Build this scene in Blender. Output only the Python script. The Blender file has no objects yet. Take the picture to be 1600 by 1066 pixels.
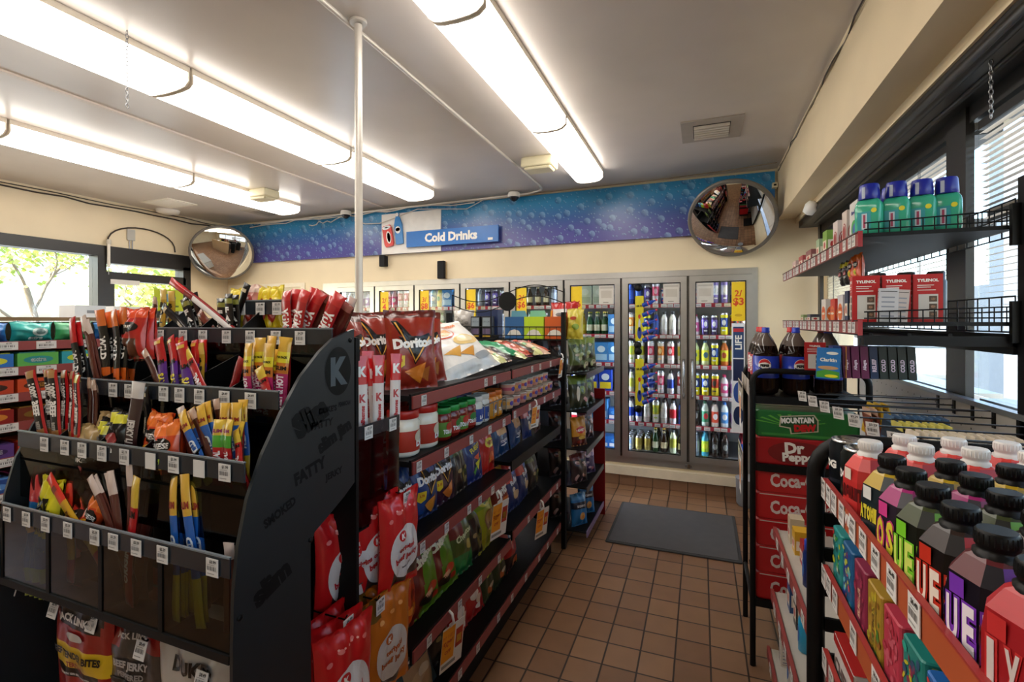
import bpy, math, random
from mathutils import Vector, Matrix, Euler
PI = math.pi
SC = bpy.context.scene
COL = SC.collection

# ------------------------------------------------------------------ camera
CAMPOS = Vector((0, 0, 1.54))
def cam_axes(yaw=-.3665, pitch=-.0032, roll=-.0017):
    cy, sy, cp, sp, cr, sr = math.cos(yaw), math.sin(yaw), math.cos(pitch), math.sin(pitch), math.cos(roll), math.sin(roll)
    f = Vector((sy*cp, cy*cp, sp)); r = Vector((cy, -sy, 0)); u = r.cross(f)
    return cr*r + sr*u, -sr*r + cr*u, f
_r, _u, _f = cam_axes()
cam = bpy.data.objects.new('camera', bpy.data.cameras.new('camera'))
COL.objects.link(cam)
cam.matrix_world = Matrix(((_r.x, _u.x, -_f.x, CAMPOS.x), (_r.y, _u.y, -_f.y, CAMPOS.y), (_r.z, _u.z, -_f.z, CAMPOS.z), (0, 0, 0, 1)))
cam.data.sensor_width = 36; cam.data.lens = 747.28/1600*36
cam.data.shift_x = -8.67/1600; cam.data.shift_y = -28.67/1600
cam.data.clip_start = .02; cam.data.clip_end = 300
SC.camera = cam
def kx(px):            # X per unit of Y along the sight line of a column of the photo (used to measure distances along a shelf)
    return math.tan(math.atan((px-808.67)/747.28) - .3665)

# ------------------------------------------------------------------ world, light, exposure
SC.view_settings.view_transform = 'Standard'; SC.view_settings.look = 'None'
SC.view_settings.gamma = 1; SC.view_settings.use_curve_mapping = False
SC.view_settings.exposure = 0.0
w = bpy.data.worlds.new('sky'); SC.world = w; w.use_nodes = True
nt = w.node_tree; nt.nodes.clear()
sk = nt.nodes.new('ShaderNodeTexSky'); sk.sky_type = 'NISHITA'; sk.sun_disc = False
sk.sun_elevation = math.radians(38); sk.sun_rotation = math.radians(200); sk.air_density = 1; sk.dust_density = 2.5
bg = nt.nodes.new('ShaderNodeBackground'); bg.inputs['Strength'].default_value = 1.1
wo = nt.nodes.new('ShaderNodeOutputWorld')
nt.links.new(sk.outputs[0], bg.inputs[0]); nt.links.new(bg.outputs[0], wo.inputs[0])
sun = bpy.data.objects.new('sun', bpy.data.lights.new('sun', 'SUN')); COL.objects.link(sun)
sun.data.energy = 12.0; sun.data.angle = .02; sun.data.color = (1, .95, .87)
sun.rotation_euler = Euler((math.radians(38), 0, math.radians(-20)))
LAMP = 10      # strength of the fluorescent diffusers

# ------------------------------------------------------------------ materials
def lin(h):
    h = h.lstrip('#'); c = [int(h[i:i+2], 16)/255 for i in (0, 2, 4)]
    return tuple(x/12.92 if x <= .04045 else ((x+.055)/1.055)**2.4 for x in c) + (1,)
MATS = {}
def M(h, rough=.5, metal=0, kind='', **k):
    key = (h, rough, metal, kind)
    if key in MATS: return MATS[key]
    m = bpy.data.materials.new(('surface_' + kind + '_' + h.lstrip('#')).replace('__', '_')); m.use_nodes = True
    nt = m.node_tree; b = nt.nodes['Principled BSDF']; c = lin(h)
    b.inputs['Metallic'].default_value = metal; b.inputs['Roughness'].default_value = rough
    tc = nt.nodes.new('ShaderNodeTexCoord')
    nz = nt.nodes.new('ShaderNodeTexNoise'); nz.inputs['Scale'].default_value = {'foil': 22, 'wall': 3, 'plastic': 30}.get(kind, 14)
    nt.links.new(tc.outputs['Object'], nz.inputs['Vector'])
    mx = nt.nodes.new('ShaderNodeMix'); mx.data_type = 'RGBA'
    mx.inputs[6].default_value = tuple(x*.90 for x in c[:3]) + (1,); mx.inputs[7].default_value = tuple(min(1, x*1.08) for x in c[:3]) + (1,)
    nt.links.new(nz.outputs['Fac'], mx.inputs[0]); nt.links.new(mx.outputs[2], b.inputs['Base Color'])
    if kind in ('foil', 'wall'):
        bp = nt.nodes.new('ShaderNodeBump'); bp.inputs['Strength'].default_value = .35 if kind == 'foil' else .05
        bp.inputs['Distance'].default_value = .01 if kind == 'foil' else .02
        nt.links.new(nz.outputs['Fac'], bp.inputs['Height']); nt.links.new(bp.outputs[0], b.inputs['Normal'])
    if sum(c[:3]) < .03: b.inputs['Specular IOR Level'].default_value = .22
    if kind == 'foil': b.inputs['Coat Weight'].default_value = .5; b.inputs['Coat Roughness'].default_value = .15
    if kind == 'glow':
        b.inputs['Emission Color'].default_value = c; b.inputs['Emission Strength'].default_value = k.get('e', 5)
    if kind == 'clear':            # thin clear plastic or glass: lets light straight through, with a reflection
        o = nt.nodes['Material Output']; t = nt.nodes.new('ShaderNodeBsdfTransparent'); g = nt.nodes.new('ShaderNodeBsdfGlossy')
        g.inputs['Roughness'].default_value = rough; t.inputs['Color'].default_value = c
        fr = nt.nodes.new('ShaderNodeFresnel'); i0 = k.get('ior', 1.4); ge = nt.nodes.new('ShaderNodeNewGeometry'); mr = nt.nodes.new('ShaderNodeMapRange'); mr.inputs[3].default_value = i0; mr.inputs[4].default_value = 1/i0
        nt.links.new(ge.outputs['Backfacing'], mr.inputs[0]); nt.links.new(mr.outputs[0], fr.inputs['IOR'])
        ms = nt.nodes.new('ShaderNodeMixShader'); nt.links.new(fr.outputs[0], ms.inputs[0])
        nt.links.new(t.outputs[0], ms.inputs[1]); nt.links.new(g.outputs[0], ms.inputs[2]); nt.links.new(ms.outputs[0], o.inputs['Surface'])
    if kind == 'film':             # cloudy wrap: part see-through, part white sheen
        b.inputs['Alpha'].default_value = .45
    if kind == 'mesh_dark': b.inputs['Alpha'].default_value = .5
    MATS[key] = m; return m
def foil(h, r=.3): return M(h, r, 0, 'foil')
WHITE = M('#f2f0ea', .5); BLACK = M('#090909', .45); BLK = M('#0e0e0f', .55)
RED = foil('#c4161c'); FILM = M('#e8dcd4', .2, 0, 'film'); CLEAR = M('#f4f8f8', .05, 0, 'clear')
CHROME = M('#c9ccd0', .12, 1); STEEL = M('#9a9a9c', .35, 1)

# ------------------------------------------------------------------ mesh builder
_txt = {}
def text_mesh(s, bold=.0):
    key = (s, bold)
    if key not in _txt:
        cu = bpy.data.curves.new('lettering', 'FONT'); cu.body = s; cu.align_x = 'CENTER'; cu.align_y = 'CENTER'
        cu.size = 1.0; cu.offset = bold; cu.resolution_u = 2
        ob = bpy.data.objects.new('lettering', cu); me = ob.to_mesh()
        vs = [(v.co.x, v.co.y) for v in me.vertices]; fs = [tuple(p.vertices) for p in me.polygons]
        ob.to_mesh_clear(); bpy.data.objects.remove(ob); bpy.data.curves.remove(cu)
        x0 = min(v[0] for v in vs); x1 = max(v[0] for v in vs); y0 = min(v[1] for v in vs); y1 = max(v[1] for v in vs)
        _txt[key] = ([((x-(x0+x1)/2), (y-(y0+y1)/2)) for x, y in vs], fs, x1-x0, y1-y0)
    return _txt[key]

class MB:
    def __init__(s): s.v = []; s.f = []; s.m = []; s.mats = []; s.smooth = []
    def mi(s, m):
        if m not in s.mats: s.mats.append(m)
        return s.mats.index(m)
    def add(s, vs, fs, m, smooth=False, T=None):
        n = len(s.v); s.v += [tuple(T @ Vector(v)) if T is not None else tuple(v) for v in vs]
        many = isinstance(m, (list, tuple))
        for k, f in enumerate(fs):
            s.f.append(tuple(n+i for i in f)); s.m.append(s.mi(m[k] if many else m)); s.smooth.append(smooth)
        return s
    def box(s, x0, y0, z0, x1, y1, z1, m, T=None):
        vs = [(x, y, z) for z in (z0, z1) for y in (y0, y1) for x in (x0, x1)]
        return s.add(vs, [(0, 2, 3, 1), (4, 5, 7, 6), (0, 1, 5, 4), (2, 6, 7, 3), (0, 4, 6, 2), (1, 3, 7, 5)], m, False, T)
    def prism(s, outline, z0, z1, m, ch=0, T=None, smooth=False, cap=True):   # outline anticlockwise in xy, extruded in z
        n = len(outline); cx = sum(p[0] for p in outline)/n; cy = sum(p[1] for p in outline)/n
        rings = [(z0, 1), (z1, 1)]
        if ch:
            w = max(abs(p[0]-cx) for p in outline); k = 1-ch/w
            rings = [(z0, k), (z0+ch, 1), (z1-ch, 1), (z1, k)]
        vs = [(cx+(p[0]-cx)*k, cy+(p[1]-cy)*k, z) for z, k in rings for p in outline]
        fs = [(r*n+i, r*n+(i+1) % n, (r+1)*n+(i+1) % n, (r+1)*n+i) for r in range(len(rings)-1) for i in range(n)]
        s.add(vs, fs, m, smooth, T)
        if cap:
            s.add([vs[i] for i in range(n)], [tuple(range(n))[::-1]], m, False, T); s.add(vs[-n:], [tuple(range(n))], m, False, T)
        return s
    def rbox(s, x0, y0, z0, x1, y1, z1, r, m, T=None, ch=None):
        o = []
        for cx, cy, a in ((x1-r, y1-r, 0), (x0+r, y1-r, 90), (x0+r, y0+r, 180), (x1-r, y0+r, 270)):
            for k in range(4):
                t = math.radians(a+k*30); o.append((cx+r*math.cos(t), cy+r*math.sin(t)))
        return s.prism(o, z0, z1, m, r*.6 if ch is None else ch, T)
    def lathe(s, prof, m, n=16, T=None, cap=True):    # prof: (r, z) or (r, z, material of the band above)
        vs = [(p[0]*math.cos(2*PI*i/n), p[0]*math.sin(2*PI*i/n), p[1]) for p in prof for i in range(n)]
        fs = []; ms = []
        for k in range(len(prof)-1):
            mm = prof[k][2] if len(prof[k]) > 2 else m
            for i in range(n):
                fs.append((k*n+i, k*n+(i+1) % n, (k+1)*n+(i+1) % n, (k+1)*n+i)); ms.append(mm)
        s.add(vs, fs, ms, True, T)
        if cap:
            s.add(vs[:n], [tuple(range(n))[::-1]], ms[0], False, T); s.add(vs[-n:], [tuple(range(n))], ms[-1], False, T)
        return s
    def tube(s, pts, r, m, n=6, T=None):
        pts = [Vector(p) for p in pts]; vs = []; k = len(pts)
        prev = None
        for i, p in enumerate(pts):
            d = (pts[min(i+1, k-1)] - pts[max(i-1, 0)]).normalized()
            a = Vector((0, 0, 1)) if abs(d.z) < .95 else Vector((1, 0, 0))
            u = d.cross(a).normalized() if prev is None else (prev - d*prev.dot(d)).normalized()
            prev = u; v = d.cross(u)
            vs += [tuple(p + u*r*math.cos(2*PI*j/n) + v*r*math.sin(2*PI*j/n)) for j in range(n)]
        fs = [(i*n+j, i*n+(j+1) % n, (i+1)*n+(j+1) % n, (i+1)*n+j) for i in range(k-1) for j in range(n)]
        s.add(vs, fs, m, True, T); s.add(vs[:n], [tuple(range(n))[::-1]], m, False, T); s.add(vs[-n:], [tuple(range(n))], m, False, T)
        return s
    def sheet(s, fn, nu, nv, m, smooth=True, T=None):   # fn(u,v) u,v in 0..1 ; m a material or m(u,v)
        vs = [fn(i/nu, j/nv) for j in range(nv+1) for i in range(nu+1)]; fs = []; ms = []
        for j in range(nv):
            for i in range(nu):
                fs.append((j*(nu+1)+i, j*(nu+1)+i+1, (j+1)*(nu+1)+i+1, (j+1)*(nu+1)+i)); ms.append(m((i+.5)/nu, (j+.5)/nv) if callable(m) else m)
        return s.add(vs, fs, ms, smooth, T)
    # flat artwork laid on a surface: S(a, b) -> point, a and b in metres on the face
    def text(s, S, txt, a, b, size, m, rot=0, maxw=None, bold=.0, stretch=1):
        vs, fs, w, h = text_mesh(txt, bold); k = size/max(h, 1e-6); kxx = k*stretch
        if maxw and w*kxx > maxw: kxx = maxw/w
        c, sn = math.cos(rot), math.sin(rot)
        return s.add([S(a+(x*kxx)*c-(y*k)*sn, b+(x*kxx)*sn+(y*k)*c) for x, y in vs], fs, m)
    def poly(s, S, pts, m):
        n = len(pts); cx = sum(p[0] for p in pts)/n; cy = sum(p[1] for p in pts)/n
        vs = [S(cx, cy)]; big = max(abs(p[0]-cx)+abs(p[1]-cy) for p in pts); nr_ = 2 if big < .014 else (4 if big < .035 else 7)
        for k in range(1, nr_+1): vs += [S(cx+(x-cx)*k/nr_, cy+(y-cy)*k/nr_) for x, y in pts]
        fs = [(0, 1+i, 1+(i+1) % n) for i in range(n)] + [(1+r*n+i, 1+r*n+n+i, 1+r*n+n+(i+1) % n, 1+r*n+(i+1) % n) for r in range(nr_-1) for i in range(n)]
        return s.add(vs, fs, m)
    def ell(s, S, a, b, ra, rb, m, n=20, rot=0):
        return s.poly(S, [(a+ra*math.cos(2*PI*i/n)*math.cos(rot)-rb*math.sin(2*PI*i/n)*math.sin(rot), b+ra*math.cos(2*PI*i/n)*math.sin(rot)+rb*math.sin(2*PI*i/n)*math.cos(rot)) for i in range(n)], m)
    def rect(s, S, a0, b0, a1, b1, m, n=1):
        s.add([S(a0+(a1-a0)*i/n, b) for b in (b0, b1) for i in range(n+1)], [(i, i+1, n+2+i, n+1+i) for i in range(n)], m); return s
    def obj(s, name, parent=None):
        me = bpy.data.meshes.new(name); me.from_pydata(s.v, [], s.f)
        for m in s.mats: me.materials.append(m)
        me.polygons.foreach_set('material_index', s.m); me.polygons.foreach_set('use_smooth', s.smooth); me.update()
        o = bpy.data.objects.new(name, me); COL.objects.link(o)
        if parent is not None: o.parent = parent
        return o
def front(y, dx=0, dz=0): return lambda a, b: (a+dx, y, b+dz)       # artwork on a face looking towards -y

# ------------------------------------------------------------------ things
LABELS = {}
def tag(o, label, cat, group=None, kind=None):
    o['label'] = label; o['category'] = cat
    if group: o['group'] = group
    if kind: o['kind'] = kind
    LABELS.setdefault(label, []).append(o.name); return o
def struct(mb, name, parent=None):
    o = mb.obj(name, parent)
    if parent is None: o['kind'] = 'structure'
    return o
def empty(name, loc=(0, 0, 0), rot=(0, 0, 0)):
    o = bpy.data.objects.new(name, None); COL.objects.link(o); o.location = loc; o.rotation_euler = rot; o.empty_display_size = .05; return o
KIDS = {}
def tree(root):          # remember the children so that a copy needs no search
    KIDS[root.name] = [c for c in COL.objects if c.parent == root]; return KIDS[root.name]
def dup(o):
    c = o.copy(); COL.objects.link(c)
    for ch in (KIDS[o.name] if o.name in KIDS else tree(o)):
        d = dup(ch); d.parent = c
    for k in ('label', 'category', 'group'):
        if k in c: del c[k]
    return c
PROTO = {}
def put(build, args, loc, rot=(0, 0, 0), label='', cat='', group=None, scale=None):
    key = (build.__name__,) + tuple(str(a) for a in args)
    if key not in PROTO:
        o = build(*args); PROTO[key] = o
    else:
        o = dup(PROTO[key])
    o.location = loc; o.rotation_euler = rot if isinstance(rot, (tuple, list)) else (0, 0, rot)
    if scale: o.scale = scale if isinstance(scale, (tuple, list)) else (scale,)*3
    tag(o, label, cat, group); return o
ORD = ['zeroth', 'first', 'second', 'third', 'fourth', 'fifth', 'sixth', 'seventh', 'eighth', 'ninth', 'tenth', 'eleventh', 'twelfth', 'thirteenth', 'fourteenth', 'fifteenth', 'sixteenth', 'seventeenth', 'eighteenth', 'nineteenth', 'twentieth', 'twenty-first', 'twenty-second', 'twenty-third', 'twenty-fourth', 'twenty-fifth', 'twenty-sixth', 'twenty-seventh', 'twenty-eighth', 'twenty-ninth', 'thirtieth'] + ['thirty-'+o for o in ('first', 'second', 'third', 'fourth', 'fifth', 'sixth', 'seventh', 'eighth', 'ninth')] + ['fortieth', 'forty-first', 'forty-second', 'forty-third', 'forty-fourth']
# ================================================================== THE SETTING
XL, XR, YB, YF, ZC = -5.9, .95, 4.577, -3.2, 2.83
TS = .15216                     # floor tile pitch
def floor_mat():
    m = bpy.data.materials.new('quarry_tile_floor'); m.use_nodes = True; nt = m.node_tree; b = nt.nodes['Principled BSDF']; L = nt.links.new
    g = nt.nodes.new('ShaderNodeNewGeometry'); mp = nt.nodes.new('ShaderNodeMapping')
    mp.inputs['Location'].default_value = (.7411*TS+TS*60, -.0214*TS+TS*60, 0)
    L(g.outputs['Position'], mp.inputs['Vector'])
    br = nt.nodes.new('ShaderNodeTexBrick'); br.offset = 0; br.squash = 1
    for k, v in (('Scale', 1), ('Mortar Size', .0042), ('Mortar Smooth', .15), ('Bias', 0), ('Brick Width', TS), ('Row Height', TS)): br.inputs[k].default_value = v
    br.inputs['Color1'].default_value = lin('#8f6b4e'); br.inputs['Color2'].default_value = lin('#7a573d'); br.inputs['Mortar'].default_value = lin('#2c1b13')
    L(mp.outputs[0], br.inputs['Vector'])
    nz = nt.nodes.new('ShaderNodeTexNoise'); nz.inputs['Scale'].default_value = 9; nz.inputs['Detail'].default_value = 6; L(g.outputs['Position'], nz.inputs['Vector'])
    cr = nt.nodes.new('ShaderNodeMapRange'); cr.inputs[3].default_value = .78; cr.inputs[4].default_value = 1.15; L(nz.outputs['Fac'], cr.inputs[0])
    vm = nt.nodes.new('ShaderNodeVectorMath'); vm.operation = 'SCALE'; L(br.outputs['Color'], vm.inputs[0]); L(cr.outputs[0], vm.inputs['Scale'])
    L(vm.outputs[0], b.inputs['Base Color']); b.inputs['Roughness'].default_value = .42
    bp = nt.nodes.new('ShaderNodeBump'); bp.invert = True; bp.inputs['Strength'].default_value = .6; bp.inputs['Distance'].default_value = .003
    L(br.outputs['Fac'], bp.inputs['Height']); L(bp.outputs[0], b.inputs['Normal']); return m
FLOOR = floor_mat()
CREAM = M('#ead9b8', .6, 0, 'wall'); SOFF = M('#e0cba6', .55, 0, 'wall')
CEIL = M('#cfc6be', .3, 0, 'wall')
FRAME = M('#1b1a19', .4); ALU = M('#b9b8b6', .33, .85); DARK = M('#17181b', .6)
TILE = FLOOR
s = MB(); s.box(XL-.2, YF-.2, -.12, XR+.2, YB+.9, 0, FLOOR); struct(s, 'floor')
s = MB(); s.box(XL-.2, YF-.2, ZC, XR+.2, YB+.2, ZC+.12, CEIL); struct(s, 'ceiling')
# back wall with the opening for the cooler doors
CX0, CX1, CZ0, CZ1 = -4.28, .455, .20, 2.0
s = MB()
s.box(XL-.2, YB, 0, CX0, YB+.14, ZC, CREAM); s.box(CX1, YB, 0, XR+.2, YB+.14, ZC, CREAM)
s.box(CX0, YB, CZ1, CX1, YB+.14, ZC, CREAM); s.box(CX0, YB, 0, CX1, YB+.14, CZ0, CREAM); struct(s, 'wall_back')
# front wall far behind the viewer
s = MB(); s.box(XL-.2, YF-.14, 0, XR+.2, YF, ZC, CREAM); struct(s, 'wall_front')
# right wall: sill wall, wall above, soffit with its lower step
s = MB(); s.box(XR, YF, 0, XR+.15, YB, 1.24, CREAM); s.box(XR, YF, 2.30, XR+.15, YB, ZC, CREAM); s.box(XR, 4.46, 1.24, XR+.15, YB, 2.30, CREAM); s.box(XR, YF, 1.24, XR+.15, -1.9, 2.30, CREAM)
struct(s, 'wall_right')
s = MB(); s.box(.605, YF, 2.395, XR, YB, ZC, SOFF); s.box(.74, YF, 2.352, XR, YB, 2.395, SOFF); struct(s, 'trim_1')
s = MB(); s.box(.75, YF+.1, 2.30, XR+.02, 4.5, 2.352, FRAME)
s.tube([(.765, YF+.2, 2.318), (.765, 4.3, 2.318)], .024, FRAME, 10); s.tube([(.83, YF+.2, 2.298), (.83, 4.3, 2.298)], .012, FRAME, 6); struct(s, 'trim_2')
# left wall with window and glazed door
s = MB(); s.box(XL-.15, YF, 2.34, XL, YB, ZC, CREAM); s.box(XL-.15, 4.06, 0, XL, YB, 2.34, CREAM); s.box(XL-.15, YF, 0, XL, 3.09, .5, CREAM); s.box(XL-.15, YF, .5, XL, -1.5, 2.34, CREAM); struct(s, 'wall_left')
def glass_pane(name, parent, b):
    s = MB(); s.box(*b, CLEAR); return s.obj(name, parent)
GF = M('#25221f', .35)
s = MB()
s.box(XL-.12, -1.5, 2.235, XL+.03, 3.16, 2.345, GF); s.box(XL-.12, -1.5, .5, XL+.03, 3.09, .56, GF); s.box(XL-.12, 3.085, .5, XL+.035, 3.165, 2.24, GF)
s.box(XL-.12, .75, .5, XL+.03, .82, 2.24, GF); s.box(XL-.12, -1.5, .5, XL+.03, -1.43, 2.24, GF)
w1 = struct(s, 'window_1'); glass_pane('pane', w1, (XL-.06, .82, .56, XL-.05, 3.085, 2.235)); glass_pane('pane', w1, (XL-.06, -1.43, .56, XL-.05, .75, 2.235))
s = MB(); s.box(XL-.12, 3.165, 2.165, XL+.03, 4.06, 2.345, GF); s.box(XL-.12, 3.165, 1.985, XL+.03, 4.0, 2.075, GF); s.box(XL-.12, 3.97, 0, XL+.03, 4.06, 2.2, GF)
s.box(XL-.12, 3.165, 0, XL+.03, 3.24, 1.99, GF); s.box(XL-.12, 3.24, 0, XL+.03, 3.97, .18, GF)
d1 = struct(s, 'door_1'); glass_pane('pane', d1, (XL-.06, 3.24, .18, XL-.05, 3.97, 1.985)); glass_pane('pane', d1, (XL-.06, 3.165, 2.075, XL-.05, 3.97, 2.17))
s = MB(); s.box(-.14, 0, -.025, .14, .05, .025, M('#d8d4cc', .4)); cl = s.obj('door_closer', d1); cl.location = (XL+.04, 3.34, 1.97); cl.rotation_euler = (0, 0, PI/2)
# right windows
def rwin(name, y0, y1):
    s = MB(); s.box(XR-.07, y0-.0725, 1.23, XR-.045, y0, 2.31, GF); s.box(XR-.07, y1, 1.23, XR-.045, y1+.0725, 2.31, GF); s.box(XR-.06, y0, 2.24, XR+.1, y1, 2.31, GF)
    s.box(XR-.03, y0, 1.23, XR+.1, y1, 1.265, ALU); s.box(XR-.01, y0, 1.885, XR+.08, y1, 1.925, GF)
    o = struct(s, name); glass_pane('pane', o, (XR-.005, y0-.0725, 1.265, XR-.001, y1+.07, 2.24)); return o
rwin('window_2', 2.31, 4.40); rwin('window_3', .05, 2.165); rwin('window_4', -1.83, -.02)
SLAT = M('#d8c8b4', .4)
def blind(y0, y1, zt, zb, label):
    L = y1-y0; t = empty('window_blind', (XR-.031, (y0+y1)/2, zb)); tag(t, label, 'blind', 'slatted blinds in the right-hand windows')
    s = MB(); n = int((zt-zb-.04)/.0215)
    for i in range(n):
        z = .03+i*.0215
        s.add([(-.011, -L/2, z-.0005), (.011, -L/2, z+.0005), (.011, L/2, z+.0005), (-.011, L/2, z-.0005), (0, -L/2, z+.0022), (0, L/2, z+.0022)], [(0, 4, 5, 3), (4, 1, 2, 5)], SLAT, True)
    s.obj('slats', t)
    s = MB(); s.box(-.013, -L/2, zt-zb-.03, .013, L/2, zt-zb, GF); s.obj('headrail', t)
    s = MB(); s.box(-.012, -L/2, .003, .012, L/2, .018, SLAT); s.obj('bottom_rail', t)
    for yy in (-L*.36, 0, L*.36):
        s = MB(); s.tube([(-.014, yy, -.02), (-.014, yy, zt-zb-.02)], .0016, GF, 4); s.tube([(-.014, yy+.018, 0), (-.014, yy+.018, zt-zb-.02)], .0013, GF, 4); s.obj('cord', t)
blind(2.33, 4.38, 2.235, 1.475, 'tan slatted blind in the far right window, behind the mint mouthwash bottles')
blind(.07, 2.145, 2.235, 1.475, 'tan slatted blind in the near right window at the edge of the view')
blind(-1.8, -.05, 2.235, 1.475, 'tan slatted blind in the right window behind the viewer')
# cooler curb, cove tiles
s = MB(); s.box(CX0-.3, YB-.045, .10, .86, YB, .178, M('#e9dcc2', .5)); struct(s, 'trim_3')
s = MB(); 
GROUT = M('#3b241a', .8); CT = M('#86634a', .4)
s.box(XL, YB-.012, 0, .95, YB-.001, .10, GROUT)
x = -.7411*TS - TS*34
while x < .93:
    if x > XL: s.box(x+.0025, YB-.03, .003, x+TS-.0025, YB-.011, .10, CT)
    x += TS
struct(s, 'baseboard_back')
s = MB(); s.box(XL, YF, 0, XL+.015, 3.0, .1, CT); struct(s, 'baseboard_left')
# cream door leaf and casing on the back wall left of the coolers
s = MB(); s.box(-5.86, YB-.02, 0, -5.80, YB, 2.02, M('#efe4cd', .5)); s.box(-4.62, YB-.02, 0, -4.56, YB, 2.02, M('#efe4cd', .5)); s.box(-5.80, YB-.02, 1.97, -4.62, YB, 2.02, M('#efe4cd', .5)); s.box(-5.80, YB-.008, 0.02, -4.62, YB-.001, 1.97, M('#e3d4b6', .5)); struct(s, 'door_2')
# ------------------------------------------------------------------ ceiling: battens, conduit, cables
BAT = M('#d3c7bb', .4)
s = MB(); s.box(-3.36, YF+.1, ZC-.012, -3.325, YB-.02, ZC, BAT); struct(s, 'trim_4')
PIPE = M('#cfc8bf', .35, .3)
def pipe(name, pts, r, m, label, cat='pipe', n=8):
    s = MB(); s.tube(pts, r, m, n); o = s.obj(name); tag(o, label, cat); return o
pipe('conduit', [(-1.41, YF+.1, 2.815), (-1.41, .3, 2.815), (-1.405, 1.9, 2.815), (-1.42, 4.3, 2.815), (-1.435, 4.4, 2.815), (-1.48, 4.44, 2.812), (-1.6, 4.455, 2.80), (-3.3, 4.47, 2.79), (-5.3, 4.48, 2.785)], .011, PIPE, 'thin grey conduit running along the ceiling and turning left above the blue banner', 'conduit')
pipe('support_pole', [(-1.36, 1.66, 0), (-1.36, 1.66, 2.80)], .0165, PIPE, 'grey metal pole rising from the snack shelves up to the ceiling', 'pole', 12)
s = MB(); s.lathe([(.036, 0), (.036, .012), (.02, .02)], PIPE, 16); o = s.obj('pole_flange'); o.location = (-1.36, 1.66, 2.805); tag(o, 'round grey collar where the metal pole meets the ceiling', 'bracket')
def wob(p0, p1, n, a, seed):
    R_ = random.Random(seed); return [tuple(p0[k]+(p1[k]-p0[k])*i/n + (R_.uniform(-a, a) if 0 < i < n else 0) for k in range(3)) for i in range(n+1)]
CAB = M('#3a332e', .6); CABW = M('#d6d0c6', .5); CABB = M('#8f8069', .6)
pipe('cable', wob((XL+.015, -1, 2.80), (XL+.015, 4.5, 2.76), 26, .012, 1), .008, CAB, 'dark cable bundle along the top of the left window wall', 'cable', 6)
pipe('cable', wob((XL+.03, -1, 2.785), (XL+.02, 4.5, 2.795), 22, .012, 2), .005, CAB, 'thinner dark cable beside the bundle atop the left window wall', 'cable', 5)
pipe('cable', wob((.60, -1, 2.815), (.60, 4.5, 2.79), 20, .008, 3), .005, CABB, 'tan cable in the corner between ceiling and right soffit', 'cable', 5)
pipe('cable', wob((.598, 2.0, 2.79), (.598, 4.4, 2.80), 14, .014, 4), .004, CAB, 'thin dark cable drooping on the face of the right soffit', 'cable', 5)
pipe('cable', [(.57, 4.35, 2.815), (.2, 4.43, 2.815), (-.5, 4.5, 2.815), (-1.6, 4.52, 2.815)], .005, CABB, 'brown cable crossing the ceiling above the right end of the banner', 'cable', 5)
for i, (a, b, z0, z1, lab) in enumerate([(-5.4, -3.1, 2.745, 2.79, 'pale loose cable draped over the left end of the banner'), (-5.2, -2.2, 2.77, 2.775, 'longer pale cable drooping behind the white sign top'), (-4.4, -3.8, 2.70, 2.76, 'short pale cable reaching the dome camera left of the white sign')]):
    pipe('cable', wob((a, 4.50-.012*i, z0), (b, 4.50-.012*i, z1), 12, .022, 20+i), .006, CABW, lab, 'cable', 5)
pipe('cable', [(-3.75, 4.505, 2.71), (-3.6, 4.505, 2.66), (-3.4, 4.505, 2.65), (-3.15, 4.505, 2.71), (-2.9, 4.505, 2.77), (-2.3, 4.505, 2.72), (-2.1, 4.505, 2.80)], .005, CABW, 'pale cable looping across the top of the white sign', 'cable', 5)
# ------------------------------------------------------------------ fluorescent strips
LENS = M('#fff8ee', .4, 0, 'glow', e=LAMP)
LEDG = M('#fbeedd', .5)
def light_segment(L, W):
    t = empty('fluorescent_light')
    s = MB(); s.box(-W/2, -L/2+.004, -.03, W/2, L/2-.004, 0, LEDG); s.obj('housing', t)
    s = MB(); prof = [(-W/2+.004, -.03), (-W/2+.004, -.07), (-W/2+.03, -.092), (-W/4, -.10), (0, -.103), (W/4, -.10), (W/2-.03, -.092), (W/2-.004, -.07), (W/2-.004, -.03)]
    n = len(prof); vs = [(x, -L/2+.012, z) for x, z in prof]+[(x, L/2-.012, z) for x, z in prof]
    s.add(vs, [(i, i+1, n+i+1, n+i) for i in range(n-1)], LENS, True); s.add(vs, [tuple(range(n))[::-1], tuple(range(n, 2*n))], LENS); s.obj('diffuser', t)
    for yy in (-L/2+.004, L/2-.012):
        s = MB()
        vs = [(x*1.012, yy, z-.003 if z < -.04 else z) for x, z in prof]+[(x*1.012, yy+.008, z-.003 if z < -.04 else z) for x, z in prof]
        s.add(vs, [(i, i+1, n+i+1, n+i) for i in range(n-1)]+[tuple(range(n))[::-1], tuple(range(n, 2*n))], LEDG)
        s.obj('end_cap', t)
    return t
pos = {'far': 'farthest', }
for nm, cx, W in (('right', -.90, .25), ('middle', -2.585, .33), ('left', -4.27, .33)):
    for k in range(4):
        y1 = 4.06-1.19*k; wh = ['the one nearest the cooler wall', 'second from the cooler wall', 'third from the cooler wall', 'fourth from the cooler wall', 'fifth from the cooler wall', 'sixth from the cooler wall'][k]
        put(light_segment, (1.186, W), (cx, y1-.595, ZC), 0, 'glowing fluorescent fixture in the %s row of ceiling lights, %s' % (nm, wh), 'ceiling light', 'fluorescent ceiling lights')
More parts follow.
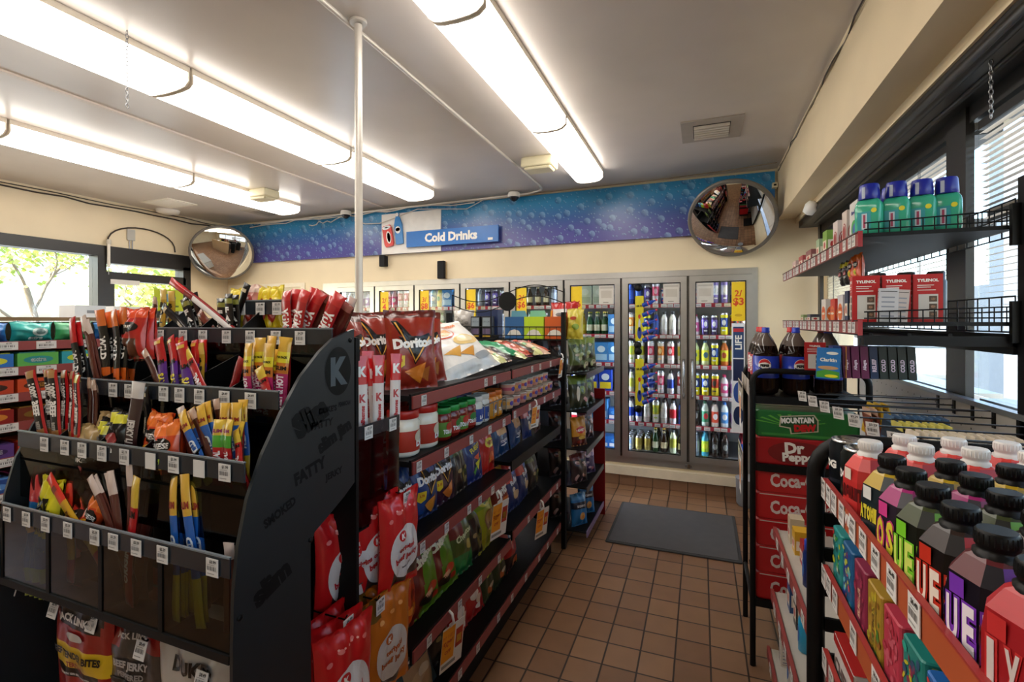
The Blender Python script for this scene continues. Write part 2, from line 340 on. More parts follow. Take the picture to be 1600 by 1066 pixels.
# small ceiling boxes next to the strips, vent, hatch, smoke detector
BOX = M('#dfd6b4', .5)
for (x, y, lab) in ((-1.20, 3.62, 'cream box on the ceiling beside the far end of the right light row'), (-4.03, 3.5, 'cream box on the ceiling beside the far end of the left light row')):
    s = MB(); s.rbox(-.13, -.09, -.075, .13, .09, 0, .015, BOX); s.rbox(-.11, -.07, -.095, .11, .07, -.07, .015, BOX); o = s.obj('emergency_light'); o.location = (x, y, ZC); tag(o, lab, 'ceiling box')
s = MB(); s.box(-.19, -.19, -.008, .19, .19, 0, M('#a89f94', .5)); s.box(-.115, -.115, -.010, .115, .115, -.006, M('#2a2622', .7))
o = s.obj('ceiling_vent'); o.location = (.065, 3.475, ZC); tag(o, 'square louvred air vent in the ceiling near the right soffit', 'vent')
s = MB()
for i in range(6): s.box(-.11, -.105+i*.04, -.022, .11, -.10+i*.04+.016, -.008, M('#d8d0c2', .4))
s.obj('louvre', o)
s = MB(); s.box(-.2, -.2, -.012, .2, .2, 0, M('#b7ae9f', .5)); s.box(-.12, -.12, -.014, .12, .12, -.01, M('#8f877b', .5)); o = s.obj('ceiling_vent'); o.location = (-4.75, 4.2, ZC); tag(o, 'grey square vent in the ceiling by the left end of the banner', 'vent')
s = MB(); s.box(-.22, -.16, -.006, .22, .16, 0, M('#efe9dc', .5)); s.box(-.18, -.12, -.008, .18, .12, -.005, M('#f6f2e8', .5)); o = s.obj('ceiling_hatch'); o.location = (-5.40, 3.5, ZC); tag(o, 'pale rectangular access hatch in the ceiling above the left door', 'hatch')
s = MB(); s.lathe([(.06, -.045), (.11, -.03), (.12, 0)], M('#f3f0ea', .4), 20); o = s.obj('smoke_detector'); o.location = (-5.76, 3.72, ZC); tag(o, 'white round detector on the ceiling above the left door', 'smoke detector')
# chains hanging from the ceiling
def chain(n, r=.011):
    s = MB()
    for i in range(n):
        a = PI/2 if i % 2 else 0
        pts = [(r*.55*math.cos(2*PI*k/8)*math.cos(a), r*.55*math.cos(2*PI*k/8)*math.sin(a), -i*r*1.55 - r + r*math.sin(2*PI*k/8)) for k in range(9)]
        s.tube(pts, .0016, STEEL, 4)
    return s.obj('hanging_chain')
o = chain(20); o.location = (-2.37, 1.36, ZC); tag(o, 'short metal chain hanging from the ceiling between the left light rows', 'chain')
o = chain(12, .009); o.location = (.79, 1.80, 2.30); tag(o, 'short metal chain hanging at the dark header of the right window', 'chain')
# ------------------------------------------------------------------ banner on the back wall
def banner_mat():
    m = bpy.data.materials.new('water_drop_print'); m.use_nodes = True; nt = m.node_tree; b = nt.nodes['Principled BSDF']; L = nt.links.new
    tc = nt.nodes.new('ShaderNodeTexCoord'); sx = nt.nodes.new('ShaderNodeSeparateXYZ'); L(tc.outputs['Object'], sx.inputs[0])
    mr = nt.nodes.new('ShaderNodeMapRange'); mr.inputs[1].default_value = 0; mr.inputs[2].default_value = .52; L(sx.outputs['Z'], mr.inputs[0])
    cr = nt.nodes.new('ShaderNodeValToRGB'); e = cr.color_ramp.elements; e[0].position = 0; e[0].color = lin('#4d4790'); e[1].position = 1; e[1].color = lin('#1d76a6')
    for p, c in ((.28, '#4a5098'), (.5, '#3560a0'), (.8, '#2a86b8')):
        k = e.new(p); k.color = lin(c)
    L(mr.outputs[0], cr.inputs[0]); col = cr.outputs[0]
    for sc, thr in ((7, .24), (19, .17)):
        vo = nt.nodes.new('ShaderNodeTexVoronoi'); vo.inputs['Scale'].default_value = sc; vo.voronoi_dimensions = '2D'
        cb = nt.nodes.new('ShaderNodeCombineXYZ'); L(sx.outputs['X'], cb.inputs[0]); L(sx.outputs['Z'], cb.inputs[1]); L(cb.outputs[0], vo.inputs['Vector'])
        # bead: pale rim on one side, dark on the other
        sp = nt.nodes.new('ShaderNodeVectorMath'); sp.operation = 'SUBTRACT'; L(cb.outputs[0], sp.inputs[0]); L(vo.outputs['Position'], sp.inputs[1])
        s2 = nt.nodes.new('ShaderNodeSeparateXYZ'); L(sp.outputs[0], s2.inputs[0])
        ad = nt.nodes.new('ShaderNodeMath'); ad.operation = 'ADD'; L(s2.outputs['X'], ad.inputs[0]); L(s2.outputs['Y'], ad.inputs[1])
        r2 = nt.nodes.new('ShaderNodeMapRange'); r2.inputs[1].default_value = -thr/sc*.8; r2.inputs[2].default_value = thr/sc*.8; L(ad.outputs[0], r2.inputs[0])
        ra = nt.nodes.new('ShaderNodeValToRGB'); ra.color_ramp.elements[0].color = lin('#1f3f78'); ra.color_ramp.elements[1].color = lin('#9cc6e4'); L(r2.outputs[0], ra.inputs[0])
        lt = nt.nodes.new('ShaderNodeMath'); lt.operation = 'LESS_THAN'; lt.inputs[1].default_value = thr/sc*1.0 if False else thr; L(vo.outputs['Distance'], lt.inputs[0])
        ml = nt.nodes.new('ShaderNodeMath'); ml.operation = 'MULTIPLY'; ml.inputs[1].default_value = .42; L(lt.outputs[0], ml.inputs[0])
        mx = nt.nodes.new('ShaderNodeMix'); mx.data_type = 'RGBA'; L(ml.outputs[0], mx.inputs[0]); L(col, mx.inputs[6]); L(ra.outputs[0], mx.inputs[7]); col = mx.outputs[2]
    L(col, b.inputs['Base Color']); b.inputs['Roughness'].default_value = .3; return m
s = MB(); s.box(0, -.04, 0, 6.4, 0, .50, banner_mat()); ban = s.obj('banner'); ban.location = (-5.82, YB-.001, 2.30)
tag(ban, 'long blue and purple banner printed with water drops above the coolers', 'banner')
s = MB(); s.box(0, -.055, 0, .765, -.041, .45, M('#ece9e4', .4)); o = s.obj('sign_panel'); o.location = (-3.387, YB, 2.30); tag(o, 'plain white square panel on the blue banner behind the drinks picture', 'sign panel')
sg = empty('cold_drinks_sign', (-3.03, YB-.075, 2.355)); tag(sg, 'blue strip sign reading Cold Drinks on the banner', 'sign')
s = MB(); s.box(0, -.02, 0, 1.1, 0, .17, M('#1c6fc0', .35)); S_ = front(-.022)
s.text(S_, 'Cold Drinks', .55, .088, .10, WHITE, bold=.045, maxw=.84); s.rect(S_, .985, .02, 1.04, .045, WHITE); s.obj('board', sg)
ic = empty('drinks_cutout', (-3.38, YB-.075, 2.36)); tag(ic, 'cut-out picture of a drink can and bottle at the left of the white panel', 'sign')
def ext(pts, y0, y1, m, s):     # extruded outline facing -y
    n = len(pts); vs = [(x, y0, z) for x, z in pts]+[(x, y1, z) for x, z in pts]
    s.add(vs, [tuple(range(n)), tuple(range(n, 2*n))[::-1]]+[(i, n+i, n+(i+1) % n, (i+1) % n) for i in range(n)], m)
s = MB(); rot = lambda x, z, a, ox, oz: (ox+x*math.cos(a)-z*math.sin(a), oz+x*math.sin(a)+z*math.cos(a))
can = [(-.045, 0), (.045, 0), (.06, .03), (.06, .21), (.045, .24), (-.045, .24), (-.06, .21), (-.06, .03)]
ext([rot(x, z, .18, .12, .02) for x, z in can], -.012, .005, M('#d8352c', .35), s)
S_ = lambda a, b: (rot(a, b, .18, .12, .02)[0], -.0135, rot(a, b, .18, .12, .02)[1])
s.ell(S_, 0, .215, .055, .022, M('#e8ecef', .3)); s.ell(S_, 0, .217, .02, .008, DARK); s.ell(S_, .01, .10, .032, .07, WHITE); s.ell(S_, .012, .10, .022, .055, M('#d8352c', .35)); s.obj('can', ic)
s = MB(); bo = [(-.045, 0), (.045, 0), (.05, .1), (.05, .22), (.03, .29), (.018, .31), (.018, .35), (-.018, .35), (-.018, .31), (-.03, .29), (-.05, .22), (-.05, .1)]
ext([rot(x, z, .10, .25, .04) for x, z in bo], -.006, .012, M('#2b7fc4', .3), s); S_ = lambda a, b: (rot(a, b, .10, .25, .04)[0], -.0075, rot(a, b, .10, .25, .04)[1])
s.ell(S_, -.005, .16, .034, .04, WHITE); s.ell(S_, -.005, .165, .03, .02, M('#d8352c', .35)); s.ell(S_, 0, .33, .02, .02, WHITE); s.obj('bottle', ic)
# dome cameras and sensors
for x, z, lab in ((-3.82, 2.79, 'white dome camera left of the white sign panel'), (-1.74, 2.80, 'white dome camera right of the Cold Drinks sign')):
    t = empty('dome_camera', (x, 4.44, z)); tag(t, lab, 'security camera')
    s = MB(); s.lathe([(.058, -.025), (.062, 0), (.055, .022)], M('#eeeae2', .35), 20); s.obj('base', t)
    s = MB(); s.lathe([(.004, -.068), (.025, -.06), (.042, -.042), (.048, -.024)], M('#22242a', .08), 16); s.obj('lens_dome', t)
for x, z, wd, hg, m2, lab in ((-3.375, 2.225, .075, .125, DARK, 'small black sensor on the wall under the white sign panel'), (-2.615, 2.095, .085, .19, M('#bda780', .5), 'tall black and tan sensor on the wall above the cooler doors')):
    t = empty('wall_sensor', (x, YB, z)); tag(t, lab, 'sensor')
    s = MB(); s.rbox(-wd/2, -.075, -hg/2, wd/2, -.03, hg/2, .008, DARK); s.obj('front_cover', t)
    s = MB(); s.box(-wd/2+.004, -.03, -hg/2+.004, wd/2-.004, -.002, hg/2-.004, m2); s.obj('back_box', t)
s = MB(); s.box(-.02, -.05, -.02, .02, 0, .02, BOX); s.box(-.01, -.052, -.008, .01, -.05, .008, BLACK); o = s.obj('cable_junction'); o.location = (.575, YB-.045, 2.67); tag(o, 'small tan cable box at the right end of the banner', 'cable box')
s = MB(); s.lathe([(.01, -.06), (.035, -.05), (.045, 0), (.035, .03), (.01, .04)], M('#f2efe9', .4), 14); o = s.obj('motion_sensor'); o.location = (.72, 3.85, 2.335); o.rotation_euler = (.5, .5, 0); tag(o, 'white rounded motion sensor under the right soffit near the corner', 'sensor')
# left wall box, loop of cable, tube
s = MB(); s.rbox(-.04, -.02, -.06, .04, .0, .06, .006, M('#b9b6ae', .5)); s.tube([(-.015, -.01, -.06), (-.015, -.01, -.2)], .006, STEEL, 6); s.tube([(.015, -.01, -.06), (.012, -.01, -.19)], .006, STEEL, 6)
o = s.obj('junction_box'); o.location = (XL+.002, 3.41, 2.50); o.rotation_euler = (0, 0, PI/2); tag(o, 'grey electrical box with two conduits above the left door', 'junction box')
pipe('cable', [(XL+.02, 3.18+.35*(1-math.cos(t*PI/14))*1.0, 2.37+.22*math.sin(t*PI/14)**.8) for t in range(0, 15)], .008, CAB, 'dark cable arching over the grey box above the left door', 'cable', 6)
s = MB(); s.tube([(0, 0, 0), (0, 0, -.24)], .014, M('#e6dfd2', .4), 10); s.tube([(0, 0, .05), (0, 0, 0)], .022, M('#cfc6b6', .4), 10); s.tube([(0, 0, -.24), (0, 0, -.32)], .004, STEEL, 5)
o = s.obj('hanging_tube'); o.location = (XL+.06, 3.17, 2.36); tag(o, 'slim white tube hanging in front of the left window mullion', 'tube')
# convex mirrors
def mirror(R_, D, ML):
    t = empty('convex_mirror'); s = MB(); rad = (R_*R_+D*D)/(2*D)
    prof = [(rad*math.sin(a), rad*math.cos(a)-rad+D) for a in [math.asin(R_/rad)*(1-k/18) for k in range(18)]]+[(.0005, D)]
    s.lathe([(p[0], p[1]) for p in prof], M('#d9d9d6', .015, 1), 48, cap=False); s.obj('mirror_face', t)
    s = MB(); s.lathe([(R_-.004, -.02), (R_+.008, -.018), (R_+.010, .002), (R_-.004, .008)], M('#6c6862', .4), 48); s.obj('rim', t)
    s = MB(); s.tube([(0, 0, -.015), (0, 0, -ML)], .02, DARK, 8); s.obj('mount', t); return t
put(mirror, (.335, .062, .27), (.235, 4.32, 2.375), (math.radians(90+36), 0, math.radians(-8)), 'large round convex mirror at the right end of the blue banner', 'convex mirror', 'convex security mirrors')
put(mirror, (.335, .076, .585), (-5.48, 4.18, 2.38), (math.radians(90+24), 0, math.radians(52)), 'round convex mirror in the left corner above the jerky display', 'convex mirror', 'convex security mirrors')
# ================================================================== DRINKS COOLER
GLOW_C = M('#e6f0ff', .4, 0, 'glow', e=32)
INT = M('#dde3ea', .45); RAILR = M('#b5233a', .4); TAGW = M('#ece6e2', .5); TAGC = M('#dccfae', .5); GREY = M('#5b5a5c', .5)
YEL = M('#f4cf1f', .45); ORED = M('#d8481c', .45)
edges = [-4.06, -3.50, -2.97, -2.40, -1.83, -1.257, -.700, -.110, .425]
ck = empty('drinks_cooler', ((CX0+CX1)/2, YB, 0)); tag(ck, 'long wall of metal-framed glass cooler doors full of bottles and cans', 'cooler'); CKX = ck.location.x
def ckobj(s, name, parent=ck):
    o = s.obj(name, parent)
    if parent is ck: o.location = (-CKX, -YB, 0)
    return o
s = MB(); YI = 5.42
s.box(CX0-.02, 4.70, .12, CX1+.02, YI, .16, INT); s.box(CX0-.02, 4.70, 2.02, CX1+.02, YI, 2.05, INT); s.box(CX0-.04, YI, .12, CX1+.04, YI+.03, 2.05, INT)
s.box(CX0-.04, YB+.14, .12, CX0-.01, YI, 2.05, INT); s.box(CX1+.01, YB+.14, .12, CX1+.04, YI, 2.05, INT); ckobj(s, 'cabinet_lining')
s = MB()
s.box(CX0+.002, YB-.012, 1.945, CX1-.002, YB+.05, 2.0-.002, ALU); s.box(CX0+.002, YB-.012, .202, CX1-.002, YB+.05, .265, ALU); s.box(CX1-.045, YB-.012, .265, CX1-.002, YB+.05, 1.945, ALU); s.box(CX0+.002, YB-.012, .265, edges[0], YB+.05, 1.945, ALU)
for e in edges[1:-1]: s.box(e-.016, YB-.002, .265, e+.016, YB+.08, 1.945, ALU)
ckobj(s, 'door_surround')
LEVELS = [.30, .575, .855, 1.135, 1.41, 1.70]
DW = []
for i in range(8):
    x0, x1 = edges[i]+.010, edges[i+1]-.010; z0, z1 = .272, 1.94; wd = x1-x0; fw = .052; DW.append((x0, x1))
    d = empty('door', ((x0+x1)/2-CKX, -.022, 0)); d.parent = ck
    s = MB(); h = wd/2
    for b in ((-h, -.018, z0, -h+fw, .018, z1), (h-fw, -.018, z0, h, .018, z1), (-h+fw, -.018, z1-fw, h-fw, .018, z1), (-h+fw, -.018, z0, h-fw, .018, z0+fw)): s.box(*b, ALU)
    for b in ((-h+fw, -.005, z0+fw, -h+fw+.007, .02, z1-fw), (h-fw-.007, -.005, z0+fw, h-fw, .02, z1-fw), (-h+fw, -.005, z1-fw-.007, h-fw, .02, z1-fw), (-h+fw, -.005, z0+fw, h-fw, .02, z0+fw+.007)): s.box(*b, BLACK)
    for b in ((-h-.008, .019, z0-.006, -h+.004, .024, z1+.006), (h-.004, .019, z0-.006, h+.008, .024, z1+.006), (-h, .019, z1-.004, h, .024, z1+.008)): s.box(*b, BLACK)
    s.obj('door_frame', d)
    s = MB(); s.box(-h+fw+.008, .004, z0+fw+.008, h-fw-.008, .008, z1-fw-.008, CLEAR); s.obj('glass_pane', d)
    hs = -1 if i in (7, 5, 3, 1) else 1
    s = MB(); hx = hs*(h-.026); s.tube([(hx, -.018, .86), (hx, -.045, .88), (hx, -.052, 1.02), (hx, -.045, 1.16), (hx, -.018, 1.18)], .009, M('#a5a6a8', .25, 1), 8); s.box(hx-.012, -.024, .84, hx+.012, -.018, .88, STEEL); s.box(hx-.012, -.024, 1.16, hx+.012, -.018, 1.20, STEEL); s.obj('handle', d)
    F = front(-.001)
    if i >= 1:
        side = 1 if i == 7 else -1
        if i != 6:
            a0 = (h-fw-.115) if side > 0 else (-h+fw+.008); a1 = a0+.107
            s = MB(); zt = z1-fw-.01; s.box(a0, -.002, zt-.34, a1, .003, zt, YEL); F2 = front(-.0035); mid = (a0+a1)/2
            t1, t2 = {7: ('2/', '$3'), 5: ('', '$6'), 4: ('2/', '$6'), 3: ('', '$6'), 2: ('3/', '$8'), 1: ('2/', '4')}.get(i, ('2/', '$5'))
            if t1: s.text(F2, t1, mid, zt-.10, .055, ORED, bold=.02, maxw=.08)
            s.text(F2, t2, mid, zt-.175, .075, ORED, bold=.03, maxw=.09); s.ell(F2, mid, zt-.29, .03, .012, M('#d5a812', .5)); s.obj('price_sign', d)
            if i in (5, 7):
                s = MB(); zt -= .36
                if i == 7:
                    s.box(a0, -.002, zt-.95, a1, .003, zt, M('#e8ebf0', .4)); s.rbox(a0+.012, -.003, zt-.30, a1-.012, -.002, zt-.03, .0004, M('#23406f', .4)); s.rect(F2, a0+.012, zt-.075, a1-.012, zt-.045, M('#c02a35', .4)); s.text(F2, 'LIFE', mid, zt-.165, .055, WHITE, rot=PI/2, bold=.03, maxw=.15)
                    s.rect(F2, a0+.012, zt-.5, a1-.012, zt-.31, M('#16244a', .4)); s.ell(F2, mid, zt-.6, .04, .09, M('#2b4f9a', .4)); s.ell(F2, mid, zt-.8, .04, .08, M('#182c54', .4))
                else:
                    s.box(a0, -.002, zt-.30, a1, .003, zt, M('#dcdad4', .5)); s.rect(F2, a0+.01, zt-.06, a1-.01, zt-.045, DARK); s.rect(F2, a0+.015, zt-.13, a1-.015, zt-.09, GREY); s.ell(F2, mid, zt-.155, .012, .012, M('#b8342c')); s.rect(F2, a0+.005, zt-.21, a1-.005, zt-.19, DARK); s.rect(F2, a0+.005, zt-.295, a1-.005, zt-.225, M('#2b2522'))
                s.obj('advert_strip', d)
        if i in (5, 6, 7):
            a0 = (-h+fw+.01) if i == 7 else (h-fw-.15); s = MB(); zt = z1-fw-.01
            s.box(a0, -.002, zt-.18, a0+.14, .003, zt, M('#d3cec6', .5)); F2 = front(-.0035); s.rect(F2, a0+.01, zt-.03, a0+.13, zt-.015, M('#b9b3aa', .5)); s.rect(F2, a0+.02, zt-.12, a0+.12, zt-.05, M('#c3bcb2', .5)); s.rect(F2, a0+.04, zt-.165, a0+.09, zt-.158, M('#8a847b', .5)); s.obj('notice', d)
# shelves, with their rails
LITX = []
R3 = random.Random(3)
for i in range(8):
    x0, x1 = DW[i]
    for j, z in enumerate(LEVELS):
        if i < 5 and j < 2: continue
        s = MB(); s.box(x0, 4.685, z-.012, x1, 5.38, z-.004, M('#8d9096', .4))
        if j: s.box(x0, 4.672, z-.036, x1, 4.684, z+.002, RAILR)
        sh = s.obj('shelf', ck); sh.location = (-CKX, -YB, 0)
        if j:
            s = MB(); x = x0+.03+R3.random()*.02
            while x < x1-.05:
                s.box(x, 4.670, z-.033, x+.052, 4.672, z-.003, TAGW); s.box(x+.008, 4.669, z-.024, x+.044, 4.670, z-.018, M('#a9a5b5', .5)); x += R3.choice((.058, .075, .085))
            s.obj('price_tags', sh)
for e in edges:
    s = MB(); s.box(e-.014, 4.665, .30, e+.014, 4.69, 1.93, GLOW_C); s.box(e-.018, 4.690, .28, e+.018, 4.70, 1.95, INT); o = ckobj(s, 'lamp_strip')
# drinks
def dlab(kind, i, j, k, n, row):
    door = {7: 'rightmost cooler door', 0: 'leftmost cooler door'}.get(i) or '%s door from right' % ORD[8-i]
    lv = ['bottom shelf', 'low shelf', 'lower-middle shelf', 'upper-middle shelf', 'upper shelf', 'top shelf'][j]
    return '%s, %s from left%s, %s, %s' % (kind, ORD[k+1], (', row %s' % ['two', 'three', 'four'][row-1]) if row else '', lv, door)
def pet(r, h, cap, lab, liq, acc=None):
    s = MB(); C_, L_, Q_ = M(cap, .4), M(lab, .35), M(liq, .12)
    s.lathe([(r*.75, 0, Q_), (r*.97, .006, Q_), (r, .02, Q_), (r*.98, h*.18, L_), (r*1.0, h*.2, L_), (r*1.0, h*.62, Q_), (r*.98, h*.64, Q_), (r*.9, h*.72, Q_), (r*.55, h*.83, Q_), (r*.36, h*.88, Q_), (r*.36, h*.91, C_), (r*.45, h*.915, C_), (r*.45, h*.995, C_), (r*.3, h, C_)], Q_, 14)
    if acc:
        S_ = lambda a, b: (r*1.02*math.sin(a/r), -r*1.02*math.cos(a/r), b)
        s.ell(S_, 0, h*.42, r*.62, h*.12, M(acc, .4), 12)
    return s.obj('drink_bottle')
def can(r, h, c1, c2, acc='#f0f0f0'):
    s = MB(); A_, B_ = M(c1, .25, .35), M(c2, .25, .35); T_ = M('#cfd2d6', .2, .9)
    s.lathe([(r*.72, 0, T_), (r*.94, .006, A_), (r, .012, A_), (r, h*.38, B_), (r, h*.78, A_), (r, h-.016, T_), (r*.84, h-.003, T_), (r*.84, h, T_), (r*.80, h-.003, T_), (r*.7, h-.005, T_)], A_, 16)
    S_ = lambda a, b: (r*1.015*math.sin(a/r), -r*1.015*math.cos(a/r), b); s.ell(S_, 0, h*.57, r*.5, h*.13, M(acc, .4), 12); s.rect(S_, -r*.5, h*.2, r*.5, h*.26, M(acc, .4), 4)
    return s.obj('drink_can')
def glassbottle(g, lab, cap='#c9a33a'):
    s = MB(); G_, L_, C_ = M(g, .08), M(lab, .4), M(cap, .3, .5); r, h = .031, .232
    s.lathe([(r*.8, 0, G_), (r, .008, G_), (r, .04, L_), (r*1.01, .042, L_), (r*1.01, .10, G_), (r, .102, G_), (r*.98, .13, G_), (r*.5, .17, G_), (r*.42, .185, L_), (r*.42, .205, G_), (r*.42, .218, C_), (r*.46, .22, C_), (r*.46, h, C_)], G_, 14)
    return s.obj('glass_bottle')
def albottle(c1, c2):
    s = MB(); A_, B_, C_ = M(c1, .25, .5), M(c2, .3, .3), M('#2f3034', .3); r, h = .033, .205
    s.lathe([(r*.8, 0, A_), (r, .01, A_), (r, .05, B_), (r, .13, A_), (r*.9, .15, A_), (r*.55, .172, A_), (r*.48, .182, C_), (r*.52, .184, C_), (r*.52, h, C_)], A_, 14)
    return s.obj('metal_bottle')
def pack(w_, d_, h_, c1, c2, c3='#ffffff'):
    s = MB(); s.rbox(-w_/2, -d_/2, 0, w_/2, d_/2, h_, .004, M(c1, .35)); F = front(-d_/2-.0012); s.rect(F, -w_*.42, h_*.12, w_*.42, h_*.42, M(c2, .4)); s.ell(F, 0, h_*.66, w_*.3, h_*.16, M(c3, .4))
    return s.obj('drink_carton')
E3 = {
 'w': (can, (.031, .185, '#8f7fc4', '#e6e2f2'), 'slim white and lilac can'), 'v': (can, (.031, .16, '#3b2a63', '#7b6ac0'), 'violet energy drink can'), 'u': (can, (.031, .135, '#1e3f94', '#c9cede', '#c8202c'), 'short blue and silver can'),
 'y': (pet, (.034, .235, '#37506a', '#d9d420', '#c9d9a0', '#3f6b7a'), 'yellow-labelled bottle of pale drink'), 'r': (pet, (.034, .235, '#d8d8d8', '#d9cf20', '#c2682a', '#b54a2a'), 'yellow-labelled bottle of orange drink'), 'Y': (can, (.034, .18, '#d8cf22', '#20408c', '#e8e8e8'), 'tall yellow and blue can'),
 'K': (can, (.034, .18, '#d9cb20', '#b0321c', '#222222'), 'tall yellow and red can'), 'p': (pet, (.033, .2, '#6a2f8e', '#8e4cae', '#d8d2e8', '#f2f2f2'), 'purple-labelled water bottle'), 'k': (pet, (.033, .2, '#d13c6e', '#d9568e', '#e8dfe8', '#f5f5f5'), 'pink-labelled water bottle'),
 'b': (pet, (.033, .235, '#2d6dc0', '#4d92d8', '#d9e6ee', '#f5f5f5'), 'sky blue labelled bottle'), 'o': (pet, (.033, .235, '#1c1c1e', '#df4a2a', '#e3d2c8', '#f2f2f2'), 'orange-red labelled bottle'), 'g': (pet, (.033, .235, '#1d5f3d', '#2d7d58', '#b8c4b8', '#c8343c'), 'green-labelled bottle'), 'd': (pet, (.033, .235, '#111111', '#1d1a1c', '#2b1a14', '#8c8c8c'), 'dark cola bottle'),
 'l': (pet, (.033, .235, '#1b7b9c', '#a9c81e', '#3c9cb8', '#d9dc2e'), 'lime and teal sports drink bottle'), 'q': (pet, (.033, .235, '#c8202c', '#2a4fb8', '#c53d48', '#e8e8f2'), 'red and blue sports drink bottle'), 't': (pet, (.033, .225, '#c9ccd0', '#aab4c6', '#8c94a4'), 'grey translucent bottle'),
 'R': (albottle, ('#e8e8ea', '#c4202c'), 'white-red metal beer bottle'), 'L': (albottle, ('#e6e8ec', '#24409c'), 'white-blue metal beer bottle'), 'W': (albottle, ('#eceae4', '#e2e0d8'), 'plain white metal beer bottle'), 'N': (albottle, ('#274aa0', '#3158b4'), 'blue metal beer bottle'), 'G': (albottle, ('#cfd6b8', '#a8a840'), 'pale gold metal beer bottle'),
 'S': (can, (.033, .19, '#e4e2e6', '#d8486c', '#f5c3cf'), 'tall white and pink can'), 'O': (can, (.033, .19, '#eae4da', '#e2862c', '#f4d08c'), 'tall white and orange can'), 'E': (can, (.033, .19, '#e8e6da', '#c9c43a', '#8ca83a'), 'tall white and lime can'), 'C': (can, (.033, .19, '#e9e4e2', '#c42e34', '#f1d4d4'), 'tall white and red can'),
 'n': (glassbottle, ('#15451f', '#d8d4b8', '#c8b04a'), 'green glass beer bottle'), 'a': (glassbottle, ('#2c1708', '#d8c9a0', '#c8a23a'), 'brown glass beer bottle'), 'i': (glassbottle, ('#d8b41e', '#e8d428', '#d8d8d8'), 'clear bottle of yellow drink'), 's': (can, (.031, .122, '#c8ccd2', '#aeb8c8', '#6c88c0'), 'silver beer can'), 'z': (can, (.031, .122, '#c9b66a', '#bda64e', '#8c7628'), 'gold beer can'),
 'm': (can, (.032, .157, '#111412', '#1a1d1b', '#63b82e'), 'black can with green mark'), 'x': (can, (.032, .157, '#cfd4d8', '#7c4ea8', '#f0f0f0'), 'silver and purple can'), 'j': (pet, (.036, .24, '#1f8a3c', '#2f7fc0', '#8fc8e0', '#f5f5f5'), 'blue bottle with green cap'), 'J': (pet, (.036, .22, '#d8232a', '#e05a8c', '#f2c0c8', '#f5f5f5'), 'pink juice bottle'), 'h': (pet, (.036, .24, '#e8a31e', '#e8c51e', '#d8d46a', '#2f8c3c'), 'yellow juice bottle with orange cap'),
 'B': (pack, (.13, .16, .20, '#3f86c8', '#a8d0ea', '#dfeef6'), 'light blue drinks carton'), 'P': (pack, (.07, .14, .21, '#4a3bb0', '#6a58cc', '#8c80e0'), 'purple drinks carton'), 'V': (pack, (.14, .16, .20, '#c9d4c4', '#a9b8a4', '#dfe6da'), 'pale green drinks carton'), 'D': (pack, (.13, .16, .21, '#2244b4', '#e8d02c', '#e4e8f4'), 'deep blue drinks carton'), 'F': (pack, (.13, .15, .11, '#2a70c8', '#e8e8f0', '#5c9ce0'), 'flat blue drinks carton'), 'H': (pack, (.12, .15, .19, '#e8e4dc', '#3c8c4c', '#c8d8c0'), 'white and green drinks carton'), 'A': (pack, (.1, .15, .2, '#c81e2c', '#e8e0e0', '#f0c8c8'), 'red drinks carton'),
}
# levels from the top shelf down to the bottom shelf
STOCK = {7: ['uuwwww', 'kvvYKw', 'yyYrrr', 'YYKkpp', 'dgobpp', 'tldd q'], 6: ['NNvSuuu', 'OWYNWWW', 'EESOCE', 'GNLSLC', 'LLWEWRN', 'szznaGa'], 5: ['PVVB', 'iinnnB', 'HHBB', 'DDDY', 'ABBF', 'FFFF'],
         4: ['aaaatt', 'ggtttt', 'JJhhjj'], 3: ['ttvvxx', 'xvvttt', 'jjJJhh'], 2: ['JjhBtt', 'ndgddn', 'oohhjj'], 1: ['JJSShj', 'hjgbbj', 'JJhhoo'], 0: ['ttpptt', 'bbddJJ', 'gghhoo']}
for i, lv in STOCK.items():
    x0, x1 = DW[i]
    for jj, codes in enumerate(lv):
        j = 5-jj; n = len(codes); z = LEVELS[j]-.0035
        wds = [E3[c][1][0] if c in 'BPVDFHA' else .074 for c in codes.replace(' ', 't')]
        tot = sum(wds); gap = (x1-x0-.02-tot)/n
        x = x0+.01+gap/2
        for k, c in enumerate(codes):
            wd = wds[k]; cx = x+wd/2; x += wd+gap
            if c == ' ': continue
            fn, a, nm = E3[c]; dp = .165 if fn is pack else .078
            rows = (1 if fn is pack else (4 if j == 0 else (3 if j <= 1 else 2))) if i >= 5 else 1
            y0 = 4.69+(.085 if fn is pack else .040)
            for row in range(rows):
                put(fn, a, (cx+R3.uniform(-.003, .003), y0+row*dp, z), (0, 0, R3.uniform(-.25, .25) if fn is not pack else 0), dlab(nm, i, j, k, n, row), 'carton' if fn is pack else ('can' if fn is can else 'bottle'), 'drinks in the cooler', (1, 1, {can: 1.14, albottle: 1.07, pet: .965, glassbottle: .975}[fn]) if fn is not pack else None)
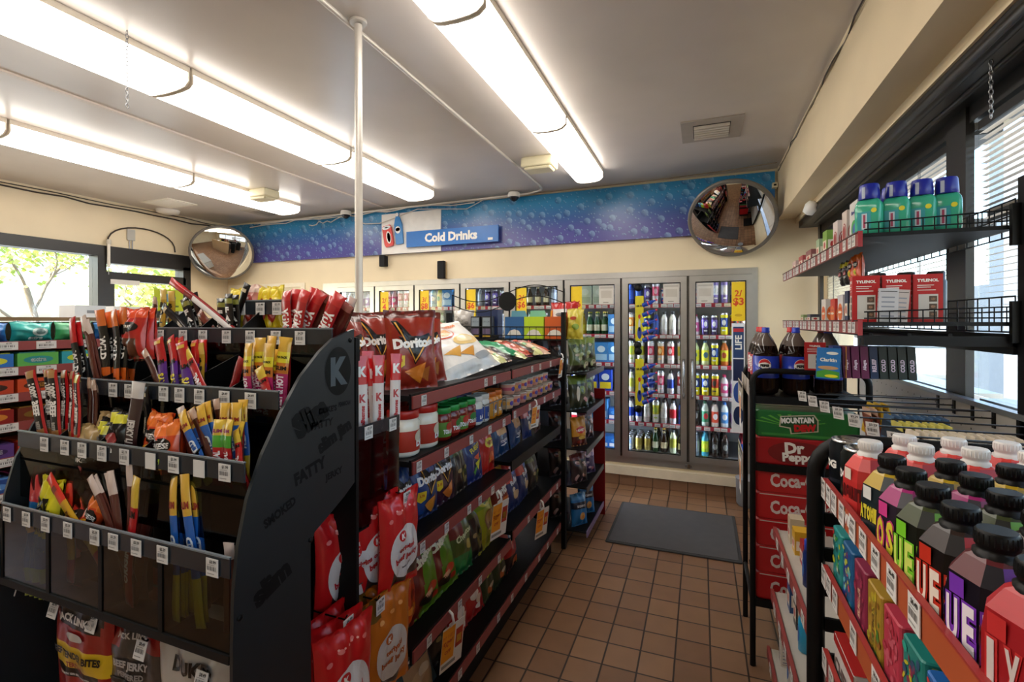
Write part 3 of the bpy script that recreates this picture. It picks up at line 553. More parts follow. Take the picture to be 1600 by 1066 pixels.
# clip strips of blue bottles hanging in front of the second door
def angled_bottle():
    s = MB(); s.lathe([(.016, 0, M('#1b3f9c', .2)), (.02, .005, M('#1b3f9c', .2)), (.02, .05, M('#c8303a', .4)), (.02, .058, M('#1b3f9c', .2)), (.018, .085, M('#1b3f9c', .2)), (.008, .11, M('#1b3f9c', .2)), (.008, .125, M('#c62430', .4)), (.009, .14, M('#c62430', .4))], M('#1b3f9c', .2), 12); return s.obj('small_bottle')
for q, (zt, zb, ks) in enumerate(((1.77, 1.355, (1.70, 1.61, 1.52, 1.44, 1.38)), (1.19, .76, (1.12, 1.04, .96, .88, .81)))):
    xx = kx(999)*4.50
    t = empty('hanging_display', (xx, YB-.065, zt)); tag(t, ['yellow hanging bottle strip with black discs, upper one on the cooler door', 'yellow hanging bottle strip with black discs, lower one on the cooler door'][q], 'display strip')
    s = MB(); s.box(-.037, -.004, zb-zt, .037, 0, 0, M('#d4c824', .45)); F = front(-.0052); s.text(F, '$8.99', 0, -.095, .022, DARK, bold=.03, maxw=.055)
    s.ell(F, 0, -.34, .02, .055, M('#2c3f94', .4)); s.ell(F, 0, -.27, .010, .06, M('#c8ccd6', .4)); s.ell(F, 0, -.19, .012, .02, M('#c43b2a', .4)); s.obj('strip', t)
    for zz in ((.075, ) if q == 0 else (.07, -.46)):
        s = MB(); s.lathe([(.012, 0), (.034, .002), (.034, .012), (.008, .016)], BLACK, 20, T=Matrix.Translation((-.01, 0, zz)) @ Matrix.Rotation(PI/2, 4, 'X')); s.obj('suction_disc', t)
    for k, z in enumerate(ks):
        put(angled_bottle, (), (xx+.028, YB-.085, z-.02), (0, math.radians(68), 0), 'small blue bottle with red neck slanting on the %s hanging strip, %s from top' % (['upper', 'lower'][q], ORD[k+1]), 'bottle', 'small blue bottles on the cooler door strips')
# a disc between the strips
s = MB(); s.lathe([(.012, 0), (.034, .002), (.034, .012), (.008, .016)], BLACK, 20); o = s.obj('suction_disc'); o.location = (kx(996)*4.5, YB-.05, 1.315); o.rotation_euler = (PI/2, 0, 0); tag(o, 'black suction disc on the cooler glass between the two yellow strips', 'disc')
# ================================================================== SNACK BAGS, JARS
def bagfn(w, h, d, seed, pinch=.10):
    R_ = random.Random(seed); ph = [R_.uniform(0, 6.28) for _ in range(8)]
    def P(u, v, side, off=0):       # u -1..1, v 0..1 ; side -1 front, +1 back
        t = max(0., (v-.045)/.91); t = min(1., t); bulge = (math.sin(PI*t)**.5 if 0 < t < 1 else 0)
        e = max(0, 1-abs(u)**2.4)**.55
        wk = (1-bulge)*.010*math.sin(u*9+ph[0]+v*3)*(1-abs(u)**4) if 0 < t < 1 else .003*math.sin(u*14+ph[1])
        wk += .0042*bulge*(math.sin(u*5+v*13+ph[2]+side)*.6 + math.sin(u*11-v*7+ph[3])*.45 + math.sin(v*19+u*3+ph[4])*.4)*e
        wk += .006*bulge*e*max(0, math.sin(u*7+ph[5]))*(abs(v-.5)*2)**2
        x = u*w/2*(1-pinch*bulge*(1-.3*abs(2*v-1)))
        return (x, side*(d/2*bulge*e + .0012 + off) + (wk if side < 0 else -wk*.5), v*h + .006*math.cos(u*3+ph[6])*(1 if v > .5 else .3)*(abs(2*v-1)**3)*0.6)
    return P
def bag(kind):
    w, h, d, base, fn, art, seed = BAGS[kind]
    P = bagfn(w, h, d, seed); s = MB(); nu, nv = 22, 30; bm = foil(base)
    cache = {}
    def col(u, v):
        c = fn(u*2-1, v) if fn else None
        return bm if c is None else foil(c)
    s.sheet(lambda u, v: P(u*2-1, v, -1), nu, nv, col); s.sheet(lambda u, v: P(1-u*2, v, 1), nu, nv, bm)
    S_ = lambda a, b: P(max(-1, min(1, a/(w/2*.93))), max(0, min(1, b/h)), -1, .0018)
    S2 = lambda a, b: P(max(-1, min(1, a/(w/2*.93))), max(0, min(1, b/h)), -1, .0030)
    S3 = lambda a, b: P(max(-1, min(1, a/(w/2*.93))), max(0, min(1, b/h)), -1, .0040)
    for k, e in enumerate(art):
        SS = (S_, S2, S3)[e[-1]] if isinstance(e[-1], int) and e[-1] in (0, 1, 2) and e[0] != 't' else S3
        c = foil(e[1], .35)
        if e[0] == 'p' and len(e[2]) < 8:
            q_ = e[2]; e = (e[0], e[1], [(q_[i][0]+(q_[(i+1) % len(q_)][0]-q_[i][0])*k/4, q_[i][1]+(q_[(i+1) % len(q_)][1]-q_[i][1])*k/4) for i in range(len(q_)) for k in range(4)])+e[3:]
        if e[0] == 'e': s.ell(SS, e[2]*w/2, e[3]*h, e[4]*w/2, e[5]*h, c, 18 if e[4]*w < .06 else 30)
        elif e[0] == 'p': s.poly(SS, [(x*w/2, z*h) for x, z in e[2]], c)
        elif e[0] == 't': s.text(S3, e[2], e[3]*w/2, e[4]*h, e[5]*h, c, rot=e[6] if len(e) > 6 else 0, maxw=w*.86, bold=e[7] if len(e) > 7 else .04)
    return s.obj('snack_bag')
def bands(*bs):     # (v0, v1, hex) stripes
    return lambda a, b: next((c for v0, v1, c in bs if v0 <= b < v1), None)
def dor(base, band, chip, txt='Doritos'):   # triangle-logo tortilla chips
    return [('p', '#1a1210', [(-.75, .86), (-.55, .86), (.05, .40), (.62, .70), (.70, .64), (.05, .30)], 0), ('p', '#e9a83c', [(-.66, .84), (-.60, .84), (.05, .36), (.05, .33)], 1), ('p', '#e9a83c', [(.05, .33), (.05, .36), (.62, .66), (.64, .63)], 1),
            ('p', '#201512', [(-.55, .66), (.75, .66), (.45, .50), (.05, .40), (-.25, .50)], 0), ('t', '#f4f1ec', txt, 0, .575, .13, .05, .06), ('p', '#e8c825', [(-.72, .42), (-.34, .42), (-.34, .30), (-.53, .26), (-.72, .30)], 1), ('t', '#c22a1c', '2.75', -.53, .36, .035),
            ('p', chip, [(-.35, .22), (.45, .33), (.25, .06)], 1), ('p', '#a85c16', [(.05, .20), (.62, .28), (.55, .08)], 0), ('e', base, .0, .95, .3, .015, 0)]
def blob(cols, seed, n=9, z0=.08, z1=.45, r=.16):
    R_ = random.Random(seed); return [('e', R_.choice(cols), R_.uniform(-.6, .6), R_.uniform(z0, z1), R_.uniform(r*.7, r*1.4), R_.uniform(r*.2, r*.45), R_.choice((0, 1))) for _ in range(n)]
BAGS = {
 'nacho': (.235, .345, .10, '#8f2414', lambda a, b: '#5a170e' if b > .9 else None, dor('#8f2414', 0, '#d97b22'), 1),
 'nacho2': (.235, .345, .10, '#7e2113', lambda a, b: '#461008' if b > .86 else None, dor('#7e2113', 0, '#d97b22'), 2),
 'ranch': (.19, .27, .085, '#123a78', lambda a, b: '#0c2350' if b < .1 else None, dor('#123a78', 0, '#d98a2c'), 3),
 'spicy': (.19, .27, .085, '#3c1a30', None, dor('#3c1a30', 0, '#d9782c'), 4),
 'dip': (.44, .31, .11, '#f1ece6', lambda a, b: '#cfd2d4' if b < .16 else ('#e4dccf' if b > .93 else None), [('e', '#d84c2a', -.25, .70, .33, .13, 0), ('e', '#f1ece6', -.25, .70, .28, .11, 1), ('e', '#e89a3c', -.25, .69, .20, .08, 1), ('t', '#e07a2c', 'Tostitos', .15, .83, .075), ('e', '#ecc77a', .25, .50, .45, .10, 0), ('e', '#f3dfae', .22, .51, .30, .06, 1), ('p', '#e0a548', [(-.7, .36), (-.1, .42), (-.3, .25)], 0), ('p', '#d8953a', [(-.3, .30), (.3, .36), (.1, .2)], 1), ('e', '#a4a7ab', .45, .20, .3, .05, 0)], 5),
 'clearblue': (.20, .28, .08, '#1a4170', lambda a, b: '#d8a878' if .42 < b < .86 and abs(a) < .72-abs(b-.64)*.8 else ('#e8e4e0' if b > .93 else None), [('t', '#eef0f2', 'TOSTITOS', 0, .30, .055), ('e', '#c98f58', .1, .6, .3, .07, 0), ('e', '#e2b888', -.2, .7, .25, .06, 1), ('e', '#f2f2f2', 0, .22, .35, .02, 0)], 6),
 'takis': (.17, .26, .07, '#22306e', lambda a, b: '#6a1f66' if b > .78 else None, [('t', '#e9d72a', 'FUEGO', 0, .62, .09, .3), ('p', '#e4572a', [(-.3, .45), (.3, .52), (.1, .38)], 0), ('p', '#d8cf2c', [(-.2, .34), (.4, .42), (.1, .2)], 1), ('p', '#5fb04a', [(-.5, .2), (0, .3), (-.2, .1)], 1), ('t', '#dfe0ec', '4.5', .3, .1, .04)], 7),
 'redbag': (.17, .24, .07, '#c21f16', lambda a, b: '#e8c62a' if b > .80 else None, [('e', '#e8d42a', 0, .62, .6, .10, 0), ('t', '#b11b14', 'HOT', 0, .62, .09), ('e', '#e2602a', .1, .33, .45, .10, 1), ('e', '#f0b04a', -.15, .25, .2, .05, 1), ('e', '#7c120c', .3, .2, .25, .05, 1)], 8),
 'cheeto': (.19, .26, .08, '#c63c12', lambda a, b: '#1b120e' if b > .80 else None, [('t', '#f0c52c', 'Cheetos', 0, .66, .13, .25, .07), ('e', '#e8731e', -.3, .34, .3, .06, 0), ('e', '#f0912c', .2, .28, .35, .05, 1), ('e', '#d8551a', 0, .18, .4, .05, 1), ('e', '#8c1f0c', .4, .42, .2, .06, 0), ('p', '#e9cf2a', [(-.8, .46), (-.5, .46), (-.5, .38), (-.65, .35), (-.8, .38)], 1)], 9),
 'cheetog': (.19, .26, .08, '#5c8a1c', lambda a, b: '#6e1b12' if a < -.35+b*.3 else None, [('t', '#e8e2c0', 'Cheetos', .05, .74, .13, .25, .07), ('e', '#c63c1a', .2, .3, .35, .07, 0), ('e', '#1f140e', -.1, .2, .4, .06, 1), ('e', '#e8b48c', .0, .26, .25, .05, 1), ('e', '#b8321a', .45, .16, .2, .05, 1)], 10),
 'greenchip': (.18, .25, .08, '#4d5a20', lambda a, b: '#1c7a3c' if b < .34 else ('#7a1f18' if b > .6 and a < 0 else None), [('t', '#c9cf9a', 'Cheetos', 0, .62, .10, .25), ('e', '#b0a03c', .3, .45, .3, .07, 0), ('e', '#2f8c4a', -.2, .18, .3, .06, 1)], 11),
 'limon': (.20, .28, .08, '#b9bd32', lambda a, b: '#8fae30' if b > .62 else ('#a8a226' if b < .2 else None), [('e', '#e6d23a', 0, .72, .6, .08, 0), ('t', '#3c6b1c', 'LIMON', 0, .72, .06), ('e', '#a87842', .05, .42, .55, .16, 0), ('e', '#c99a5c', 0, .46, .4, .10, 1), ('e', '#8a5c2e', .1, .36, .28, .06, 1), ('p', '#e9e04a', [(-.3, .3), (.2, .34), (.0, .22)], 1)], 12),
 'fritos': (.185, .26, .08, '#8a2a18', lambda a, b: '#d9a82c' if b > .80 or .30 < b < .36 else ('#1c1614' if b < .22 else None), [('t', '#f4efe6', 'Fritos', 0, .62, .17, .12, .06), ('e', '#d8722a', 0, .42, .6, .05, 0), ('t', '#e0d8c4', 'TWISTS', .1, .16, .06), ('e', '#e8b83c', .2, .28, .4, .04, 1)], 13),
 'ruffle': (.17, .25, .07, '#1c2f66', lambda a, b: '#c23a30' if b > .55 and a < b-.7 else None, [('t', '#e4e6ee', 'Ruffles', 0, .6, .10, .3), ('e', '#d8b88c', .1, .3, .45, .09, 0), ('e', '#e8dcc8', -.2, .42, .2, .05, 1), ('e', '#3a58a8', .3, .75, .3, .05, 0)], 14),
 'tostblue': (.24, .30, .09, '#1c3a44', lambda a, b: '#b8946c' if b < .42 and abs(a) < .7 else None, [('t', '#8fa8a8', 'TOSTITOS', 0, .66, .09, .2), ('e', '#c9a67a', -.1, .25, .4, .08, 0), ('e', '#dcc8a4', .2, .3, .3, .06, 1), ('e', '#e4e0d8', .1, .5, .5, .03, 0)], 15),
 'redwhite': (.18, .24, .07, '#b81f22', lambda a, b: '#2c5c9c' if b > .82 and a < .1 else None, [('e', '#f0e2d4', -.1, .45, .4, .10, 0), ('e', '#e8d0b8', .25, .32, .3, .08, 1), ('e', '#14110f', .1, .6, .35, .06, 0), ('e', '#f4f0ec', .2, .2, .3, .05, 0), ('t', '#f0d02c', 'HOT', -.1, .74, .08)], 16),
 'dill': (.18, .25, .08, '#26381c', lambda a, b: '#6c8a2c' if b > .72 else None, [('t', '#c9d23a', 'DILL', 0, .52, .12, .1), ('e', '#c8642a', 0, .2, .45, .08, 0), ('e', '#e8d8b8', .1, .26, .3, .05, 1), ('e', '#d8e04a', .2, .8, .4, .05, 0), ('e', '#f0f0e4', -.2, .7, .12, .04, 1)], 17),
 'redring': (.18, .25, .09, '#a5131b', lambda a, b: '#240c0e' if b < .32 else None, [('e', '#2c6cb0', .0, .74, .4, .09, 0), ('t', '#f2f2f2', 'HOT', 0, .74, .07), ('e', '#e8e4e0', -.3, .62, .2, .05, 1), ('e', '#c85a2a', .1, .2, .45, .07, 0), ('e', '#e89a4a', -.2, .16, .2, .05, 1), ('e', '#8fae3c', .4, .12, .15, .04, 1)], 18),
 'darkbag': (.17, .24, .07, '#241d1a', lambda a, b: '#3a4a1c' if b > .7 else None, blob(['#6c6a2c', '#8c7a3a', '#3c4a20', '#a08c5a'], 5, 7), 19),
 'brownbag': (.16, .22, .06, '#4a2418', lambda a, b: '#1c1210' if b > .8 else None, [('e', '#a8988c', 0, .45, .5, .16, 0), ('e', '#7c6c64', .0, .44, .4, .12, 1), ('e', '#8a3a24', .2, .2, .3, .06, 1)], 20),
 'trail': (.20, .26, .07, '#4c5a2a', lambda a, b: '#2c2418' if b < .2 else ('#76883a' if b > .8 else None), blob(['#a4ac74', '#8c9a4e', '#c2b8a0', '#5c6c30', '#b8a88c', '#3a3424'], 21, 16, .15, .8, .2), 21),
 'trail2': (.20, .26, .08, '#2e3320', lambda a, b: '#6f8236' if b > .72 else None, [('e', '#d8d4c4', -.35, .45, .16, .22, 0), ('e', '#8ca04a', .1, .55, .35, .12, 0), ('e', '#c87c88', .5, .25, .2, .06, 1), ('e', '#d8a8a8', .3, .3, .15, .05, 1), ('e', '#4c5c28', .0, .5, .2, .07, 1)], 22),
 'orangebag': (.15, .22, .06, '#d8962a', lambda a, b: '#5a1e16' if b < .34 else None, [('e', '#c2251c', 0, .55, .6, .12, 0), ('t', '#f4ecd8', 'HEARTY', 0, .55, .08, .1), ('e', '#e8c05a', .1, .28, .4, .06, 0), ('e', '#8a2a1c', -.1, .14, .4, .06, 1)], 23),
 'jumble': (.18, .22, .07, '#35282c', lambda a, b: '#7a3a3c' if b > .8 else None, blob(['#8a5a4a', '#b8888c', '#5a3a34', '#c8a8a0', '#3a3244'], 9, 12, .1, .75), 24),
 'purplebag': (.18, .22, .07, '#473a6c', lambda a, b: '#d8b8c4' if b > .62 else None, blob(['#b8a8cc', '#6c5a9c', '#e4d4dc', '#34285c', '#c8788c'], 10, 12, .1, .85), 25),
 'bluepop': (.15, .24, .08, '#2a7cc2', lambda a, b: '#14233c' if .52 < b < .72 else ('#4a98d4' if b > .8 else None), [('t', '#e4e8ee', 'SKINNY', 0, .62, .07), ('e', '#e0a860', .1, .3, .35, .12, 0), ('e', '#d88a2c', .15, .28, .15, .06, 1)], 26),
 'pastel': (.19, .25, .05, '#d8b49c', lambda a, b: '#e0a0a0' if b > .7 else ('#c8c888' if b < .3 and a < 0 else None), blob(['#e8c8a8', '#c85a4a', '#7ab07a', '#f0e0c8', '#d88a6a'], 11, 12, .1, .9), 27),
 'greenlay': (.17, .22, .05, '#1e8a58', lambda a, b: '#176c48' if a > .4 else None, [('t', '#e8f0e8', 'LAID', .3, .3, .06), ('e', '#2fa86c', -.2, .6, .4, .08, 0), ('e', '#c8d8c8', .3, .22, .25, .05, 1)], 28),
 'greylay': (.19, .24, .05, '#5c5450', lambda a, b: '#3a3432' if b < .3 else None, blob(['#7c746c', '#9a8e80', '#46403c', '#b0a494'], 12, 9, .2, .85), 29),
 'redlay': (.19, .24, .05, '#b85038', None, blob(['#d88a6a', '#8c3424', '#e8b898', '#3c2a24'], 13, 8, .1, .9), 30),
 'teriyaki': (.24, .30, .045, '#8f1113', lambda a, b: '#d8b01c' if .43 < b < .60 else ('#0f0d0d' if .36 < b <= .43 and -.7 < a < .75 else ('#120f10' if b > .74 and abs(a) < 1-(1-b)*1.2 else None)), [('t', '#d8d2cc', "JACK LINK'S", 0, .80, .075, .0, .04), ('t', '#120d0b', 'BEEF TENDER BITES', 0, .545, .055, 0, .05), ('t', '#8f1113', 'TERIYAKI', .05, .47, .04), ('t', '#d8d8d8', 'MADE WITH 100% BEEF | 10g PROTEIN', 0, .395, .022), ('e', '#5a1a14', -.2, .2, .45, .08, 0), ('e', '#3f100c', .3, .14, .4, .07, 1), ('e', '#6e2a1e', .1, .26, .3, .05, 1), ('e', '#b8b0a8', .0, .68, .28, .03, 1)], 31),
 'jerkyred': (.20, .28, .04, '#8a1414', lambda a, b: '#a87a1c' if .60 < b < .76 else ('#4b4444' if .14 < b < .56 and abs(a) < .78 else None), [('t', '#c9c2ba', "JACK LINK'S", 0, .86, .07), ('e', '#120f0f', 0, .57, .5, .03, 0), ('e', '#352c2c', 0, .34, .5, .12, 0)], 32),
 'jerkygrey': (.22, .29, .04, '#35312f', lambda a, b: '#8e1512' if b > .78 and abs(a) > .35 else ('#4a4644' if b < .5 and abs(a) < .8 else ('#6c1512' if b < .12 else None)), [('t', '#b8b2ac', "JACK LINK'S", 0, .86, .06), ('t', '#a8a4a0', 'BEEF JERKY', 0, .66, .07, 0, .05), ('t', '#8a8682', 'PEPPERED', 0, .59, .045), ('e', '#141212', 0, .52, .7, .025, 0), ('t', '#b4b0ac', '100% BEEF 10g', 0, .52, .025)], 33),
 'kraft': (.25, .30, .045, '#b5aca2', lambda a, b: '#6a3a20' if b < .48 else None, [('t', '#17130f', "DUKE'S", 0, .86, .10, 0, .05), ('e', '#2a2521', 0, .66, .30, .12, 0), ('e', '#b5aca2', 0, .66, .28, .11, 1), ('e', '#3a332d', 0, .66, .12, .055, 1), ('t', '#2a1408', 'ORIGINAL RECIPE', 0, .42, .055, 0, .03), ('t', '#2a2521', '1 LEAN', -.62, .66, .03), ('t', '#2a2521', '10g PROTEIN', .62, .66, .03), ('e', '#3c1c10', 0, .2, .5, .09, 0)], 34),
 'kjerky': (.165, .265, .05, '#c8161a', lambda a, b: '#3a2c2a' if b < .30 and .10 < b and a < .9 and a > -.55 else None, [('t', '#f0b0a8', '. ' * 5, 0, .86, .02), ('e', '#dcd8d4', .05, .42, .70, .27, 0), ('e', '#c8161a', -.18, .60, .17, .055, 1), ('t', '#f2f0ec', 'K', -.18, .60, .06, 0, .05), ('t', '#b8161c', 'original', .05, .46, .075, .12, .04), ('t', '#b8161c', 'beef jerky', .05, .36, .08, .12, .04), ('t', '#4a4442', 'hand crafted', .1, .27, .022, .12), ('e', '#e87c78', -.6, .78, .10, .022, 1), ('e', '#e87c78', -.25, .84, .09, .022, 1), ('e', '#e87c78', .15, .87, .08, .02, 1), ('e', '#e87c78', .5, .85, .08, .02, 1)], 35),
 'ktin': (.165, .265, .05, '#c26a14', lambda a, b: '#2f2320' if b < .24 and .08 < b and abs(a) < .5 else ('#6c4c10' if b > .8 and a < -.4 else None), [('e', '#cfc8c0', .05, .40, .66, .27, 0), ('e', '#b85a14', -.18, .58, .16, .05, 1), ('t', '#f2f0ec', 'K', -.18, .58, .055, 0, .05), ('t', '#b85a14', 'teriyaki', .05, .45, .075, .12, .04), ('t', '#b85a14', 'beef jerky', .05, .35, .08, .12, .04), ('e', '#e8a45c', -.4, .76, .10, .022, 1), ('e', '#e8a45c', 0, .82, .09, .022, 1), ('e', '#e8a45c', .4, .84, .08, .02, 1)], 36),
 'smallred': (.11, .16, .045, '#b5201a', lambda a, b: '#e0512a' if b > .8 else ('#5a2a14' if b < .4 and abs(a) < .6 else None), [('e', '#1c1412', 0, .62, .6, .10, 0), ('t', '#e8ded0', 'JERKY', 0, .62, .07)], 37),
 'smallorange': (.075, .13, .035, '#d0451a', lambda a, b: '#e8762a' if b > .78 else ('#120d0c' if b < .16 else None), [('e', '#16110f', 0, .62, .75, .12, 0), ('t', '#d8d2cc', 'CHEESE', 0, .62, .09), ('e', '#e8a82a', 0, .36, .6, .12, 0), ('e', '#a8c83a', .1, .36, .3, .06, 1)], 38),
 'smallblack': (.065, .12, .03, '#141213', lambda a, b: '#d8cf3a' if .78 < b < .93 else None, [('t', '#d8d4d0', 'BEEF', 0, .30, .10), ('e', '#8c1c1c', 0, .5, .5, .10, 0), ('t', '#cfcac4', 'JL', 0, .68, .08)], 39),
 'smallkraft': (.075, .125, .03, '#a88a5a', lambda a, b: '#1c1412' if b < .55 and a > -.4 else ('#8c8478' if b < .7 else None), [('t', '#d8d0c4', "DUKE'S", .1, .4, .08), ('e', '#8c1c1c', .15, .2, .3, .09, 0)], 40),
 'sausage': (.06, .12, .03, '#e8c81e', lambda a, b: '#f0d848' if b > .85 else None, [('e', '#b8301e', 0, .45, .55, .28, 0), ('e', '#d8563a', -.1, .5, .2, .18, 1)], 41),
 'sausagep': (.065, .125, .03, '#d88c7c', lambda a, b: '#e8c8b8' if b > .82 else None, [('e', '#a82a1c', 0, .48, .55, .3, 0), ('e', '#d85a42', -.1, .5, .2, .2, 1)], 42),
 'xl': (.085, .17, .03, '#d4c81e', lambda a, b: '#1c6c9c' if b < .25 else None, [('t', '#14120e', 'XL', 0, .66, .2, 0, .08), ('e', '#14120e', 0, .48, .7, .03, 0), ('t', '#14120e', "JACK LINK'S", 0, .34, .07)], 43),
 'bluered': (.085, .30, .03, '#1f5f94', lambda a, b: '#b81f2c' if b > .72 else ('#8a9a1c' if b < .24 else None), [('e', '#e8a02a', 0, .55, .5, .04, 0), ('t', '#e0dcd4', "JACK LINK'S", 0, .62, .035)], 44),
 'gum': (.13, .075, .07, '#1c8f8c', lambda a, b: '#3fb0a8' if b > .6 else None, [('e', '#a8c0bc', .2, .5, .4, .22, 0), ('t', '#d8ece8', 'extra', 0, .18, .18), ('e', '#4a6a68', .2, .5, .25, .14, 1)], 45),
 'gumg': (.13, .075, .07, '#3c9c5c', lambda a, b: '#6ab88a' if b > .6 else None, [('e', '#8ca894', .1, .5, .4, .22, 0), ('t', '#e0f0e4', 'mint', 0, .16, .16)], 46),
 'gumb': (.13, .075, .07, '#24569c', lambda a, b: '#4a80c0' if b > .6 else None, [('e', '#6c7c94', .1, .5, .4, .2, 0), ('t', '#e0e8f4', 'mint', 0, .16, .16)], 47),
 'gift': (.20, .26, .07, '#b01c1c', lambda a, b: '#8a1416' if b < .45 else None, [('p', '#c9c6c2', [(-.8, .8), (.2, .8), (.2, .5), (-.8, .5)], 0), ('e', '#6a6a6c', -.3, .64, .3, .05, 1)], 48),
 'giftg': (.13, .22, .05, '#c8b83a', None, [('e', '#b8421e', -.1, .68, .4, .06, 0), ('e', '#7c9a2c', .2, .4, .4, .10, 0), ('e', '#e0d04a', -.3, .3, .3, .07, 1)], 49),
 'whitefur': (.17, .17, .12, '#b8b2ac', None, blob(['#d8d4d0', '#8c8884', '#c8c0b8', '#9a948c'], 14, 14, .1, .9), 50),
}
def jar(body, lid, label, content, r=.041, h=.125, txt=None, tc='#ffffff'):
    t = empty('dip_jar'); G_, L_ = M(content, .12), M(label, .4)
    s = MB(); s.lathe([(r*.8, 0, G_), (r*.97, .006, G_), (r, .012, G_), (r, h*.12, L_), (r*1.004, h*.125, L_), (r*1.004, h*.56, G_), (r, h*.57, G_), (r, h*.74, G_), (r*.86, h*.82, G_)], G_, 22)
    S_ = lambda a, b: (r*1.03*math.sin(a/r), -r*1.03*math.cos(a/r), b)
    s.ell(S_, 0, h*.42, r*.5, h*.14, M(body, .4), 16)
    if txt: s.text(S_, txt, 0, h*.28, h*.14, M(tc, .4), maxw=r*1.6, bold=.05)
    s.obj('jar_body', t)
    s = MB(); m = M(lid, .35); s.lathe([(r*.9, h*.81), (r*.97, h*.82), (r*.97, h*.97), (r*.93, h*.995), (r*.85, h), (r*.8, h*.985)], m, 22); s.obj('lid', t)
    return t
JARS = {'queso': ('#c9bfa8', '#b5221a', '#b2321f', '#ece4d2', .056, .155, 'DIP'), 'salsa': ('#b8321c', '#1f8a3c', '#5a8a2c', '#7a1c14', .040, .125, 'TOSTITOS'), 'salsa2': ('#2c7a34', '#2a9a44', '#a8281c', '#6c1a12', .040, .125, 'TOSTITOS'),
        'white': ('#2a4a9c', '#d8d4cc', '#2f4f9e', '#e2ddd4', .038, .125, 'DIP'), 'violet': ('#4a3a6c', '#3a3058', '#5a4a7c', '#2a2438', .040, .125, ''), 'cheese': ('#2c5fa8', '#c8641e', '#d8962c', '#e08a24', .041, .125, 'Tostitos')}
def jar_k(k):
    a = JARS[k]; return jar(a[0], a[1], a[2], a[3], a[4], a[5], a[6] or None)
def tub(c1, c2):
    t = empty('dip_tub'); s = MB(); A_, B_ = M(c1, .35), M(c2, .4)
    s.lathe([(.036, 0, A_), (.038, .003, A_), (.040, .02, B_), (.0415, .036, A_), (.043, .052, A_)], A_, 20)
    S_ = lambda a, b: (.0425*math.sin(a/.042), -.0425*math.cos(a/.042), b); s.ell(S_, -.012, .028, .014, .012, M('#4a3c9c', .4), 10); s.ell(S_, .02, .028, .012, .012, M('#f4e8d8', .4), 10); s.obj('tub_body', t)
    s = MB(); s.lathe([(.0445, .050), (.0455, .052), (.0455, .056), (.040, .057), (.039, .0545)], M('#d8d2c8', .25, .4), 20); s.obj('foil_lid', t); return t
# ------------------------------------------------------------------ price tag
def tag_mesh(price, w=.032, h=.034):
    s = MB(); s.box(-w/2, -.0012, -h/2, w/2, 0, h/2, M('#dedad6', .5)); F = front(-.0018)
    if price:
        s.text(F, price, w*.08, h*.32, h*.20, M('#2a2826', .6), bold=.03, maxw=w*.7)
        for k in range(9): s.rect(F, -w*.38+k*w*.085, -h*.16, -w*.38+k*w*.085+w*(.035 if k % 3 else .06), h*.08, M('#6a6664', .6))
        s.rect(F, -w*.38, -h*.36, w*.2, -h*.31, M('#9a9692', .6)); s.rect(F, -w*.38, h*.14, w*.25, h*.17, M('#9a9692', .6))
    return s
TAGM = {}
def price_tag(price, parent, loc, rz=0, w=.032, h=.034, name='price_tag', rx=0):
    k = (price, w, h)
    if k not in TAGM:
        o = tag_mesh(price, w, h).obj(name, parent); TAGM[k] = o.data
    else:
        o = bpy.data.objects.new(name, TAGM[k]); COL.objects.link(o); o.parent = parent
    o.location = loc; o.rotation_euler = (rx, 0, rz); return o
# ------------------------------------------------------------------ long snack shelf (left of the aisle)
GX = -.871; RED_L = M('#8f3f3c', .45); LIPK = M('#121112', .45); BOARD = M('#8a6a48', .6); DK = M('#0e0e0f', .5)
gon = empty('snack_gondola', (-1.33, 2.2, 0)); tag(gon, 'long black snack shelving unit with red price rails along the tiled aisle', 'shelving')
def gpart(s, name, parent=gon):
    o = s.obj(name, parent)
    if parent is gon: o.location = (1.33, -2.2, 0)
    return o
s = MB(); s.box(-1.345, 1.30, .10, -1.325, 2.165, 1.42, BOARD); s.box(-1.345, 2.165, .10, -1.325, 3.04, 1.42, DK); gpart(s, 'back_panel')
for y in (1.29, 2.165, 3.05):
    s = MB(); s.box(-1.355, y-.014, 0, -1.315, y+.014, 1.44, DK); gpart(s, 'upright')
s = MB(); s.box(-1.31, 1.30, 0, -.93, 3.04, .12, DK); gpart(s, 'kick_plate')
def gshelf(y0, y1, z, xf, lip=True, red=True, zb=None, tags=(), thick=.018):
    s = MB(); s.box(-1.323, y0, z-thick, xf-.004, y1, z, LIPK)
    s.box(xf-.004, y0, z-.045, xf+.004, y1, z+.006, LIPK)
    if red: s.box(xf+.0045, y0+.004, z-.042, xf+.010, y1-.004, z-.002, RED_L)
    o = gpart(s, 'shelf')
    for yy in tags: price_tag('2.50', o, (xf+.0115, yy, z-.022), PI/2, .030, .034)
    return o
R4 = random.Random(8)
def ty(y0, y1, n): return [y0+.06+(y1-y0-.12)*k/max(1, n-1)+R4.uniform(-.02, .02) for k in range(n)]
Z1, Z2, Z3, Z4, Z5 = 1.300, 1.088, .815, .480, .215
gshelf(1.305, 2.155, Z1, GX, tags=(1.37, 1.39+.0, 1.86, 1.95)[:1]+(1.86, 1.95)); gshelf(2.178, 3.035, Z1, GX, tags=(2.46, 2.60, 2.80))
gshelf(1.305, 2.155, Z2, GX, tags=(1.34, 1.52, 1.72, 1.90, 2.06)); gshelf(2.178, 3.035, 1.10, GX, tags=(2.2, 2.42, 2.68, 2.86))
gshelf(1.305, 2.155, Z3, GX, tags=(1.36, 1.52, 1.70, 1.80, 1.93)); gshelf(2.178, 3.035, .845, GX, red=False)
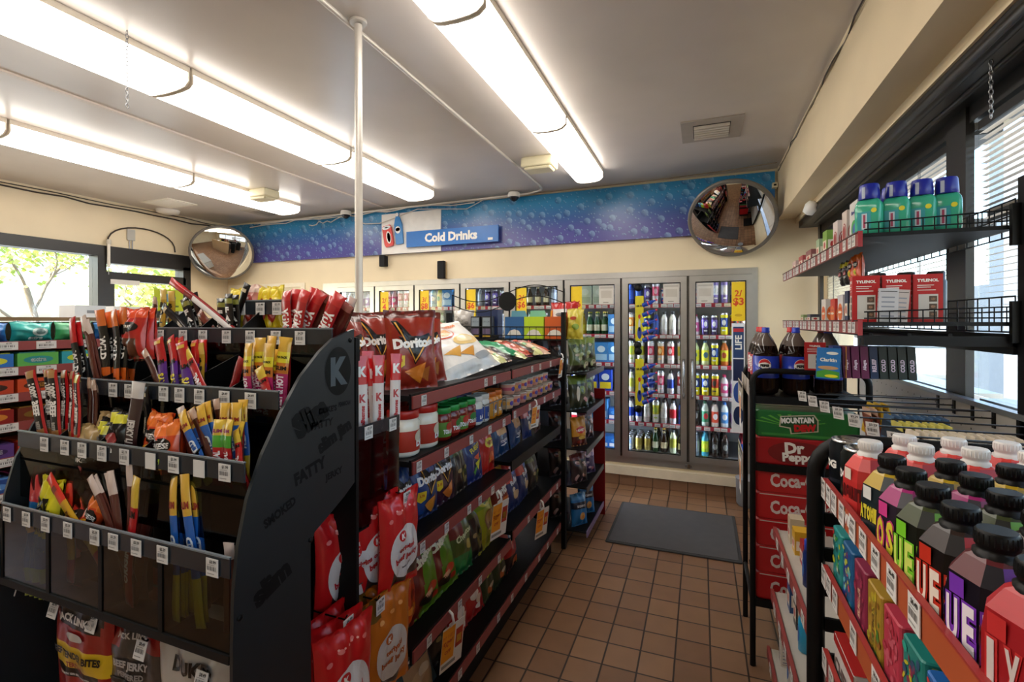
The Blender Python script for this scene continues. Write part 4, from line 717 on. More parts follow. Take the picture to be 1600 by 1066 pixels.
gshelf(1.305, 2.155, Z4, GX, tags=(1.4, 1.62, 1.8, 2.0)); gshelf(2.178, 3.035, .505, GX, tags=(2.4, 2.6, 2.8, 2.94))
gshelf(1.305, 3.035, Z5, GX, tags=ty(1.35, 3.0, 9))
s = MB(); s.tube([(-.885, 1.9, 1.17), (-1.1, 2.17, 1.175), (-.89, 2.17, 1.15)], .003, STEEL, 5)
for k in range(6): s.tube([(-.885, 1.9+.05*k, 1.103), (-.885, 1.9+.05*k, 1.17)], .0025, STEEL, 4)
s.tube([(-.885, 1.9, 1.17), (-.885, 2.15, 1.17)], .003, STEEL, 5); gpart(s, 'wire_fence')
FX = PI/2
def bagat(kind, x, y, z, rot, label, grp=None, sc=None): return put(bag, (kind,), (x, y, z), rot, label, 'snack bag', grp, sc)
def n_(k): return .80
AX = -.90    # bag front centre line
# top shelf
for k, (y, x, rz, rx, kd) in enumerate([(1.31, -1.10, 1.35, -.30, 'nacho2'), (1.36, -1.24, 1.2, -.28, 'nacho2'), (1.43, -.945, .85, -.10, 'nacho'), (1.60, -1.0, .95, -.22, 'nacho'), (1.70, -1.10, 1.4, -.36, 'nacho2'), (1.52, -1.16, 1.3, -.18, 'nacho')]):
    bagat(kd, x, y, Z1+.004, (rx, 0, rz), ['dark red tortilla chip bag slumped at the near end of the top shelf', 'dark red tortilla chip bag behind the nearest slumped one', 'large red tortilla chip bag facing front at the near end, top shelf', 'red tortilla chip bag just behind the large front one, top shelf', 'red tortilla chip bag lying back beside the big white bag', 'red tortilla chip bag at the back of the top shelf against the board'][k], 'red tortilla chip bags on the top shelf', .80)
bagat('dip', -.925, 1.90, Z1+.012, (math.radians(-48), math.radians(-6), math.radians(84)), 'big white dip chip bag leaning back on the top snack shelf')
R5 = random.Random(5)
for k, kd in enumerate(['pastel', 'greylay', 'greenlay', 'pastel', 'redlay', 'greylay', 'pastel', 'redlay']):
    y = 2.27+.10*k; row = k % 2
    bagat(kd, -.93-.015*(k % 3), y, Z1+.030+.012*(k % 3), (math.radians(-72-4*(k % 2)), 0, FX+R5.uniform(-.3, .3)), ['pastel', 'dark grey', 'green', 'pastel', 'red', 'dark grey', 'pastel', 'red'][k]+' snack bag lying flat on the far top shelf, %s from the near end' % ORD[k+1], 'bags lying flat on the far top shelf')
# jars
def pj(kd, x, y, z, lab): put(jar_k, (kd,), (x, y, z), FX+R5.uniform(-.3, .3), lab, 'jar', 'dip jars on the second shelf')
for k in range(2):
    for r_ in range(2): pj('queso', -.945-.125*r_, 1.375+.122*k, Z2+.001, 'white dip jar with red lid, %s from the near end, %s row' % (ORD[k+1], ['front', 'back'][r_]))
yy = 1.602
for k, kd in enumerate(['salsa', 'salsa2', 'salsa', 'salsa2', 'white', 'white', 'cheese', 'cheese']):
    y = yy+.0715*k - (0 if k else 0)
    if y > 2.13: break
    for r_ in range(3):
        kk = {'white': ['white', 'violet', 'violet'], 'cheese': ['cheese', 'cheese', 'cheese']}.get(kd, [kd]*3)[r_]
        pj(kk, -.93-.09*r_, y-(.02 if r_ else 0)*0, Z2+.001, '%s, %s jar past the red-lidded ones, %s row' % ({'salsa': 'green-lidded salsa jar with green band', 'salsa2': 'green-lidded salsa jar with red band', 'white': 'white jar with blue label', 'violet': 'dark violet-lidded jar', 'cheese': 'orange cheese dip jar'}[kk], ORD[k+1], ['front', 'middle', 'back'][r_]))
for k in range(8):
    for lv in range(2 if k > 0 else 1):
        for r_ in range(2 if lv == 0 else 1):
            put(tub, (['#d8b48a', '#d49a8a', '#c98a78'][k % 3], ['#e8a84a', '#d8604a', '#c85a6a'][(k+lv) % 3]), (-.925-.1*r_-.03*lv, 2.235+.096*k, 1.101+.0575*lv), FX, 'round dip tub, %s from near end, %s %s' % (ORD[k+1], ['front row', 'back row'][r_] if lv == 0 else 'stacked', 'on shelf' if lv == 0 else 'on top'), 'dip tub', 'dip tubs on the far second shelf')
# shelf three
def row(kinds, y0, dy, x, z, label, grp, lean=-.14, rows=1, dx=.1, jit=.12, sc=None):
    for k, kd in enumerate(kinds):
        if kd is None: continue
        for r_ in range(rows):
            bagat(kd, x-r_*dx, y0+dy*k, z+.002, (lean+R5.uniform(-.05, .05), R5.uniform(-.06, .06), FX+R5.uniform(-jit, jit)), '%s, %s from near end%s, %s' % (BN[kd], ORD[k+1], ', row behind' if r_ else '', label), grp, sc)
BN = {'nacho': 'red tortilla chip bag', 'ranch': 'blue tortilla chip bag', 'spicy': 'dark purple tortilla chip bag', 'clearblue': 'blue bag with clear tan window', 'takis': 'blue and violet rolled chip bag', 'redbag': 'bright red bag with yellow top', 'cheeto': 'orange cheese puff bag', 'cheetog': 'green and red cheese puff bag', 'greenchip': 'green-bottomed olive snack bag', 'limon': 'yellow-green lime chip bag', 'fritos': 'red and yellow corn chip bag', 'ruffle': 'navy ridged chip bag', 'tostblue': 'teal bag with tan window', 'redwhite': 'red bag with white blotches', 'dill': 'dark green dill chip bag', 'redring': 'round red snack bag', 'darkbag': 'dark olive snack bag', 'brownbag': 'brown snack bag', 'trail': 'green nut mix bag', 'trail2': 'dark green nut mix bag', 'orangebag': 'orange and red snack bag', 'jumble': 'dark mottled snack bag', 'purplebag': 'violet and pink snack bag', 'bluepop': 'blue popcorn bag', 'gift': 'red pouch', 'giftg': 'yellow-green pouch'}
row(['ranch', 'ranch', 'spicy', 'darkbag', 'takis', 'redbag'], 1.375, .142, -.955, Z3, 'third shelf down', 'snack bags on the third shelf', lean=-.16, sc=.93)
row(['ranch', 'spicy', 'darkbag', 'darkbag'], 1.42, .19, -1.12, Z3, 'third shelf down, second row', 'snack bags on the third shelf', sc=.9)
row(['clearblue', 'clearblue', 'ruffle', 'brownbag'], 2.29, .19, -.965, .845, 'far half of third shelf', 'snack bags on the far third shelf', lean=-.2, sc=.84)
row(['brownbag', 'brownbag', 'brownbag'], 2.65, .16, -1.16, .845, 'far half of third shelf, second row', 'snack bags on the far third shelf')
row(['cheeto', 'cheetog', 'cheetog', 'greenchip', 'darkbag', 'limon'], 1.36, .138, -.94, Z4, 'fourth shelf down', 'snack bags on the fourth shelf', lean=-.20, sc=1.06)
row(['greenchip', 'darkbag', 'greenchip', 'darkbag'], 1.45, .19, -1.14, Z4, 'fourth shelf down, second row', 'snack bags on the fourth shelf')
row(['fritos', 'ruffle', 'ruffle', 'darkbag'], 2.27, .165, -.965, .505, 'far half of fourth shelf', 'snack bags on the far fourth shelf', lean=-.18, sc=1.05)
row(['tostblue'], 1.44, .2, -.925, Z5, 'bottom shelf', 'snack bags on the bottom shelf', lean=-.42, sc=.92)
row(['darkbag', 'redwhite', 'redwhite', 'dill', 'dill', 'redring'], 1.63, .148, -.95, Z5, 'bottom shelf front', 'snack bags on the bottom shelf', lean=-.25, sc=.95)
row(['darkbag', 'redwhite', 'darkbag', 'dill'], 1.45, .21, -1.17, Z5, 'bottom shelf, second row', 'snack bags on the bottom shelf', sc=.93)
row(['darkbag', 'redring', 'darkbag'], 2.40, .2, -1.14, Z5, 'far half of bottom shelf', 'snack bags on the bottom shelf')
# promotional tags
def promo():
    t = empty('promotional_tag'); s = MB(); s.box(-.055, -.0015, -.16, .055, 0, 0, M('#e6e1d8', .5)); F = front(-.002)
    s.rect(F, -.055, -.125, .008, -.005, M('#f09a1e', .5)); s.text(F, 'BUY 1 GET 1', -.023, -.035, .011, RED, maxw=.055); s.text(F, '50%', -.023, -.062, .024, RED, bold=.05, maxw=.058); s.text(F, 'OFF', -.023, -.092, .014, RED, bold=.04, maxw=.05)
    s.rect(F, .014, -.10, .05, -.03, M('#b8361c', .5)); s.rect(F, .020, -.085, .044, -.055, M('#e0b03a', .5)); s.rect(F, -.05, -.148, .02, -.135, M('#8c8880', .5)); s.obj('card', t)
    s = MB(); s.tube([(-.02, 0, 0), (-.02, -.015, .02), (-.02, -.005, .045), (-.02, .01, .05)], .006, M('#f0eeea', .4), 4); s.obj('clip', t); return t
for k, (y, z, rz, lab) in enumerate([(1.555, .43, .25, 'orange half-price card hanging from the near fourth shelf rail'), (2.0, .72, .25, 'orange half-price card hanging at the third shelf rail by the lime chips'), (2.62, .46, .3, 'orange half-price card hanging from the far fourth shelf rail'), (2.50, 1.07, .2, 'orange sale card hanging below the dip tubs'), (3.02, 1.29, .0, 'small orange sale card at the far end of the top shelf')]):
    put(promo, (), (GX+.022, y, z), (.12, 0, FX-rz), lab, 'promotional card', 'orange sale cards on the shelf rails', .75 if k > 2 else 1.05)
# ------------------------------------------------------------------ wire end frame with boxes on top
wf = empty('wire_endcap', (-1.31, 3.14, 0)); tag(wf, 'black wire end frame with wavy sign rails and a round black disc', 'wire rack')
s = MB()
for x in (-.44, .44): s.box(x-.014, -.02, 0, x+.014, .02, 1.60, DK)
s.obj('post', wf)
s = MB()
for z in (1.44, 1.50): s.tube([(-.44, 0, z), (.44, 0, z)], .003, DK, 5)
for k in range(19): s.tube([(-.44+k*.0488, 0, 1.30), (-.44+k*.0488, 0, 1.50)], .0018, DK, 4)
s.tube([(-.44, 0, 1.3), (.44, 0, 1.3)], .003, DK, 5); s.obj('wire_panel', wf)
s = MB()
for o_ in (0, .075):
    pts = [(-.415+.86*k/24, 0, 1.735-o_ + .055*math.sin(PI+k/24*2*PI*1.0)*1.0) for k in range(25)]; s.tube(pts, .0035, DK, 5)
s.tube([(-.415, 0, 1.66), (-.415, 0, 1.735)], .003, DK, 5); s.tube([(.445, 0, 1.45), (.445, 0, 1.76)], .004, DK, 5); s.tube([(-.415, 0, 1.48), (-.415, 0, 1.70)], .003, DK, 5); s.tube([(-.10, 0, 1.48), (-.10, 0, 1.68)], .003, DK, 5)
s.obj('wavy_rail', wf)
s = MB(); s.lathe([(.065, -.006), (.068, 0), (.065, .006)], DK, 28, T=Matrix.Translation((.03, -.008, 1.68)) @ Matrix.Rotation(PI/2, 4, 'X')); s.obj('sign_disc', wf)
s = MB(); s.box(-.44, .02, 1.405, .44, .34, 1.415, DK)
for k in range(8): s.box(-.44, .02+.04*k, .20+.0, -.43, .03+.04*k, 1.4, DK) if k in (0, 7) else None
s.obj('top_shelf', wf)
def flapbox(c, w_=.145, h_=.155):
    t = empty('display_box'); m = M(c, .45); s = MB(); s.box(-w_/2, -.05, 0, w_/2, .05, h_, m); F = front(-.0512)
    s.poly(F, [(-.055, .025), (.055, .025), (.035, .055), (0, .066), (-.035, .055)], M('#e4e0d4', .5)); s.rect(F, -.055, .02, .055, .026, M('#e4e0d4', .5)); s.rect(F, -w_/2, .075, w_/2, .078, M('#2a2a28', .6)); s.obj('box_body', t)
    s = MB(); s.add([(-w_/2+.01, .045, h_), (w_/2-.01, .045, h_), (w_/2-.02, .03, h_+.045), (-w_/2+.02, .03, h_+.045), (-w_/2+.01, .049, h_), (w_/2-.01, .049, h_), (w_/2-.02, .034, h_+.045), (-w_/2+.02, .034, h_+.045)], [(0, 1, 2, 3), (5, 4, 7, 6), (3, 2, 6, 7), (1, 5, 6, 2), (0, 3, 7, 4)], M('#8ac4c8' if c != '#c85a1c' else '#e8b04a', .5)); s.obj('flap', t); return t
for k, (c, x, nm) in enumerate([('#2a5f94', -1.275, 'blue'), ('#b4d024', -1.128, 'lime green'), ('#c85a1c', -.975, 'orange')]):
    put(flapbox, (c,), (x+.03, 3.23, 1.416), 0, nm+' open-topped cardboard box on the wire end rack', 'box', 'coloured display boxes on the wire rack')
bagat('gift', -.87-.03, 3.26, 1.416, (-.1, 0, .05), 'red pouch with grey panel right of the orange box')
bagat('giftg', -.77-.04, 3.20, 1.416, (-.1, 0, -.1), 'yellow-green pouch at the right end of the wire rack', sc=.95)
s = MB(); s.rbox(-.085, -.05, 0, .085, .05, .21, .004, M('#1c2c54', .4)); F = front(-.0512); s.ell(F, 0, .03, .02, .02, M('#b8862c', .5)); o = s.obj('display_box'); o.location = (-1.53+.04, 3.30, 1.416); tag(o, 'navy box with gold emblem left of the blue box', 'box', 'dark boxes on the wire rack')
for k, x in enumerate((-1.55, -1.46)):
    s = MB() if k == 0 else s
    if k == 0:
        s.rbox(-.038, -.03, 0, .038, .03, .16, .004, M('#1f1f24', .4)); F = front(-.0312); s.rect(F, -.03, .085, .03, .15, M('#8c98a0', .5)); s.rect(F, -.03, .03, .03, .07, M('#6a5a78', .5)); s.text(F, 'CAPPUCCINO', 0, .12, .012, DARK, maxw=.055); s.rect(F, -.03, .01, .03, .022, M('#c8a02c')); pb = s.obj('coffee_pouch')
    else: pb = pb.copy(); COL.objects.link(pb)
    pb.location = (x, 3.20, 1.416); tag(pb, ['dark coffee packet on the wire rack, left of two', 'dark coffee packet on the wire rack, right of two'][k], 'packet', 'coffee packets on the wire rack')
bagat('whitefur', -1.72, 3.32, 1.46, (0, 0, .2), 'fluffy grey and white bag at the left end of the wire rack')
put(can, (.032, .157, '#111412', '#1a1d1b', '#63b82e'), (-2.02, 3.02, 1.44), 0, 'tall black can with green mark behind the chip bags', 'can')
s = MB(); s.box(-.20, -.2, 0, .2, .2, 1.44, DK); o = s.obj('display_plinth'); o.location = (-2.02, 3.1, 0); tag(o, 'dark display stand behind the chip shelf carrying the black can', 'display stand')
# ------------------------------------------------------------------ side rack with hanging bags past the end frame
sr = empty('side_rack', (-.86, 3.5, 0)); tag(sr, 'narrow rack of small snack bags beyond the end of the long shelf', 'rack')
s = MB(); s.box(-.25, -.30, .05, -.22, .30, 1.40, DK); s.obj('back_panel', sr)
for z in (.10, .40, .66, .92, 1.18):
    s = MB(); s.box(-.22, -.30, z-.008, .13, .30, z, DK); s.box(.13, -.30, z-.035, .137, .30, z+.005, M('#4c4a4e', .4) if z > .2 else M('#8c7ca4', .3)); s.obj('shelf', sr)
s = MB(); s.box(.05, .295, .0, .145, .31, 1.0, M('#a5161c', .4)); s.obj('end_panel', sr)
for z, kds in ((1.181, ['trail', 'trail']), (.921, ['trail2', 'trail2']), (.661, ['orangebag', 'jumble']), (.401, ['jumble', 'purplebag']), (.101, ['bluepop', 'bluepop'])):
    for k, kd in enumerate(kds):
        y = 3.30+.225*k
        bagat(kd, -.80, y, z+.001, (-.12, 0, FX+R5.uniform(-.9, -.5)), '%s on the narrow side rack, %s, %s' % (BN[kd], {1.181: 'top shelf', .921: 'second shelf', .661: 'third shelf', .401: 'fourth shelf', .101: 'bottom shelf'}[z], ['near one', 'far one'][k]), 'snack bags on the side rack', .92)
    bagat('jumble', -.98, 3.4, z+.001, (-.1, 0, 1.0), 'dark mottled bag at the back of the side rack, shelf at %d cm' % int(z*100), 'snack bags on the side rack')
# ================================================================== JERKY DISPLAY AT THE SHELF END
#  kind: width, length, thickness, bands (v from the bottom), lettering
STK = {
 'wild': (.034, .27, .010, [(0, .36, '#d9601a'), (.36, .80, '#141314'), (.80, 1, '#e0702a')], [('r', '#f0ece8', 'WILD', .58, .021, .42), ('u', '#1a120e', 'HOT', .20, .018, .22)], 'orange and black stick'),
 'wildr': (.030, .26, .010, [(0, .25, '#6a1218'), (.25, .70, '#141314'), (.70, 1, '#b8161c')], [('r', '#f0ece8', 'WILD', .46, .020, .42)], 'red and black stick'),
 'brown': (.022, .27, .010, [(0, .86, '#4a1f16'), (.86, 1, '#c9a894')], [], 'brown stick in clear wrap'),
 'brownl': (.024, .30, .010, [(0, .82, '#56231a'), (.82, 1, '#d8c4ba')], [], 'long brown stick in clear wrap'),
 'yellow': (.028, .25, .010, [(0, .84, '#b8922a'), (.84, 1, '#d8b45c')], [('s', '#1c1610', 'BULLY', .45, .022, .70)], 'yellow stick with black lettering'),
 'black': (.026, .20, .010, [(0, 1, '#171416')], [('r', '#c8b8a0', 'TERIYAKI', .5, .008, .55), ('b', '#d8c8a8', '', .9, .05)], 'short black stick'),
 'fat': (.034, .26, .012, [(0, .80, '#171315'), (.80, .9, '#8c8a3c'), (.9, 1, '#1c1a18')], [('s', '#eeeae4', 'FATTY', .40, .027, .76)], 'black stick with big white lettering'),
 'youngr': (.026, .26, .010, [(0, .9, '#7a3424'), (.9, 1, '#c8a494')], [('r', '#e8ddd4', 'YOUNGS', .45, .012, .45)], 'brown stick with white lettering'),
 'long': (.024, .36, .010, [(0, .80, '#8a1418'), (.80, 1, '#c4121a')], [('b', '#e8e4e0', '', .45, .55), ('r', '#7a1418', 'SMOKED', .45, .010, .35)], 'long red and white stick'),
 'yumbo': (.040, .27, .014, [(0, .80, '#b01920'), (.80, 1, '#c42a2a')], [('r', '#f4efeb', 'YUMBO', .44, .031, .76)], 'wide red stick with white lettering'),
 'yumbob': (.040, .26, .014, [(0, .88, '#5c1c18'), (.88, 1, '#a8655c')], [('r', '#8c4038', 'INFO', .5, .01, .4)], 'wide brown stick turned sideways'),
 'savage': (.034, .27, .012, [(0, .45, '#432372'), (.45, .62, '#5a2688'), (.62, 1, '#bb1c20')], [('r', '#e4cf2e', 'SAVAGE', .30, .021, .52), ('q', '#15100e', 'SLIM', .64, .018, .06), ('b', '#d8a83a', '', .93, .05)], 'purple and red stick'),
 'pink': (.032, .25, .011, [(0, .55, '#b2185e'), (.55, .70, '#c8701e'), (.70, .80, '#e2cf2c'), (.80, 1, '#d8a83c')], [('u', '#f6e4ec', 'SWEET & HOT', .28, .017, .50), ('q', '#181210', 'SLIM', .615, .013, .06), ('q', '#181210', 'FUN PACK', .75, .008, .03)], 'pink and yellow stick'),
 'beef': (.032, .27, .010, [(0, .30, '#a8703c'), (.30, .92, '#1b1516'), (.92, 1, '#a87c4a')], [('l', '#b8181c', '', .5, 1), ('r', '#e8e2dc', '100% BEEF', .66, .019, .46), ('r', '#9a948e', 'BEEF', .36, .010, .12), ('r', '#3c2a18', 'GRASS', .14, .012, .2)], 'red-edged black stick'),
 'beefy': (.032, .27, .010, [(0, .30, '#a8703c'), (.30, .90, '#1b1516'), (.90, 1, '#c8b82a')], [('l', '#b8181c', '', .5, 1), ('r', '#e8e2dc', '100% BEEF', .64, .019, .46), ('r', '#9a948e', 'BEEF', .36, .010, .12)], 'red-edged black stick with yellow top'),
 'mild': (.026, .26, .010, [(0, .32, '#d2b82c'), (.32, .74, '#1c5cae'), (.74, 1, '#dbab3a')], [('u', '#e8eef6', 'MILD', .50, .017, .22), ('q', '#8c1814', 'SLIM', .80, .013, .06)], 'blue and yellow stick'),
 'orig': (.028, .23, .010, [(0, .60, '#b4161c'), (.60, .78, '#48a02c'), (.78, 1, '#d8b43c')], [('u', '#f4ecec', 'ORIGINAL', .34, .016, .50), ('q', '#8c1c5c', 'SLIM', .84, .012, .06)], 'red, green and yellow stick'),
 'origr': (.028, .25, .010, [(0, .78, '#b0161c'), (.78, 1, '#d8b43c')], [('u', '#f4ecec', 'ORIGINAL', .38, .016, .50), ('q', '#15100e', 'SLIM', .72, .013, .06)], 'plain red stick with yellow top'),
 'red': (.024, .25, .010, [(0, 1, '#8e1216')], [], 'plain dark red stick'),
 'redor': (.028, .30, .011, [(0, .22, '#b8303c'), (.22, .72, '#c8961c'), (.72, 1, '#d02c1c')], [('b', '#7a1a10', '', .86, .05), ('u', '#5c1c10', 'BBQ', .6, .012, .14)], 'red and yellow stick'),
 'cardb': (.036, .30, .012, [(0, .84, '#33181a'), (.84, 1, '#cfc8c2')], [('r', '#c8c0ba', 'JERKY LJ', .45, .022, .66)], 'black and clear pouch stick'),
 'k': (.030, .30, .012, [(0, .5, '#6a1416'), (.5, .82, '#e4d8d4'), (.82, 1, '#d0141c')], [('r', '#b81c20', 'sausage', .62, .010, .18), ('q', '#f2f0ee', 'K', .9, .02, .05), ('q', '#b8161c', 'K', .73, .016, .05), ('e', '#c8141a', '', .0, 0)], 'red and white sausage stick'),
}
def stick(kind):
    w, L, t, bn, art, _ = STK[kind]; s = MB()
    R_ = random.Random(kind); a1, a2 = R_.uniform(0, 6), R_.uniform(-.004, .004)
    def P(u, v, side, off=0):
        e = (1-abs(u)**2.2)**.5 if abs(u) < 1 else 0; b = min(1, v/.05, (1-v)/.09)**.6 if 0 < v < 1 else 0
        return (u*w/2*(1-.10*b), side*(t/2*b*e+.0007+off) + a2*math.sin(v*PI)+ .0016*math.sin(v*9+a1), v*L)
    def col(u, v):
        if any(a[0] == 'l' for a in art) and (u < .14 or u > .86): return foil('#b8181c')
        for v0, v1, c in bn:
            if v0 <= v < v1: return foil(c, .28)
        return foil(bn[-1][2])
    s.sheet(lambda u, v: P(u*2-1, v, -1), 7, 22, col); s.sheet(lambda u, v: P(1-u*2, v, 1), 3, 12, lambda u, v: col(.5, v))
    S_ = lambda a, b: P(max(-1, min(1, a/(w/2*.92))), max(0, min(1, b/L)), -1, .0009)
    for a in art:
        if a[0] in 'ruq': s.text(S_, a[2], 0, a[3]*L, a[4], foil(a[1], .4), rot={'r': -PI/2, 'u': PI/2, 'q': 0}[a[0]], maxw=(a[5]*L if a[0] != 'q' else w*.78), bold=.05)
        elif a[0] == 's':
            n = len(a[2])
            for k, ch in enumerate(a[2]): s.text(S_, ch, 0, (a[3]+a[5]*(.5-(k+.5)/n))*L, a[4], foil(a[1], .4), bold=.06, maxw=w*.7)
        elif a[0] == 'b': s.rect(S_, -w*.33, (a[3]-a[4]/2)*L, w*.33, (a[3]+a[4]/2)*L, foil(a[1], .4), 4)
    return s.obj('jerky_stick')
PXR, PXL = -.785, -1.555
jd = empty('jerky_display', (-1.17, .78, 0)); tag(jd, 'black tiered jerky display with curved side panels at the shelf end', 'display stand')
def jpart(s, name, parent=jd):
    o = s.obj(name, parent)
    if parent is jd: o.location = (1.17, -.78, 0)
    return o
# curved side panels: outline in (y, z)
prof = [(.94, 1.522), (.905, 1.512), (.868, 1.500), (.829, 1.474), (.774, 1.424), (.725, 1.358), (.680, 1.285), (.647, 1.21), (.628, 1.13), (.619, 1.05), (.616, .95), (.616, 0.0), (.80, 0.0), (.80, 1.06), (.812, 1.082), (.85, 1.10), (.905, 1.128), (.94, 1.15)]
prof2 = prof[:12]+[(.94, 0.0)]
PAN = M('#1a2023', .38); ART = M('#060707', .4); ART2 = M('#4b555b', .4); ART3 = M('#0a0c0d', .5)
def panel(pr, x0, x1):
    s = MB(); n = len(pr); vs = [(x0, y, z) for y, z in pr]+[(x1, y, z) for y, z in pr]
    s.add(vs, [tuple(range(n))[::-1], tuple(range(n, 2*n))]+[(i, i+1 if i+1 < n else 0, n+(i+1) % n, n+i) for i in range(n)], PAN); return s
s = panel(prof, PXR-.008, PXR)
SX = lambda a, b: (PXR+.0008, a, b); SX2 = lambda a, b: (PXR+.0016, a, b)
s.ell(SX, .885, 1.425, .042, .056, ART, 32); s.text(SX2, 'K', .887, 1.425, .066, ART2, bold=.06, stretch=.85)
s.text(SX, 'Slim', .800, 1.335, .058, ART3, rot=.42, bold=.09, stretch=.85); s.text(SX, 'Jim', .79, 1.29, .05, ART3, rot=.38, bold=.09) if False else None
s.text(SX, "DUKE'S", .852, 1.342, .014, ART3, bold=.05); s.text(SX, 'PEMMICAN', .905, 1.347, .011, ART3, bold=.05, maxw=.04); s.text(SX, 'FATTY', .835, 1.313, .017, ART3, bold=.05)
s.text(SX, 'slim jim', .875, 1.275, .042, ART3, rot=.35, bold=.08, maxw=.11); s.text(SX, 'FATTY', .80, 1.22, .028, ART3, rot=.2, bold=.06, maxw=.09); s.text(SX, 'SMOKED', .72, 1.16, .02, ART3, rot=.3, bold=.05, maxw=.08); s.text(SX, 'slim', .70, 1.03, .045, ART3, rot=.35, bold=.07, maxw=.10); s.text(SX, 'JERKY', .87, 1.19, .02, ART3, rot=.1, bold=.05, maxw=.08)
for y, z in ((.925, 1.495), (.80, 1.07), (.63, 1.0)):
    s.lathe([(.006, 0), (.006, .002), (.003, .0035)], BLACK, 10, T=Matrix.Translation((PXR, y, z)) @ Matrix.Rotation(PI/2, 4, 'Y'))
jpart(s, 'side_panel'); jpart(panel(prof2, PXL-.008, PXL), 'side_panel')
s = MB(); s.box(PXL, .955, .02, PXR-.008, .965, 1.50, DK); jpart(s, 'back_panel')
ACR = M('#c8ccc6', .06, 0, 'clear'); STRIP = M('#262a30', .25, 0, ''); ACRD = M('#a8b4b8', .06, 0, 'clear')
TIERS = [(.622, 1.092), (.652, 1.257), (.730, 1.380), (.880, 1.505), (.948, 1.578)]   # y, z of the rails, bottom to top
prices = [['$2.29', '$2.29', '$2.29', '$2.29', '$2.29', '$2.29', '$2.29', '$2.29', '$3.99'], ['$2.29', '$1.99', '$1.99', '$2.49', '$2.19', '', '$1.99', '', '$1.99', '$2.39'], ['$1.99', '$5.99', '$3.99', '$5.99', '$4.49', '$4.49', '$3.49', '$3.49'], ['$5.99', '$4.49', '$4.29', '$4.29', '$5.99', '$1.99', '$2.29', '$4.29', '$3.49'], ['$1.99', '$1.99', '$2.19']]
tagpx = [[8, 38, 68, 103, 145, 174, 210, 251, 329], [67, 99, 126, 157, 192, 233, 269, 309, 349, 384], [175, 254, 279, 310, 349, 390, 430, 200], [220, 249, 285, 316, 353, 390, 430, 468, 238], [376, 406, 432]]
for k, (y, z) in enumerate(TIERS):
    x0 = PXL+.002 if k < 4 else -1.19; x1 = PXR-.012 if k < 4 else -.90
    t = empty('tier', (0, 0, 0)); t.parent = jd; t.location = (1.17, -.78, 0)
    s = MB(); s.box(x0, y-.002, z-.019, x1, y+.001, z+.019, STRIP); s.box(x0, y-.003, z+.017, x1, y+.002, z+.020, M('#7a8288', .2)); s.obj('price_rail', t)
    for q, px in enumerate(tagpx[k]):
        xx = kx(px)*(y-.006)
        if not x0+.014 < xx < x1-.014: continue
        price_tag(prices[k][q], t, (xx, y-.0042, z-.004), 0, .031, .033)
    if k < 4:
        yb = TIERS[k+1][0] if k < 3 else .945
        s = MB(); zb = {0: .925, 1: 1.205, 2: 1.325, 3: 1.455}[k]
        s.box(x0, y+.002, zb, x1, max(yb, y+.07)-.002, zb+.006, DK); s.obj('tray_floor', t)
        if k > 0: s = MB(); s.box(x0, y+.002, zb-.09, x1, y+.0035, z-.018, ACRD); s.obj('clear_front', t)
        n = 4 if k == 0 else 5
        for q in range(1, n):
            xx = x0+(x1-x0)*q/n; s = MB(); y1 = max(yb, y+.07)+.03
            vs = [(xx, y+.004, zb), (xx, y1, zb), (xx, y1, z+.09), (xx, y+.004, z+.015 if k else z-.02)]; vs += [(v[0]+.002, v[1], v[2]) for v in vs]
            s.add(vs, [(0, 1, 2, 3), (7, 6, 5, 4), (0, 4, 5, 1), (1, 5, 6, 2), (2, 6, 7, 3), (3, 7, 4, 0)], BLACK); s.obj('divider', t)
    if k == 0:
        for q in range(4):
            xa = x0+(x1-x0)*q/4; xb = x0+(x1-x0)*(q+1)/4
            s = MB(); s.box(xa+.003, y-.001, .932, xb-.003, y, z-.019, ACR); s.obj('clear_front', t)
            s = MB(); s.box(xa-.006, y-.003, .925, xa+.006, y+.003, z-.019, BLACK); s.obj('front_bar', t)
        s = MB(); s.box(x0, y-.005, .918, x1, y+.005, .934, DK); s.obj('bottom_bar', t)
